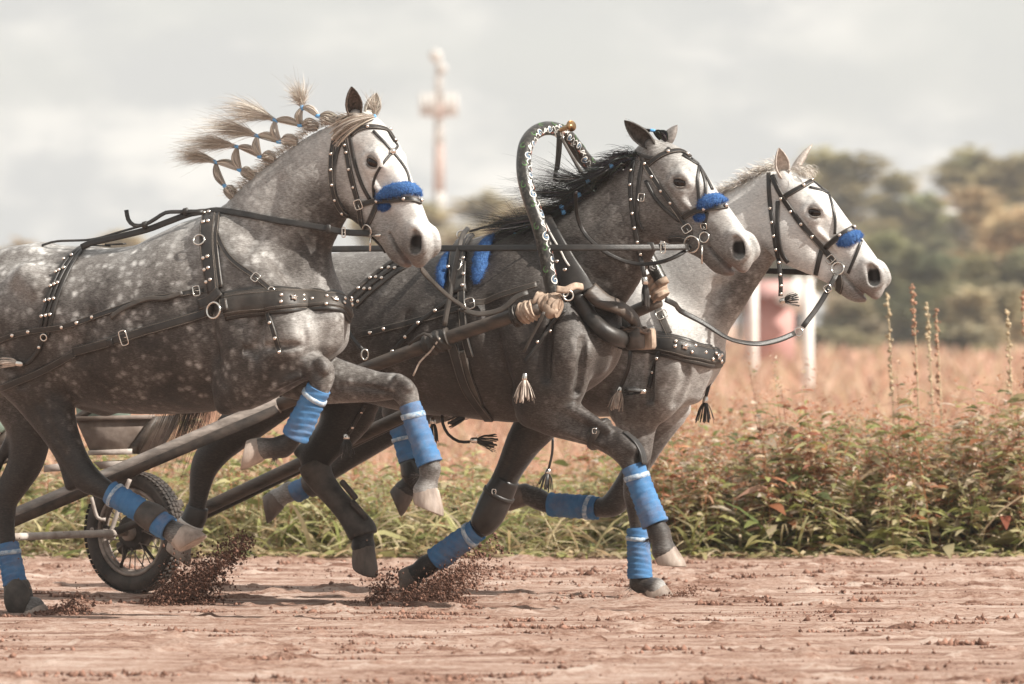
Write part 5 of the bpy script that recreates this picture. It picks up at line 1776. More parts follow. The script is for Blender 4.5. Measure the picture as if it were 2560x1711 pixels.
# lead strap: near horse's bit to the end of the middle shaft
lead = empty('lead_strap', HM.P(1100, 720, -.45), 'worn strap from the nearest horse muzzle to the shaft end', 'strap')
p3 = [at(*z3([(1640, 440)])[0], yb + .06)] + [at(*q, y) for q, y in zip(z3([(1700, 500), (1800, 620), (1950, 760), (2090, 858)]), (.0, .1, .25, .4))] + \
     [HM.P(*q, l) for q, l in zip(z6([(120, 1280), (250, 1322), (400, 1292), (500, 1212), (575, 1180)]), (-.52, -.50, -.48, -.46, -.44))]
free_strap(lead, p3, .022, 'strap', .005, 'leather_worn', (0.1, -1, .5))

# =========================== middle horse: bridle
B = empty('bridle', HM.P(1650, 600), 'black studded bridle with blue noseband pad on the dark middle horse', 'bridle', 'bridles')
a_ = (bvhM, HM)
s = st(B, z6([(1275, 270), (1256, 380), (1245, 480), (1250, 580), (1258, 670), (1272, 760), (1288, 850), (1305, 935)]), 12, 'halter_strap')
studs(s, *a_, z6([(1251, 385), (1245, 478), (1249, 575), (1258, 665), (1270, 760), (1288, 850), (1305, 930)]), 4.4)
pe = cast(*a_, *z6([(1305, 935)])[0])[0]
pe2 = pe + np.array([.02, -.03, -.09])
free_strap(B, [pe, pe * .5 + pe2 * .5 + np.array([0, -.012, 0]), pe2], .018, 'tassel_strap')
tassel(B, pe2, (.03, 0, -1), .125, .22, 24, 0, 9)
s = st(B, z6([(1332, 300), (1302, 450), (1290, 600), (1292, 710), (1325, 780)]), 10, 'throat_strap')
buckle(s, *a_, *z6([(1320, 560)])[0], (-3, 30), 13, 16)
s = st(B, z6([(1312, 285), (1345, 350), (1392, 430), (1450, 520), (1510, 600), (1570, 690), (1608, 750), (1640, 815)]), 14, 'cheek_strap')
studs(s, *a_, z6([(1340, 342), (1385, 425), (1445, 520), (1506, 597)]), 4.6)
buckle(s, *a_, *z6([(1612, 765)])[0], (26, 40), 18, 16)
st(B, z6([(1345, 450), (1402, 560), (1480, 645), (1565, 715)]), 9, 'cheek_strap')
s = st(B, z6([(1362, 345), (1420, 298), (1490, 266), (1570, 256), (1650, 268)]), 14, 'browband')
studs(s, *a_, z6([(1491, 264), (1623, 264)]), 5)
st(B, z6([(1300, 280), (1350, 300), (1430, 300), (1500, 240)]), 11, 'headpiece')
for q in ([(1585, 282), (1640, 320), (1690, 350)], [(1652, 278), (1690, 345)], [(1692, 352), (1740, 430), (1780, 510)], [(1690, 355), (1682, 450), (1690, 540), (1690, 610)], [(1695, 360), (1730, 450), (1738, 520), (1715, 600)]):
    st(B, z6(q), 8, 'face_strap', thick=.004)
s = st(B, z6([(1585, 692), (1640, 655), (1730, 635), (1800, 624), (1872, 620)]), 15, 'noseband', lift=.004)
studs(s, *a_, z6([(1727, 636), (1860, 620)]), 5.2, h=.012)
pad_on_skin(B, *a_, z6([(1690, 620), (1740, 588), (1800, 572), (1858, 585)]), 15, 10, 'noseband_pad', 5)
pad_on_skin(B, *a_, z6([(1668, 685), (1690, 692), (1728, 676)]), 7, 4, 'noseband_pad', 6)
s = st(B, z6([(1745, 655), (1732, 720), (1730, 775)]), 11, 'bit_hanger')
buckle(s, *a_, *z6([(1731, 745)])[0], (0, 30), 14, 12)
p, n = cast(*a_, *z6([(1655, 862)])[0]); ring_at(B, p + n * .016 , n, .032, .004, 'bit_ring'); pb = p
p, n = cast(*a_, *z6([(1735, 822)])[0]); ring_at(B, p + n * .012, n, .021, .0035, 'bit_ring')
p = p + np.array([-.015, -.03, -.03]); child('bit_shank', MB().tube([p, p + np.array([0, 0, -.075])], .004, 8).mesh('bit_shank'), M['metal'], B)
st(B, z6([(1500, 835), (1560, 825), (1625, 850)]), 16, 'chin_strap', lift=.008)

rein = empty('rein', HM.P(1300, 615, -.25), 'long straight black rein along the dark middle horse', 'rein', 'reins')
yb = pb[1] - .03
p3 = [np.array([*at(*z6([(1620, 882)])[0], yb)]), at(*z6([(1450, 886)])[0], yb - .06), at(*z6([(1000, 888)])[0], HM.P(1480, 620, -.36)[1]), HM.P(*z6([(620, 890)])[0], -.40), HM.P(*z6([(0, 893)])[0], -.32), HM.P(960, 622, -.26), HM.P(800, 624, -.2)]
free_strap(rein, p3, .026, 'rein_strap')
child('buckle', frame_loop(p3[1] + np.array([.004, -.010, 0]), np.array([.009, 0, 0]), np.array([0, 0, .022])).mesh('buckle'), M['metal'], rein)
child('keeper', MB().box(at(*z6([(1375, 886)])[0], yb - .075), (.014, -.004, 0), (0, .007, 0), (0, 0, .021), .003).mesh('keeper'), M['leather'], rein)
rein = empty('check_rein', HM.P(1500, 640, -.2), 'thin slack side rein looping under the dark middle horse throat', 'rein', 'reins')
p3 = []
for q in z6([(885, 520), (880, 680), (930, 790), (1000, 860), (1100, 940), (1220, 988), (1320, 1002), (1420, 992), (1500, 968), (1590, 925), (1640, 880)]):
    p3.append(at(q[0], q[1], Y_of(bvhM, q[0], q[1], yb) - .012))
p3 = smooth_rows(p3, 1)
free_strap(rein, p3, .016, 'rein_strap', .005)

# =========================== middle horse: collar, saddle, straps
Hm = empty('harness', HM.P(1200, 780, -.2), 'black collar harness with blue saddle pads on the dark middle horse', 'harness', 'harnesses')
cp = z6([(690, 735), (735, 830), (785, 950), (835, 1070), (870, 1170), (910, 1270), (975, 1370), (1070, 1450), (1180, 1495)])
P, N = skin_path(bvhM, HM, cp, 9)
N2 = N
child('collar_roll', MB().tube(P + N * .020, .034, 14).mesh('collar_roll'), M['leather'], Hm)
endp = P[-1] + N[-1] * .02

cl = []
for i in range(0, len(P), 3):        # the collar's far half: the near half mirrored through the horse's median plane
    q = P[i] + N[i] * .022
    lat = np.dot(q - HM.o, LATV)
    cl.append(q - 2 * lat * LATV)
child('collar_roll', MB().tube(cl, .036, 12).mesh('collar_roll'), M['leather'], Hm)
cp2 = z6([(735, 735), (790, 880), (838, 1000), (880, 1110), (905, 1200)])
P2, N2 = skin_path(bvhM, HM, cp2, 8)
s = child('collar_flap', ribbon(P2, N2, np.interp(np.linspace(0, 1, len(P2)), [0, .4, .8, 1], [.05, .085, .115, .12]), .012, .050, 'collar_flap', .004), M['leather'], Hm)
for q in z6([(735, 925), (775, 998), (800, 1083), (835, 1060)]):
    p, n = cast(*a_, *q); at_skin(s, STUD, 'stud', p + n * .066, n, 5 / HM.px)
P3, N3 = skin_path(bvhM, HM, z6([(722, 740), (780, 850), (830, 940), (880, 1025)]), 8)
child('white_edging', ribbon(P3, N3, .007, .006, .066, 'white_edging'), M['white_trim'], Hm)
P3, N3 = skin_path(bvhM, HM, z6([(700, 770), (705, 850), (720, 900)]), 8)
M['wood_black'] = noisy('worn_black_wood', (.030, .025, .022), (.10, .075, .058), 9, .5, .4, stretch=(1, 1, 3))
M['wood_end'] = noisy('sawn_wood', (.22, .155, .11), (.40, .30, .23), 22, .85, .3)
hames = z6([(925, 1195), (990, 1265), (1070, 1335), (1160, 1400), (1230, 1440)])
P4, N4 = skin_path(bvhM, HM, hames, 8)
w0 = np.linspace(.075, .085, len(P4))
child('hame', ribbon(P4, N4 + np.array([.2, 0, .55]), w0, .032, .058, 'hame', 0, smooth=False), M['wood_black'], Hm)
e0 = P4[-1] + N4[-1] * .07
dv = unit(P4[-1] - P4[-4])
for k, off in enumerate((np.zeros(3), LATV * .085 + FWD * .012)):
    child('hame_block', MB().box(e0 + dv * .03 + off, dv * .042, LATV * .034, np.cross(dv, LATV) * .030, .006).mesh('hame_block'), M['wood_end' if k else 'wood_black'], Hm)
rp = [e0 + dv * .02 + np.array([math.cos(t) * .055 - .01, math.sin(t) * .05 + .03, .030 + .006 * math.sin(3 * t)]) for t in np.linspace(-2.6, 2.8, 26)]
M['rope'] = noisy('brown_rope', (.10, .07, .055), (.24, .17, .13), 60, .9, .6, bscale=150)
child('hame_rope', MB().tube(rp, .007, 7).mesh('hame_rope'), M['rope'], Hm)
child('hame_rope', MB().tube([q + np.array([.012, -.004, -.010]) for q in rp[::-1]], .007, 7).mesh('hame_rope'), M['rope'], Hm)
# saddle with blue pads
pad_on_skin(Hm, *a_, z6([(360, 822), (310, 880), (278, 960), (258, 1050), (240, 1130)]), 20, 14, 'saddle_pad', 7)
pad_on_skin(Hm, *a_, z6([(60, 930), (30, 1000), (18, 1080), (22, 1150)]), 14, 10, 'saddle_pad', 8)
s = st(Hm, z6([(200, 800), (150, 870), (118, 960), (118, 1080), (128, 1190)]), 44, 'saddle_flap', thick=.012, lift=.010, pad=.004)
studs(s, *a_, z6([(170, 985), (72, 1040), (170, 1080), (160, 1150)]), 5, h=.03)
s = st(Hm, z6([(160, 1000), (150, 1150), (150, 1300), (175, 1480), (205, 1600)]), 19, 'girth', thick=.010, lift=.014)
buckle(s, *a_, *z6([(133, 1030)])[0], (0, 40), 16, 26, h=.034)
st(Hm, z8([(290, 20), (330, 150), (372, 265), (428, 350), (500, 440)]), 26, 'girth', thick=.010, lift=.006)
st(Hm, z8([(350, 60), (385, 200), (430, 320), (475, 430)]), 18, 'girth', thick=.010, lift=.002, mat='leather_worn')
bb = [HM.P(*q, l) for q, l in zip(z6([(175, 770), (140, 822), (105, 980), (75, 1150), (45, 1300), (28, 1400)]), (-.14, -.28, -.37, -.42, -.44, -.45))]
free_strap(Hm, bb, .020, 'back_band', .012, 'leather_worn', (.2, -1, .2))
ring_at(Hm, HM.P(*z6([(140, 805)])[0], -.20), (.2, -1, .2), .018, .0035, 'terret_ring')
st(Hm, z6([(420, 740), (330, 775), (270, 800), (200, 790)]), 14, 'top_strap', lift=.03)
st(Hm, z6([(215, 1255), (330, 1225), (460, 1190), (560, 1160), (640, 1140)]), 15, 'tug_strap', lift=.02, mat='leather_worn')
buckle(Hm, *a_, *z6([(205, 1262)])[0], (30, -8), 22, 20, h=.03)
# breeching
base = z3([(1180, 815), (1300, 700), (1420, 605), (1500, 545), (1590, 495)])
rows = [[(1200, 797), (1297, 705), (1387, 617), (1486, 544)], [(1250, 700), (1342, 621), (1432, 550)], [(1248, 801), (1342, 706), (1432, 624), (1533, 548)]]
for k, d in enumerate((0, -13, 13)):
    s = st(Hm, [(x + d * .8, y + d * .75) for x, y in base], 12, 'breeching_strap', lift=.003, mat='leather_worn')
    studs(s, *a_, z3(rows[k]), 5, h=.011)
s = st(Hm, z3([(1270, 1050), (1341, 1041), (1449, 1012), (1700, 950), (1900, 890), (2050, 845)]), 17, 'breeching_strap', lift=.004)
studs(s, *a_, z3([(1341, 1041), (1449, 1012)]), 5, h=.012)
s = st(Hm, z3([(1420, 1335), (1521, 1180), (1618, 1073), (1721, 966), (1849, 866), (1960, 790), (2060, 740)]), 11, 'hip_strap', lift=.008)
studs(s, *a_, z3([(1432, 1298), (1521, 1180), (1618, 1073), (1721, 966), (1849, 866)]), 5, h=.016)
pc = HM.P(*z3([(1130, 955)])[0], -.30); pd_ = HM.P(*z3([(1285, 1190)])[0], -.34)
free_strap(Hm, [pc, pc * .5 + pd_ * .5 + np.array([-.01, -.01, 0]), pd_], .016, 'clip_strap')
child('snap_hook', MB().torus(pd_ + np.array([.004, -.006, -.012]), (.1, -1, 0), .014, .004, 16, 6, 1.5).mesh('snap_hook'), M['metal'], Hm)
# tassels
s = st(Hm, z6([(820, 1300), (750, 1380), (690, 1440), (640, 1530)]) + z8([(700, 130)]), 9, 'tassel_strap', lift=.012)
studs(s, *a_, z6([(700, 1430), (645, 1505)]), 4.5, h=.02)
tassel(Hm, cast(*a_, *z8([(700, 190)])[0])[0] + np.array([0, -.03, .0]), (-.05, -.1, -1), .12, .6, 22, 1, 12)
p0 = HM.P(*z8([(235, 410)])[0], -.05)
free_strap(Hm, [p0] + [HM.P(*q, -.06) for q in z8([(240, 470), (270, 530), (330, 570), (392, 572)])], .012, 'tassel_strap', .005)
tassel(Hm, HM.P(*z8([(398, 562)])[0], -.06), (1, -.1, -.05), .115, .55, 26, 0, 13)
tassel(Hm, HM.P(*z8([(392, 425)])[0], -.03), (-1, 0, -.3), .10, .45, 24, 0, 14)
tassel(Hm, HM.P(*z8([(182, 440)])[0], .05), (.1, 0, -1), .10, .3, 22, 0, 15)
s = st(Hm, z5([(930, 350), (900, 400), (850, 490), (828, 520)]), 10, 'tassel_strap', lift=.01)
studs(s, *a_, z5([(901, 398), (852, 482)]), 4.5, h=.018)
tassel(Hm, HM.P(*z5([(820, 530)])[0], -.16), (.05, -.1, -1), .09, .6, 24, 0, 16)

# =========================== far horse: bridle and breast collar
B = empty('bridle', HF.P(2000, 620), 'black studded bridle with blue noseband pad on the white far horse', 'bridle', 'bridles')
a_ = (bvhF, HF)
s = st(B, z7([(580, 300), (583, 420), (593, 530), (605, 620), (616, 708), (630, 795), (642, 850)]), 11, 'halter_strap')
studs(s, *a_, z7([(593, 530), (604, 620), (616, 708), (630, 795)]), 4.2)
p0 = cast(*a_, *z7([(642, 850)])[0])[0]
hang = [p0] + [at(*q, p0[1] - .01) for q in z7([(650, 920), (658, 1010), (656, 1100)])]
s = free_strap(B, hang, .018, 'hanging_strap')
for q in z7([(647, 880), (655, 960), (661, 1032), (660, 1085)]):
    at_skin(s, STUD, 'stud', at(*q, p0[1] - .018), np.array([0, -1, .2]), .007)
tassel(B, at(*z7([(655, 1135)])[0], p0[1] - .01), (1, -.1, .25), .085, .9, 14, 0, 20)
st(B, z7([(640, 480), (638, 600), (645, 720), (668, 830), (708, 880)]), 11, 'throat_strap')
s = st(B, z7([(600, 315), (640, 400), (690, 485), (750, 572), (800, 640), (862, 710), (920, 775), (980, 842), (1018, 895)]), 14, 'cheek_strap')
studs(s, *a_, z7([(663, 462), (727, 549), (792, 630), (861, 710)]), 4.6)
buckle(s, *a_, *z7([(985, 860)])[0], (30, 35), 17, 14)
s = st(B, z7([(680, 452), (740, 415), (808, 380), (868, 342)]), 13, 'browband')
studs(s, *a_, z7([(807, 380), (858, 346)]), 4.6)
for q in ([(845, 388), (915, 405), (965, 430)], [(868, 350), (920, 378), (970, 428)], [(972, 438), (998, 520), (1014, 600), (1012, 695)]):
    st(B, z7(q), 7, 'face_strap', thick=.004)
s = st(B, z7([(950, 785), (1000, 738), (1045, 704), (1100, 670), (1136, 652)]), 14, 'noseband', lift=.004)
studs(s, *a_, z7([(1044, 702), (1128, 656)]), 5, h=.012)
pad_on_skin(B, *a_, z7([(1035, 765), (1090, 735), (1140, 712), (1188, 705)]), 15, 10, 'noseband_pad', 9)
st(B, z7([(925, 800), (905, 870), (888, 960)]), 12, 'chin_strap')
st(B, z7([(1185, 735), (1150, 830), (1100, 950)]), 8, 'nose_strap', thick=.004)
p, n = cast(*a_, *z7([(1035, 925)])[0]); ring_at(B, p + n * .014, n, .026, .0038, 'bit_ring'); pb = p
st(B, z7([(1035, 965), (1048, 1030), (1030, 1075)]), 20, 'curb_strap', mat='leather_worn')
yb = HF.P(1914, 680, 0)[1]
free_strap(B, [at(*q, yb + .02 * i) for i, q in enumerate(z7([(865, 945), (760, 942), (640, 938), (530, 934)]))], .024, 'throat_lash', .007, 'leather', (0, -1, .1))

rein = empty('rein', HF.P(1900, 800, -.1), 'slack black rein hanging from the white far horse bit', 'rein', 'reins')
y0 = pb[1] - .02
p3 = [at(*q, y0 - .02 * i) for i, q in enumerate(z7([(1022, 955), (960, 1072), (900, 1170), (850, 1238), (802, 1302)]))]
free_strap(rein, p3, .022, 'rein_strap', .006)
rc = at(*z7([(775, 1335)])[0], y0 - .10)
ring_at(rein, rc, (0, -1, .15), .017, .0035)
q_ = z7([(750, 1342), (650, 1385), (520, 1412), (400, 1402), (300, 1370), (150, 1275), (0, 1195)]) + z6([(1540, 1262), (1470, 1225)])
ye = HM.P(1660, 745, .40)[1]
p3 = [at(*q, y0 - .10 + (ye - (y0 - .10)) * (i / (len(q_) - 1))) for i, q in enumerate(q_)]
free_strap(rein, p3, .023, 'rein_strap', .006, 'leather', (0.1, -1, .2), [0, .1, .5, .6, .3, .1, 0])
buck = p3 and at(*z7([(965, 1050)])[0], y0 - .03)
child('buckle', frame_loop(buck, np.array([.008, 0, -.012]), np.array([-.012, 0, -.008])).mesh('buckle'), M['metal'], rein)

Hf = empty('harness', HF.P(1700, 880, -.1), 'black studded breast collar on the white headed far horse', 'harness', 'harnesses')
bc_pts = [(1560, 846), (1610, 852), (1660, 862), (1700, 872), (1740, 884), (1775, 894)] + [(1800, 890, .02), (1815, 888, .10), (1810, 884, .17)]
st(Hf, bc_pts, 62, 'collar_backing', thick=.012, lift=0)
s = st(Hf, bc_pts, 44, 'breast_collar', thick=.010, lift=.011, pad=.003)
studs(s, *a_, z8([(1540, 18), (1540, 44), (1633, 44), (1627, 72), (1692, 82), (1745, 85), (1732, 115), (1772, 84), (1770, 122)]), 5, h=.023)
studs(s, *a_, z8([(1585, 45), (1758, 103)]), 8, FLOWER, 'rosette', h=.023)
s = st(Hf, z6([(1420, 1285), (1450, 1350), (1475, 1410), (1497, 1455)]), 18, 'neck_strap', lift=.006, mat='leather_worn')
buckle(s, *a_, *z6([(1448, 1335)])[0], (18, 40), 22, 18, h=.014)
s = st(Hf, z8([(1460, 62), (1435, 120), (1412, 185), (1388, 270)]), 9, 'tassel_strap', lift=.006)
studs(s, *a_, z8([(1446, 105), (1414, 182)]), 4.5, h=.014)
p = cast(*a_, *z8([(1375, 290)])[0])[0] + np.array([0, -.03, 0])
tassel(Hf, p, (-1, -.2, .12), .10, .35, 22, 0, 21)
p0, p1 = cast(*a_, *z8([(1290, 60)])[0])[0] + np.array([0, -.02, 0]), cast(*a_, *z8([(1235, 265)])[0])[0] + np.array([0, -.03, 0])
free_strap(Hf, [p0, p0 * .5 + p1 * .5 + np.array([.01, -.02, 0]), p1], .016, 'tassel_strap')
tassel(Hf, p1, (-.25, -.2, -1), .10, .55, 22, 1, 22)
p0, p1 = HF.P(*z8([(1745, 160)])[0], .05), HF.P(*z8([(1712, 320)])[0], .03)
free_strap(Hf, [p0, p0 * .5 + p1 * .5 + np.array([.004, 0, 0]), p1], .014, 'tassel_strap')
tassel(Hf, p1, (-.12, -.1, -1), .115, .75, 24, 0, 23)
p0, p1 = HM.P(*z8([(855, 545)])[0], .22), HM.P(*z8([(832, 725)])[0], .22)
free_strap(Hf, [p0, p0 * .5 + p1 * .5 + np.array([.006, 0, 0]), p1], .010, 'tassel_strap')
tassel(Hf, p1, (-.2, -.1, -1), .085, .7, 22, 0, 24)
# ------------------------------------------------------------------ manes, forelocks, tails
M['hair'] = vcol_mat('horse_hair', .45, .12, .5)


def strands(P, lines, width, cols, taper=True):
    """lines (n,k,3): thin ribbons turned to random sides"""
    n, k, _ = lines.shape
    t = np.gradient(lines, axis=1)
    t /= np.linalg.norm(t, axis=2)[..., None] + 1e-9
    sd = np.cross(t, rng.normal(0, 1, (n, 1, 3)))
    sd /= np.linalg.norm(sd, axis=2)[..., None] + 1e-9
    w = np.broadcast_to(np.asarray(width, float), (n,))[:, None] * (np.linspace(1, .25, k) if taper else np.ones(k))[None]
    V = np.stack([lines - sd * w[..., None], lines + sd * w[..., None]], 2).reshape(n, -1, 3)
    f = np.array([(2 * i, 2 * i + 1, 2 * i + 3, 2 * i + 2) for i in range(k - 1)])
    F = (f[None] + (np.arange(n) * 2 * k)[:, None, None]).reshape(-1, 4)
    P.add(V.reshape(-1, 3), F, np.repeat(cols, 2 * k, 0))


def bezier(a, b, c, d, k):
    t = np.linspace(0, 1, k)[None, :, None]
    return (1 - t) ** 3 * a[:, None] + 3 * (1 - t) ** 2 * t * b[:, None] + 3 * (1 - t) * t * t * c[:, None] + t ** 3 * d[:, None]


def lock(parent, p0, p1, w, bow, pal, n=70, name='mane_lock', w0=.35, w1=.2):
    """spindle of hair from p0 to p1, bulging w, bowed by vector bow"""
    p0, p1, bow = (np.asarray(q, float) for q in (p0, p1, bow))
    k = 9
    t = np.linspace(0, 1, k)
    c = p0 + (p1 - p0) * t[:, None] + bow * (np.sin(np.pi * t))[:, None]
    prof = np.sin(np.pi * t) ** .8 * w + w * (w0 * (1 - t) + w1 * t)
    ax = unit(p1 - p0); a = unit(np.cross(ax, (0.1, 1, 0.05))); b = np.cross(ax, a)
    th = rng.random(n) * 6.283; r = np.sqrt(rng.random(n))
    tw = rng.normal(0, .5, n)
    ang = th[:, None] + tw[:, None] * t[None]
    lines = c[None] + (np.cos(ang)[..., None] * a + np.sin(ang)[..., None] * b * .8) * (r[:, None] * prof[None])[..., None]
    P = Plants()
    strands(P, lines, .0016, pick(pal, n, .2), False)
    # solid heart so that the lock is not see-through
    rings = [c[i] + prof[i] * .72 * (np.cos(np.arange(8) * .785)[:, None] * a + np.sin(np.arange(8) * .785)[:, None] * b * .8) for i in range(k)]
    v = np.concatenate(rings)
    f = np.array([(i * 8 + j, i * 8 + (j + 1) % 8, (i + 1) * 8 + (j + 1) % 8, (i + 1) * 8 + j) for i in range(k - 1) for j in range(8)])
    P.add(v, f, pick(pal, 1, .05)[0] * .8)
    return child(name, P.mesh(name), M['hair'], parent)


def tuft(parent, p0, d, L, spread, pal, n=260, name='mane_tuft', wind=(-.35, 0, .05), wave=.012):
    """loose end of hair fanning out from a tie"""
    p0, d = np.asarray(p0, float), unit(d)
    e = d + rng.normal(0, spread, (n, 3)) * np.array([1, .7, 1])
    ln = L * (.45 + .6 * rng.random(n))[:, None]
    a = np.tile(p0, (n, 1)) + rng.normal(0, .0025, (n, 3))
    b = a + (d * .55 + e * .45) * ln * .33
    c = a + e * ln * .72 + np.asarray(wind) * ln * .12
    f = a + e * ln * .9 + np.asarray(wind) * ln * (.25 + .7 * rng.random((n, 1))) + rng.normal(0, wave, (n, 3)) * (ln / .15)
    P = Plants()
    strands(P, bezier(a, b, c, f, 8), .0009, pick(pal, n, .2))
    o = child(name, P.mesh(name), M['hair'], parent)
    return tag(o, kind='stuff')


def tie(parent, c, d, r, L=.02):
    c = np.asarray(c, float); d = unit(d)
    return child('hair_tie', MB().tube([c - d * L * .5, c - d * L * .2, c + d * L * .2, c + d * L * .5], [r * .95, r * 1.1, r * 1.1, r * .95], 10).mesh('hair_tie'), M['blue_tie'], parent)


BLOND = [(.58, .525, .46), (.50, .44, .375), (.65, .60, .535), (.42, .35, .285)]
BLACKH = [(.012, .011, .011), (.022, .020, .019), (.034, .031, .029)]
WHITEH = [(.62, .57, .51), (.70, .65, .59), (.50, .45, .40)]

# ---- near horse: net of ties flying from the crest
LM = -.03
n1 = lambda x, y, l=LM: HN.P(*z1([(x, y)])[0], l)
crest = [(1400, 392), (1235, 432), (1075, 545), (900, 690), (745, 830), (580, 985)]
T1 = [(1245, 348), (1105, 420), (940, 548), (790, 667), (630, 772), (511, 900)]
U1 = [(1113, 277), (902, 380), (760, 502), (604, 588), (437, 710)]
for (cx_, cy_), (tx, ty) in zip(crest, T1):
    a, b = n1(cx_, cy_), n1(tx, ty, LM - .01)
    lock(horseN, a, b, .0150, np.array([-.004, 0, .008]), BLOND, 110, w0=1.1)
    tie(horseN, b, b - a, .0078, .026)
for i, (ux, uy) in enumerate(U1):
    u = n1(ux, uy, LM - .015)
    for j, bow in ((i, (0, 0, .010)), (i + 1, (-.012, 0, -.002))):
        b = n1(*T1[j], LM - .01)
        lock(horseN, b, u, .0135, np.array(bow), BLOND, 70)
    tv = [(-.15, 0, 1.0), (-1.0, 0, .55), (-1, 0, .42), (-1, 0, .30), (-1, 0, .50)][i]
    tie(horseN, u, np.array(tv), .0068, .026)
    L = [.095, .16, .16, .16, .12][i]
    tuft(horseN, u, tv, L, [.36, .20, .19, .17, .17][i], BLOND, 620, wind=(-.7, 0, -.28) if i else (-.2, 0, -.1), wave=.016)
# short fuzzy roots along the crest
P = Plants()
q = spline([(x, y, 0) for x, y in [(560, 985), (745, 835), (900, 695), (1075, 555), (1235, 440), (1400, 395), (1480, 360)]], 3)[:, :2]
idx = rng.integers(0, len(q), 900)
ro = np.array([n1(*q[i]) for i in idx]) + rng.normal(0, .006, (900, 3))
e = ro + np.array([-.03, 0, .012]) + rng.normal(0, .010, (900, 3))
strands(P, bezier(ro, ro + [0, 0, .01], e, e + [-.006, 0, -.003], 5), .0012, pick(BLOND, 900, .2))
tag(child('mane_roots', P.mesh('mane_roots'), M['hair'], horseN), kind='stuff')
# forelock, combed aside and tied
f0, f1 = cast(bvhN, HN, *z1([(1395, 500)])[0]), cast(bvhN, HN, *z1([(1668, 372)])[0])
fm = cast(bvhN, HN, *z1([(1530, 400)])[0])
A, Cc, E = f0[0] + f0[1] * .008, fm[0] + fm[1] * .022, f1[0] + f1[1] * .012
n_ = 260
P = Plants()
j = rng.normal(0, 1, (n_, 3))
strands(P, bezier(A + j * [.012, .006, .022], Cc + j * [.008, .006, .018] - [.03, 0, .01], Cc + j * .008 + [.03, 0, .008], E + j * .003, 9), .0014, pick(BLOND, n_, .2), False)
tag(child('forelock', P.mesh('forelock'), M['hair'], horseN), kind='stuff')
tie(horseN, E, (.6, 0, .6), .007, .022)
tuft(horseN, E + np.array([.004, 0, .01]), (-.1, 0, 1), .085, .30, BLOND, 160, 'forelock_tuft', (0, 0, 0), .006)

# ---- middle horse: black windblown mane in tied hanks
n6 = lambda x, y, l=-.05: HM.P(*z6([(x, y)])[0], l)
for i, (cx_, cy_, tx, ty, L, dv, sp) in enumerate([
        (1090, 395, 968, 452, .20, (-1, 0, .12), .22), (1010, 480, 908, 540, .24, (-1, 0, .05), .16), (930, 560, 795, 620, .14, (-1, 0, -.35), .3),
        (880, 640, 808, 655, .24, (-1, 0, -.28), .2), (760, 700, 560, 745, .16, (-1, -.1, .02), .3), (1200, 330, 1120, 352, .10, (-1, 0, -.5), .3), (700, 735, 488, 803, .08, (-1, 0, -.1), .3)]):
    a, b = n6(cx_, cy_), n6(tx, ty, -.09)
    lock(horseM, a, b, .024, np.array([0, 0, .012]), BLACKH, 100, w0=1.1, w1=.3)
    tie(horseM, b, b - a, .0095, .020)
    tuft(horseM, b, dv, L, sp, BLACKH, 330, wind=(-.5, 0, .0))
q = spline([(x, y, 0) for x, y in [(600, 765), (720, 712), (830, 640), (930, 545), (1020, 460), (1110, 380), (1200, 325), (1280, 285)]], 3)[:, :2]
idx = rng.integers(0, len(q), 2600)
ro = np.array([n6(*q[i], -.045) for i in idx]) + rng.normal(0, .012, (2600, 3))
e = ro + np.array([-.085, -.02, -.018]) * (.5 + .8 * rng.random((2600, 1))) + rng.normal(0, .022, (2600, 3))
P = Plants()
strands(P, bezier(ro, ro + [-.01, -.01, .02], e + [.02, 0, .012], e, 7), .0013, pick(BLACKH, 2600, .2))
tag(child('mane_hair', P.mesh('mane_hair'), M['hair'], horseM), kind='stuff')
# stray wisps blown across the bow
P = Plants()
ro = np.array([n6(rng.uniform(850, 1020), rng.uniform(430, 560), -.09) for _ in range(110)])
e = ro + np.stack([rng.uniform(-.16, -.06, 110), rng.normal(0, .03, 110), rng.normal(.02, .055, 110)], 1)
strands(P, bezier(ro, ro + [-.04, 0, .02], e + [.03, 0, -.01], e, 9), .0008, pick(BLACKH, 110, .2))
ro = np.array([n6(rng.uniform(480, 620), rng.uniform(690, 770), -.08) for _ in range(150)])
e = ro + np.stack([rng.uniform(-.10, -.03, 150), rng.normal(0, .03, 150), rng.normal(.0, .035, 150)], 1)
strands(P, bezier(ro, ro + [-.03, 0, .02], e + [.02, 0, .01], e, 8), .0009, pick(BLACKH, 150, .2))
tag(child('mane_wisps', P.mesh('mane_wisps'), M['hair'], horseM), kind='stuff')
# forelock tied on the poll
a, b = n6(1420, 200, -.02), n6(1395, 152, -.02)
f0 = hdM.p(.005, .118, -.015)
lock(horseM, f0, f0 + np.array([-.03, 0, .03]), .010, np.array([.002, 0, .008]), BLACKH, 80, 'forelock', w0=.9)
lock(horseM, f0 + np.array([.022, 0, -.010]), f0 + np.array([-.026, 0, .026]), .011, np.array([.012, 0, .010]), BLACKH, 90, 'forelock', w0=.8, w1=.4)
tie(horseM, f0 + np.array([-.034, 0, .033]), (-1, 0, .1), .006, .022)
tuft(horseM, f0 + np.array([-.044, 0, .034]), (-1, 0, -.1), .07, .3, BLACKH, 90, 'forelock_tuft')

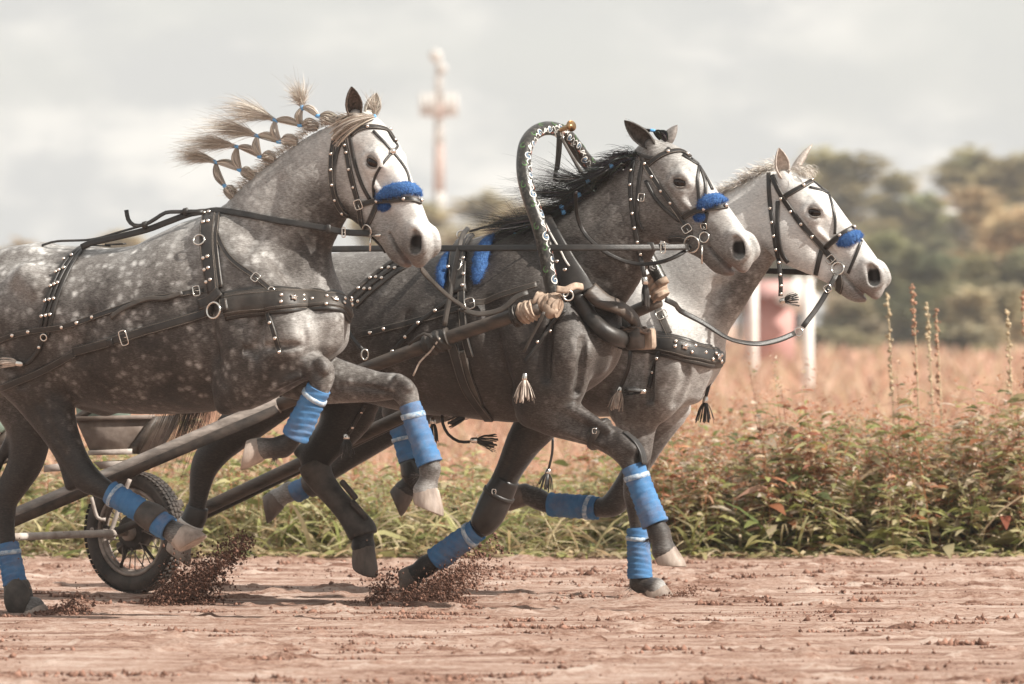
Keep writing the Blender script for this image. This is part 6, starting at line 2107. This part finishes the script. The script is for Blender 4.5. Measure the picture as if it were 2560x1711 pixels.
# ---- far horse: short pale mane
n7 = lambda x, y, l=0.0: HF.P(*z7([(x, y)])[0], l)
q = spline([(x, y, 0) for x, y in [(60, 600), (200, 490), (330, 425), (450, 350), (530, 312), (590, 285), (640, 250)]], 3)[:, :2]
n_ = 1500
idx = rng.integers(0, len(q), n_)
ro = np.array([n7(*q[i]) for i in idx]) + rng.normal(0, .010, (n_, 3))
e = ro + np.array([-.035, -.035, .012]) * (.5 + .8 * rng.random((n_, 1))) + rng.normal(0, .014, (n_, 3))
P = Plants()
strands(P, bezier(ro, ro + [0, 0, .018], e + [.01, 0, .008], e, 6), .0013, pick(WHITEH, n_, .15))
tag(child('mane_hair', P.mesh('mane_hair'), M['hair'], horseF), kind='stuff')
f0 = hdF.p(.03, .13, 0)
P = Plants()
ro = f0 + rng.normal(0, 1, (300, 3)) * [.02, .03, .012]
e = ro + hdF.U * .035 + rng.normal(0, .010, (300, 3))
strands(P, bezier(ro, ro + hdF.W * .02, e + hdF.W * .012, e, 6), .0013, pick(WHITEH, 300, .15))
tag(child('forelock', P.mesh('forelock'), M['hair'], horseF), kind='stuff')

# ---- tails
def tail(hz, parent, root, mid, end, n, pal, sp):
    root, mid, end = (np.asarray(q) for q in (root, mid, end))
    j = rng.normal(0, 1, (n, 3)); l = (.75 + .35 * rng.random((n, 1)))
    P = Plants()
    strands(P, bezier(root + j * .02, root + (mid - root) * .6 + j * .035, mid + j * sp * .7, root + (end - root) * l + j * sp, 12), .0018, pick(pal, n, .2))
    tag(child('tail', P.mesh('tail'), M['hair'], parent), kind='stuff')


DARKT = [(.05, .038, .030), (.09, .07, .056), (.15, .118, .095)]
tail(HN, horseN, HN.P(-150, 720), HN.P(-330, 760), HN.P(-420, 1150), 900, BLOND, .07)
tail(HM, horseM, HM.P(690, 740), HM.P(540, 800), HM.P(440, 1095), 900, DARKT, .05)
tail(HF, horseF, HF.P(970, 760), HF.P(860, 830), HF.P(830, 1050), 500, WHITEH, .05)

# ---- hair at the back of the fetlocks
GREYH = [(.05, .04, .034), (.10, .085, .075), (.22, .19, .17)]
for hz, par, spots in ((HN, horseN, [(692, 1132, L1, (-.3, 0, -1)), (1058, 1188, L2, (-1, 0, -.5)), (398, 1326, L1 + .02, (-.4, 0, -1)), (40, 1510, L2, (-.8, 0, -.6))]),
                       (HM, horseM, [(1632, 1345, L1, (-1, 0, -.5)), (1058, 1404, L2, (-.8, 0, .7)), (892, 1342, L2, (-.8, 0, -.7)), (470, 1335, L1 + .02, (.3, 0, -1))]),
                       (HF, horseF, [(1590, 1462, L1, (-1, 0, -.4)), (1344, 1232, L2, (-.5, 0, 1)), (1034, 1206, L1 + .02, (.6, 0, -1)), (722, 1220, L2, (-.5, 0, 1))])):
    for x, y, l, d in spots:
        tuft(par, hz.P(x, y, l), d, .045, .35, GREYH, 110, 'fetlock_hair', (0, 0, -.2), .004)
# ------------------------------------------------------------------ leg bandages and boots (each leg wears its own)
def bandage(hz, lat, p0, p1, r0, r1, label, turns=7, tape=(.13, .23), seed=1):
    A, Bp = hz.P(*p0, lat), hz.P(*p1, lat)
    e = empty('leg_bandage', (A + Bp) / 2, label, 'bandage', 'blue leg bandages')
    child('wrap', tube_wrap(A, Bp, r0 / hz.px, r1 / hz.px, turns, seed=seed), M['blue_wrap'], e)
    if tape:
        child('tape_band', band(A, Bp, r0 / hz.px, r1 / hz.px, *tape), M['tape'], e)


bandage(HN, L1, (797, 970), (737, 1093), 29, 34, 'bright blue bandage on the raised folded foreleg of the nearest horse', 8, seed=1)
bandage(HN, L2, (1024, 1012), (1074, 1160), 26, 31, 'bright blue bandage with white tape on the reaching off foreleg of the nearest horse', 8, seed=2)
bandage(HN, L1 + .02, (276, 1232), (357, 1280), 29, 29, 'blue bandage above the brown boot on the swinging hind leg of the nearest horse', 7, (.10, .20), seed=3)
bandage(HN, L1 + .02, (384, 1299), (422, 1322), 31, 31, 'short blue bandage below the brown boot on the nearest horse hind leg', 3, None, seed=4)
bandage(HN, L2, (18, 1358), (38, 1462), 27, 30, 'blue bandage with white tape on the planted hind leg at the left edge', 7, (.16, .28), seed=5)
bandage(HM, L1, (1582, 1166), (1638, 1312), 28, 32, 'bright blue bandage on the reaching foreleg of the dark middle horse', 10, seed=6)
bandage(HM, L2, (1194, 1324), (1090, 1400), 28, 31, 'dusty blue bandage under the shiny knee boot of the dark middle horse', 7, seed=7)
bandage(HF, L1, (1594, 1320), (1600, 1446), 26, 30, 'upright blue bandage on the planted foreleg of the far horse', 9, (.16, .26), seed=8)
bandage(HF, L2, (1494, 1271), (1376, 1262), 28, 29, 'level blue bandage on the folded foreleg of the far horse', 7, (.12, .22), seed=9)
bandage(HF, L1 + .02, (998, 1066), (1024, 1152), 25, 27, 'dark blue bandage on the far horse hind leg behind the nearest horse foreleg', 5, (.3, .42), seed=10)
bandage(HF, L2, (782, 1210), (736, 1232), 25, 27, 'small blue bandage on the far horse hind leg, left of the dark boot', 3, None, seed=11)


def boot(hz, lat, rows, label, mat='boot', name='leg_boot', extra=None, k=18):
    """rows (sx, sy, r_px)"""
    st_ = np.array([[*hz.P(a, b, lat), r / hz.px] for a, b, r in rows])
    q = spline(st_, .012)
    e = empty(name, st_[:, :3].mean(0), label, 'boot', 'leather leg boots')
    mb = MB()
    pts = np.concatenate([q[:1, :3], q[:, :3], q[-1:, :3]])
    rad = np.concatenate([[q[0, 3] - .010], q[:, 3], [q[-1, 3] - .012]])
    mb.tube(pts + np.array([0, -.001, 0]), rad, k)
    child('shell', mb.mesh('shell'), M[mat], e)
    for f in (extra or ()):
        i = int(f * (len(q) - 1)); j = min(i + 2, len(q) - 1)
        d = unit(q[j, :3] - q[i - 1, :3])
        c = q[i, :3]; r = q[i, 3]
        child('strap', MB().tube([c - d * .011, c - d * .008, c + d * .008, c + d * .011], [r - .002, r + .005, r + .005, r - .002], k).mesh('strap'), M['leather'], e)
        cc = c + np.array([-.3 * r, -r * .98, .2 * r])
        child('buckle', frame_loop(cc, np.array([.008, 0, 0]), np.array([0, 0, .010])).mesh('buckle'), M['metal'], e)
    return e


e = boot(HN, L1 + .02, [(354, 1277, 31), (368, 1287, 35), (388, 1298, 37), (396, 1304, 35)], 'brown fetlock boot between two blue bandages, nearest horse hind leg')
e = boot(HN, L2, [(40, 1456, 32), (44, 1475, 36), (48, 1500, 38), (56, 1520, 33)], 'brown fetlock boot on the planted hind leg at the left edge')
# its oval shield
c = HN.P(42, 1495, L2 - .052)
rr = [[c + np.array([math.cos(t) * .050 * f, -h, math.sin(t) * .062 * f + .012 * math.sin(t) * f]) for t in np.arange(22) * .2856] for f, h in ((1.0, -.02), (1.03, .004), (.96, .012), (.55, .020), (.1, .022))]
child('shield', MB().loft(rr).mesh('shield'), M['boot'], e)
boot(HM, L2, [(1268, 1196, 33), (1256, 1218, 37), (1240, 1250, 40), (1222, 1288, 39), (1206, 1312, 34), (1198, 1322, 28)], 'shiny black knee boot on the pushing foreleg of the dark middle horse', 'boot_shiny', 'knee_boot', (.35,))
e = boot(HM, L1, [(1487, 1078, 39), (1494, 1083, 41), (1502, 1088, 41), (1508, 1092, 39)], 'leather strap of the knee guard on the reaching foreleg', 'leather_worn', 'knee_guard', (.5,))
kp = [HM.P(x, y, L1 - .0) + np.array([0, -.01, 0]) for x, y in ((1560, 1083), (1586, 1105), (1602, 1132), (1608, 1162))]
child('knee_cap', ribbon(spline(kp, .01), np.tile(unit((.8, -.35, .5)), (len(spline(kp, .01)), 1)), .052, .006, .004, 'knee_cap'), M['leather'], e)
e = boot(HM, L2, [(783, 1158, 40), (792, 1180, 40), (806, 1205, 34), (830, 1236, 30), (862, 1273, 30), (886, 1302, 35), (903, 1326, 39), (908, 1340, 37)], 'long dark brown hind boot of the dark middle horse above the hanging hoof', 'boot')
for f0, dx in ((862, 18), (880, 20)):
    y = 1225 if dx == 18 else 1275
    c = HM.P(f0 + (10 if dx == 18 else 18), y, L2 - .03)
    child('closing_flap', MB().box(c, unit((.62, 0, -.72)) * .050, np.array([0, .022, 0]), unit((.72, 0, .62)) * .012, .004).mesh('closing_flap'), M['boot'], e)
e = boot(HM, L1 + .02, [(494, 1268, 28), (488, 1290, 31), (478, 1310, 31)], 'black fetlock boot with white rim on the stretched hind leg, middle horse', 'leather')
c0, c1 = HM.P(480, 1306, L1 + .02), HM.P(476, 1314, L1 + .02)
child('white_rim', MB().tube([c0, c1], [.053, .054], 16).mesh('white_rim'), M['white_trim'], e)
boot(HF, L1 + .02, [(1024, 1152, 26), (1032, 1178, 31), (1034, 1198, 31), (1026, 1208, 28)], 'dark fetlock boot below the blue bandage of the far horse hind leg', 'boot_shiny')
boot(HF, L2, [(790, 1204, 28), (782, 1210, 32), (774, 1216, 32), (768, 1220, 28)], 'dark boot edge above the small blue bandage of the far horse', 'boot')

# ------------------------------------------------------------------ the painted bow over the middle horse
M['bow_black'] = noisy('black_lacquer', (.022, .020, .017), (.17, .155, .135), 70, .32, .2, lo=.50, hi=.80)
M['paint_white'] = noisy('bow_white_paint', (.60, .60, .58), (.78, .77, .73), 60, .45, .1)
M['paint_blue'] = noisy('bow_blue_paint', (.10, .19, .32), (.17, .28, .42), 60, .45, .1)
M['paint_green'] = noisy('bow_green_paint', (.055, .14, .045), (.10, .20, .07), 60, .45, .1)
M['paint_red'] = noisy('bow_red_paint', (.42, .11, .07), (.55, .18, .12), 60, .45, .1)
bow_pts = [(1384, 741, -.40, .027), (1366, 650, -.40, .029), (1348, 567, -.40, .030), (1329, 510, -.39, .030), (1313, 452, -.37, .030), (1309, 406, -.33, .030), (1315, 364, -.27, .030), (1333, 336, -.19, .029),
           (1360, 322, -.10, .028), (1391, 324, 0, .028), (1418, 340, .09, .028), (1438, 366, .17, .029), (1463, 400, .25, .030), (1492, 430, .31, .030), (1532, 484, .37, .030), (1580, 570, .40, .030), (1625, 650, .40, .029), (1655, 706, .40, .027)]
bw = spline([[*HM.P(x, y, l), r] for x, y, l, r in bow_pts], .02)
bow = empty('shaft_bow', HM.P(1500, 740), 'black lacquered wooden shaft bow painted with white and blue scrolls', 'shaft bow')
rod = child('bow', MB().tube(bw[:, :3], bw[:, 3], 20, up=(0, -1, .2)).mesh('bow'), M['bow_black'], bow)
# frames along the rod for the painting
bt = np.gradient(bw[:, :3], axis=0); bt /= np.linalg.norm(bt, axis=1)[:, None]
arc = np.concatenate([[0], np.cumsum(np.linalg.norm(np.diff(bw[:, :3], axis=0), axis=1))])


def on_bow(s_, th):
    """point on the rod's surface: s_ along (m), th round it (0 faces the camera)"""
    p = np.array([np.interp(s_, arc, bw[:, i]) for i in range(3)])
    t = unit([np.interp(s_, arc, bt[:, i]) for i in range(3)])
    r = np.interp(s_, arc, bw[:, 3])
    f = np.array([.25, -1, .1]); f = unit(f - np.dot(f, t) * t)
    g = np.cross(t, f)
    n = math.cos(th) * f + math.sin(th) * g
    return p + n * (r + .0006), n


def scroll(s0, th0, size, turns, hand, mat, name, w=.0042, kind='spiral'):
    P_, N_ = [], []
    for i in range(22):
        u = i / 21
        if kind == 'spiral':
            a = u * turns * 6.283
            rr = size * (1 - .82 * u)
            ds, dw = rr * math.cos(a), hand * rr * math.sin(a)
        elif kind == 'leaf':
            ds, dw = size * (u - .5) * 2, hand * size * .55 * math.sin(u * 3.14)
        else:
            ds, dw = size * 2.4 * (u - .5), hand * size * .5 * math.sin(u * 6.283)
        p, n = on_bow(s0 + ds, th0 + dw / .030)
        P_.append(p); N_.append(n)
    wv = w * (np.sin(np.linspace(.25, 2.95, 22)) ** .7)
    child(name, ribbon(P_, N_, wv, .0010, 0, name), M[mat], rod)


Lb = arc[-1]
sA = .06
k_ = 0
while sA < Lb - .06:
    if sA < 1.0 or True:
        hnd = 1 if k_ % 2 else -1
        th = .15 * hnd + (.35 if sA < .8 else -.1)
        scroll(sA, th + .25, .020, 1.2, hnd, 'paint_white', 'painted_scroll', .0055)
        scroll(sA + .003, th + .28, .0135, 1.0, hnd, 'paint_blue', 'painted_scroll', .0042)
        scroll(sA + .040, th + .20, .018, 1, -hnd, 'paint_white', 'painted_stem', .0042, 'wave')
        scroll(sA + .052, th + .55, .014, 1, hnd, 'paint_white', 'painted_leaf', .0055, 'leaf')
        scroll(sA + .058, th - .05, .013, 1, -hnd, 'paint_white', 'painted_leaf', .0050, 'leaf')
        scroll(sA + .045, th - .75, .016, .8, hnd, 'paint_green', 'painted_scroll', .0045)
        scroll(sA + .030, th + .75, .010, 1, hnd, 'paint_red', 'painted_leaf', .0028, 'leaf')
    sA += .088
    k_ += 1
# end faces, bindings
for (x, y, l), (x2, y2) in (((1384, 741, -.40), (1366, 650)), ((1655, 706, .40), (1625, 650))):
    c = HM.P(x, y, l); d = unit(c - HM.P(x2, y2, l))
    child('end_grain', MB().tube([c - d * .012, c + d * .012, c + d * .014], [.0275, .0275, .022], 18).mesh('end_grain'), M['wood_end'], bow)
bell = empty('bell', HM.P(*z6([(800, 110)])[0], -.04), 'small brass bell on top of the painted bow', 'bell')
b0, b1 = HM.P(*z6([(785, 118)])[0], -.06), HM.P(*z6([(858, 92)])[0], -.11)
bd = unit(b1 - b0); Lq = np.linalg.norm(b1 - b0)
child('bell_body', MB().tube([b0, b0 + bd * Lq * .15, b0 + bd * Lq * .5, b0 + bd * Lq * .85, b1, b1 - bd * .002, b0 + bd * Lq * .6], [.007, .010, .0115, .0145, .023, .020, .007], 18).mesh('bell_body'), M['brass'], bell)
child('clapper', MB().sphere(b1 - bd * .004, .005, 8, 6).mesh('clapper'), M['brass'], bell)
rt = HM.P(*z6([(778, 145)])[0], -.075)
ring_at(bow, rt, (.4, -1, 0), .0165, .0028, 'bow_ring')
ring_at(bow, rt + np.array([.012, .01, -.006]), (1, -.3, .2), .0155, .0028, 'bow_ring')
for q, w in (([(775, 160), (772, 230), (765, 330), (748, 450)], .016), ([(790, 160), (785, 260), (770, 380)], .012), ([(795, 175), (850, 270), (905, 360), (945, 430)], .012), ([(800, 190), (860, 300), (915, 400)], .006)):
    free_strap(bow, [HM.P(*p, -.08) for p in z6(q)], w, 'hanging_strap', .004, 'leather_worn')

# ------------------------------------------------------------------ the cart: shafts, wheel, body
M['bar_wood'] = noisy('muddy_wood', (.11, .088, .074), (.27, .225, .195), 8, .7, .5, stretch=(1, 1, 5))
M['rubber'] = noisy('muddy_rubber', (.022, .018, .016), (.075, .058, .048), 14, .75, .4)
M['steel_dirty'] = noisy('muddy_steel', (.10, .075, .06), (.36, .30, .26), 14, .6, .4)
M['rust_grey'] = noisy('rusty_grey_paint', (.24, .19, .16), (.46, .41, .37), 12, .7, .4)
M['panel_dirty'] = noisy('dirty_panel', (.10, .072, .056), (.26, .21, .18), 7, .85, .5, detail=8)
M['green_paint'] = noisy('pale_green_paint', (.22, .30, .24), (.34, .42, .35), 9, .6, .2)
CPSI = R(38)
CFW = np.array([math.cos(CPSI), -math.sin(CPSI), 0]); CLT = np.array([math.sin(CPSI), math.cos(CPSI), 0])
hub = at(337, 1331, 2.1)
cart = empty('cart', (hub[0] - .8, hub[1] - .3, 0), 'muddy two wheeled training cart with wooden shafts behind the horses', 'cart')
# near shaft: round painted front, squared wooden back
SH = -.44
f0 = HM.P(1352, 768, SH); f1 = HM.P(905, 926, SH); f2 = HM.P(700, 1012, SH); f3 = HM.P(55, 1288, SH); f4 = HM.P(-160, 1380, SH)
child('shaft', MB().tube(spline([f0, f0 * .5 + f1 * .5 + np.array([0, 0, .008]), f1, f2], .05), .0275, 14).mesh('shaft'), M['wood_black'], cart)
dv = unit(f4 - f2); up = unit(np.cross(dv, LATV)); up = up if up[2] > 0 else -up
mid = (f2 + f4) / 2
ra, rb = unit(np.cross(up, dv)), up
ra = ra if ra[1] < 0 else -ra
tp, fr = unit(up * math.cos(.66) + ra * math.sin(.66)), unit(ra * math.cos(.66) - up * math.sin(.66))
bar = child('shaft_bar', MB().box(mid + up * .004, fr * .034, dv * np.linalg.norm(f4 - f2) / 2, tp * .023).mesh('shaft_bar', False), M['bar_wood'], cart)
child('shaft_shade', MB().box(mid + up * .004 + fr * .036, dv * np.linalg.norm(f4 - f2) / 2 * .995, tp * .021, fr * .004).mesh('shaft_shade', False), M['rubber'], cart)  # added dark slab: paints the shade on the bar's lower front face
g0, g1 = HM.P(1648, 752, .44), HM.P(300, 1372, .44)
child('shaft', MB().tube(spline([g0, g0 * .5 + g1 * .5 + np.array([0, 0, .01]), g1], .08), .028, 12).mesh('shaft'), M['wood_black'], cart)
# leather ties on the near shaft
for (xa, ya), (xb, yb_), r, mt in (((1338, 774), (1300, 787), .034, 'tan'), ((1300, 787), (1282, 793), .034, 'leather_worn'), ((1124, 845), (1062, 867), .036, 'leather_worn')):
    child('shaft_tie', tube_wrap(HM.P(xa, ya, SH), HM.P(xb, yb_, SH), r, r, 4, .009, seed=33, bulge=.004, lump=.006), M[mt], cart)
for q, w, mt in (([(1100, 845), (1075, 880), (1050, 905), (1033, 940)], .007, 'tan_pale'), ([(1085, 850), (1060, 835), (1022, 862)], .012, 'leather_worn'), ([(1360, 780), (1352, 800), (1330, 840), (1310, 880)], .012, 'leather_worn')):
    free_strap(cart, [HM.P(*p, SH - .04) for p in q], w, 'tie_end', .004, mt)
# tan rawhide binding that holds bow and shaft together (both sides)
for (pa, pb_, lt) in (((1340, 752), (1398, 770), -.42), ((1622, 690), (1655, 745), .42)):
    A, Bq = HM.P(*pa, lt), HM.P(*pb_, lt)
    child('rawhide_binding', tube_wrap(A, Bq, .031, .033, 5, .008, seed=31, bulge=.005, lump=.007), M['tan'], cart)
child('rawhide_binding', ribbon(spline([HM.P(*p, l) for p, l in zip(z6([(760, 1160), (820, 1165), (880, 1140), (925, 1145)]), (-.44, -.42, -.38, -.34))], .01), np.tile(unit((.2, -1, .3)), (len(spline([HM.P(*p, l) for p, l in zip(z6([(760, 1160), (820, 1165), (880, 1140), (925, 1145)]), (-.44, -.42, -.38, -.34))], .01)), 1)), .028, .010, 0, 'binding'), M['tan'], cart)
sc_ = HM.P(*z6([(735, 1320)])[0], -.44)
child('shaft_end', MB().tube([sc_ + np.array([-.03, .02, .045]), sc_, sc_ + np.array([.004, -.003, -.006])], [.027, .028, .022], 14).mesh('shaft_end'), M['wood_end'], cart)
ring_at(cart, HM.P(*z6([(838, 1200)])[0], -.42), (.2, -1, .1), .020, .0035, 'binding_ring')
ring_at(cart, HM.P(*z6([(812, 1180)])[0], -.42), (.5, -1, .1), .017, .0032, 'binding_ring')
# far trace running under the far shaft
g0, g1 = HM.P(1010, 1046, .50), HM.P(500, 1292, .50)
child('far_trace', ribbon(spline([g0, g1], .05), np.tile(unit((.1, -1, .35)), (len(spline([g0, g1], .05)), 1)), .046, .012, 0, 'far_trace'), M['leather_worn'], cart)


def wheel(c):
    w = child('wheel', MB().tube([c - CLT * .055, c - CLT * .05, c + CLT * .05, c + CLT * .055], [.03, .036, .036, .03], 16).mesh('hub'), M['steel_dirty'], cart)
    # tyre with a squarish section
    rings = []
    for i in range(48):
        th = 2 * np.pi * i / 48
        d = math.cos(th) * CFW + math.sin(th) * np.array([0, 0, 1.0])
        sec = []
        for j in range(12):
            ph = 2 * np.pi * j / 12
            cx_, sx_ = math.cos(ph), math.sin(ph)
            sec.append(c + d * (.220 + .036 * np.sign(cx_) * abs(cx_) ** .75) + CLT * .042 * np.sign(sx_) * abs(sx_) ** .7)
        rings.append(sec)
    v = np.concatenate(rings)
    q = [(i * 12 + j, i * 12 + (j + 1) % 12, ((i + 1) % 48) * 12 + (j + 1) % 12, ((i + 1) % 48) * 12 + j) for i in range(48) for j in range(12)]
    t = child('tyre', MB().add(v, q).mesh('tyre'), M['rubber'], w)
    mb = MB()
    for i in range(64):
        for row in (-1.5, -.5, .5, 1.5):
            th = 2 * np.pi * (i + (.5 if abs(row) > 1 else 0)) / 64
            d = math.cos(th) * CFW + math.sin(th) * np.array([0, 0, 1.0]); tg = -math.sin(th) * CFW + math.cos(th) * np.array([0, 0, 1.0])
            rr = .2562 if abs(row) < 1 else .2535
            mb.box(c + d * rr + CLT * row * .0195, d * .0022, tg * .0100, CLT * .0080)
    tag(child('tread', mb.mesh('tread', False), M['rubber'], w), kind='stuff')
    child('rim', MB().torus(c - CLT * .022, CLT, .180, .009, 40, 8).torus(c + CLT * .022, CLT, .180, .009, 40, 8).tube([c + (math.cos(a) * CFW + math.sin(a) * np.array([0, 0, 1])) * .174 for a in np.linspace(0, 6.2832, 41)], .016, 6, caps=False).mesh('rim'), M['steel_dirty'], w)
    child('brake_drum', MB().tube([c - CLT * .03, c - CLT * .025, c + CLT * .03, c + CLT * .035], [.06, .075, .075, .06], 24).mesh('brake_drum'), M['rubber'], w)
    for i in range(32):
        th = 2 * np.pi * i / 32
        th2 = th + (.35 if i % 2 else -.35)
        sd = .030 if i % 4 < 2 else -.030
        a = c + CLT * sd + (math.cos(th2) * CFW + math.sin(th2) * np.array([0, 0, 1])) * .066
        b = c + (math.cos(th) * CFW + math.sin(th) * np.array([0, 0, 1])) * .176
        child('spoke', MB().tube([a, b], .0028, 5).mesh('spoke'), M['steel_dirty'], w)
    for i in range(5):
        th = 2 * np.pi * i / 5 + .5
        d = math.cos(th) * CFW + math.sin(th) * np.array([0, 0, 1])
        child('wheel_arm', MB().tube([c + d * .06 - CLT * .012, c + d * .165 - CLT * .012], [.0085, .006], 7).mesh('wheel_arm'), M['rubber'], w)


wheel(hub)
hub2 = hub - CLT * 1.55
wheel(hub2)
child('axle', MB().tube([hub - CLT * .06, hub - CLT * .12, hub - CLT * .8, hub2 + CLT * .06], .016, 12).mesh('axle'), M['rust_grey'], cart)
# brackets round the near face of the wheel
wp = lambda x, y, l=-.13: hub + ((z4([(x, y)])[0][0] - 337) / 590 + l * 0) * np.array([1, 0, 0]) + np.array([0, -.10, (1331 - z4([(x, y)])[0][1]) / 590])
for q, r in (([(520, 765), (555, 880), (600, 890)], .008), ([(735, 665), (690, 780), (630, 960)], .010), ([(585, 960), (660, 965)], .014), ([(590, 985), (655, 990)], .010), ([(520, 940), (530, 960), (590, 965)], .006)):
    child('bracket', MB().tube(spline([wp(*p) for p in q], .02), r, 7).mesh('bracket'), M['rust_grey'], cart)
child('suspension_arm', MB().tube([wp(650, 960), wp(840, 880), wp(1030, 795)], .017, 9).mesh('suspension_arm'), M['rubber'], cart)
for x, y in ((597, 975), (650, 975), (525, 945)):
    child('bolt', MB().sphere(wp(x, y) + np.array([0, -.014, 0]), .009, 8, 6).mesh('bolt'), M['steel_dirty'], cart)
# body
cb = lambda x, y, Y=2.0: at(*z4([(x, y)])[0], Y)


def slab(pts, depth, name, mat):
    p = np.array(pts)
    d = np.array([.25 * depth, depth, .0])
    ins = p.mean(0) + (p - p.mean(0)) * .985
    me = MB().loft([ins + d * .0, p + d * .06, p + d * .94, ins + d]).mesh(name, False)
    return child(name, me, M[mat], cart)


slab([cb(418, 330), cb(868, 322), cb(745, 520), cb(500, 512)], .35, 'body_panel', 'panel_dirty')
slab([cb(745, 525, 1.99), cb(728, 490, 1.99), cb(850, 318, 1.99), cb(884, 316, 1.99), cb(872, 372, 1.99), cb(770, 530, 1.99)], .30, 'end_plate', 'wood_black')
slab([cb(414, 318, 1.985), cb(850, 308, 1.985), cb(850, 332, 1.985), cb(412, 342, 1.985)], .05, 'top_rail', 'panel_dirty')
slab([cb(490, 508, 1.98), cb(738, 498, 1.98), cb(735, 530, 1.98), cb(492, 536, 1.98)], .30, 'floor_rail', 'rust_grey')
slab([cb(520, 572, 1.98), cb(740, 565, 1.98), cb(720, 600, 1.98), cb(560, 612, 1.98)], .30, 'floor_rail', 'rust_grey')
slab([cb(245, 590, 1.9), cb(372, 575, 1.9), cb(372, 620, 1.9), cb(245, 630, 1.9)], .25, 'floor_rail', 'rust_grey')
slab([cb(420, 235, 2.2), cb(700, 228, 2.2), cb(720, 320, 2.2), cb(430, 322, 2.2)], .04, 'seat_back', 'green_paint')
slab([cb(-120, 270, 1.7), cb(28, 285, 1.7), cb(52, 350, 1.7), cb(10, 405, 1.7), cb(-120, 430, 1.7)], .05, 'side_panel', 'green_paint')
for q in ([(-60, 560), (70, 340)], [(-60, 495), (78, 490)], [(-60, 590), (80, 540)], [(400, 350), (520, 270), (640, 200)]):
    child('frame_tube', MB().tube([cb(*p, 1.75 if q[0][0] < 0 else 2.1) for p in q], .017, 9).mesh('frame_tube'), M['wood_black'], cart)

# ------------------------------------------------------------------ dirt thrown up by the hooves
def spray(label, Y, jets, n, smax, dark, ysp=.14):
    """jets: (x0, y0, x1, y1, spread px, weight): lumps fly from the first point towards the second"""
    w = np.array([j[5] for j in jets]); w = w / w.sum()
    ji = rng.choice(len(jets), n, p=w)
    J = np.array(jets)[ji]
    u = rng.random(n) ** 1.25
    nf = int(n * .42)                                     # the first part is fine dust, thrown wider
    sx = J[:, 0] + (J[:, 2] - J[:, 0]) * u + rng.normal(0, 1, n) * J[:, 4] * (.45 + 1.3 * u)
    sy = J[:, 1] + (J[:, 3] - J[:, 1]) * u + rng.normal(0, 1, n) * J[:, 4] * (.45 + 1.1 * u)
    wide = np.where(np.arange(n) < nf, 1.0, 0.0)
    sx = sx + wide * rng.normal(0, 1, n) * J[:, 4] * 1.1
    sy = np.minimum(sy + wide * rng.normal(-.4, .8, n) * J[:, 4] * 1.1, 1562)
    Ys = Y + rng.normal(0, ysp, n)
    c = np.stack([at(a, b, y) for a, b, y in zip(sx, sy, Ys)])
    c[:, 2] = np.maximum(c[:, 2], .006)
    sz = .0010 + (smax - .0010) * rng.random(n) ** 4.5
    sz[:nf] = .0005 + .0008 * rng.random(nf)
    col = dirt_cols(n, dark); col[:nf] = col[:nf] * .6 + np.array([[.20, .12, .09]]) * .5
    return tag(clods('dirt_spray', c, sz, col, M['clod']), label, 'dirt', 'dirt thrown up by the hooves', 'stuff')


spray('dense dark spray of dirt below the nearest horse hind hoof', HM.P(440, 1400, L1)[1] - .15, [(440, 1505, 600, 1360, 14, 1.0), (400, 1512, 500, 1420, 20, 1.3), (380, 1512, 540, 1480, 16, 1.2), (360, 1518, 520, 1516, 8, .8), (460, 1500, 625, 1345, 7, .5)], 32000, .0080, .40)
spray('brown spray of dirt round the pushing hoof of the middle horse', HM.P(1030, 1440, L2)[1], [(960, 1515, 1200, 1420, 16, 1.2), (960, 1520, 1140, 1490, 14, 1.2), (930, 1515, 975, 1450, 14, .5), (1050, 1500, 1240, 1370, 24, .7), (950, 1522, 1180, 1525, 6, .8)], 26000, .0080, .15)
spray('low puff of dirt at the planted hind hoof by the left edge', HN.P(82, 1520, L2)[1], [(90, 1555, 210, 1500, 8, 1.0), (110, 1560, 215, 1545, 8, 1.0)], 6000, .008, .1)
spray('low flick of dirt before the planted hoof of the far horse', HF.P(1640, 1470, L1)[1], [(1640, 1494, 1745, 1482, 5, 1.0), (1680, 1494, 1755, 1468, 5, .6)], 1300, .006, .2)
spray('fine dirt specks flying under the nearest horse', .6, [(50, 1380, 220, 1450, 60, 1.0), (300, 1000, 420, 880, 60, .25), (900, 1350, 1300, 1380, 120, .3)], 420, .0045, .1, .4)
# ------------------------------------------------------------------ light summer haze in the air
hm = bpy.data.materials.new('haze')
hm.use_nodes = True
hn, hl = hm.node_tree.nodes, hm.node_tree.links
hn.clear()
ho = hn.new('ShaderNodeOutputMaterial')
hv = hn.new('ShaderNodeVolumePrincipled')
hv.inputs['Color'].default_value = (.92, .915, .90, 1)
hv.inputs['Density'].default_value = 0.0005
hl.new(hv.outputs[0], ho.inputs['Volume'])
hz_ = MB().box((0, 220, 13.5), (130, 0, 0), (0, 260, 0), (0, 0, 15.5)).mesh('haze', False)
tag(put('haze', hz_, hm), 'thin warm haze over the field', 'haze', kind='stuff')
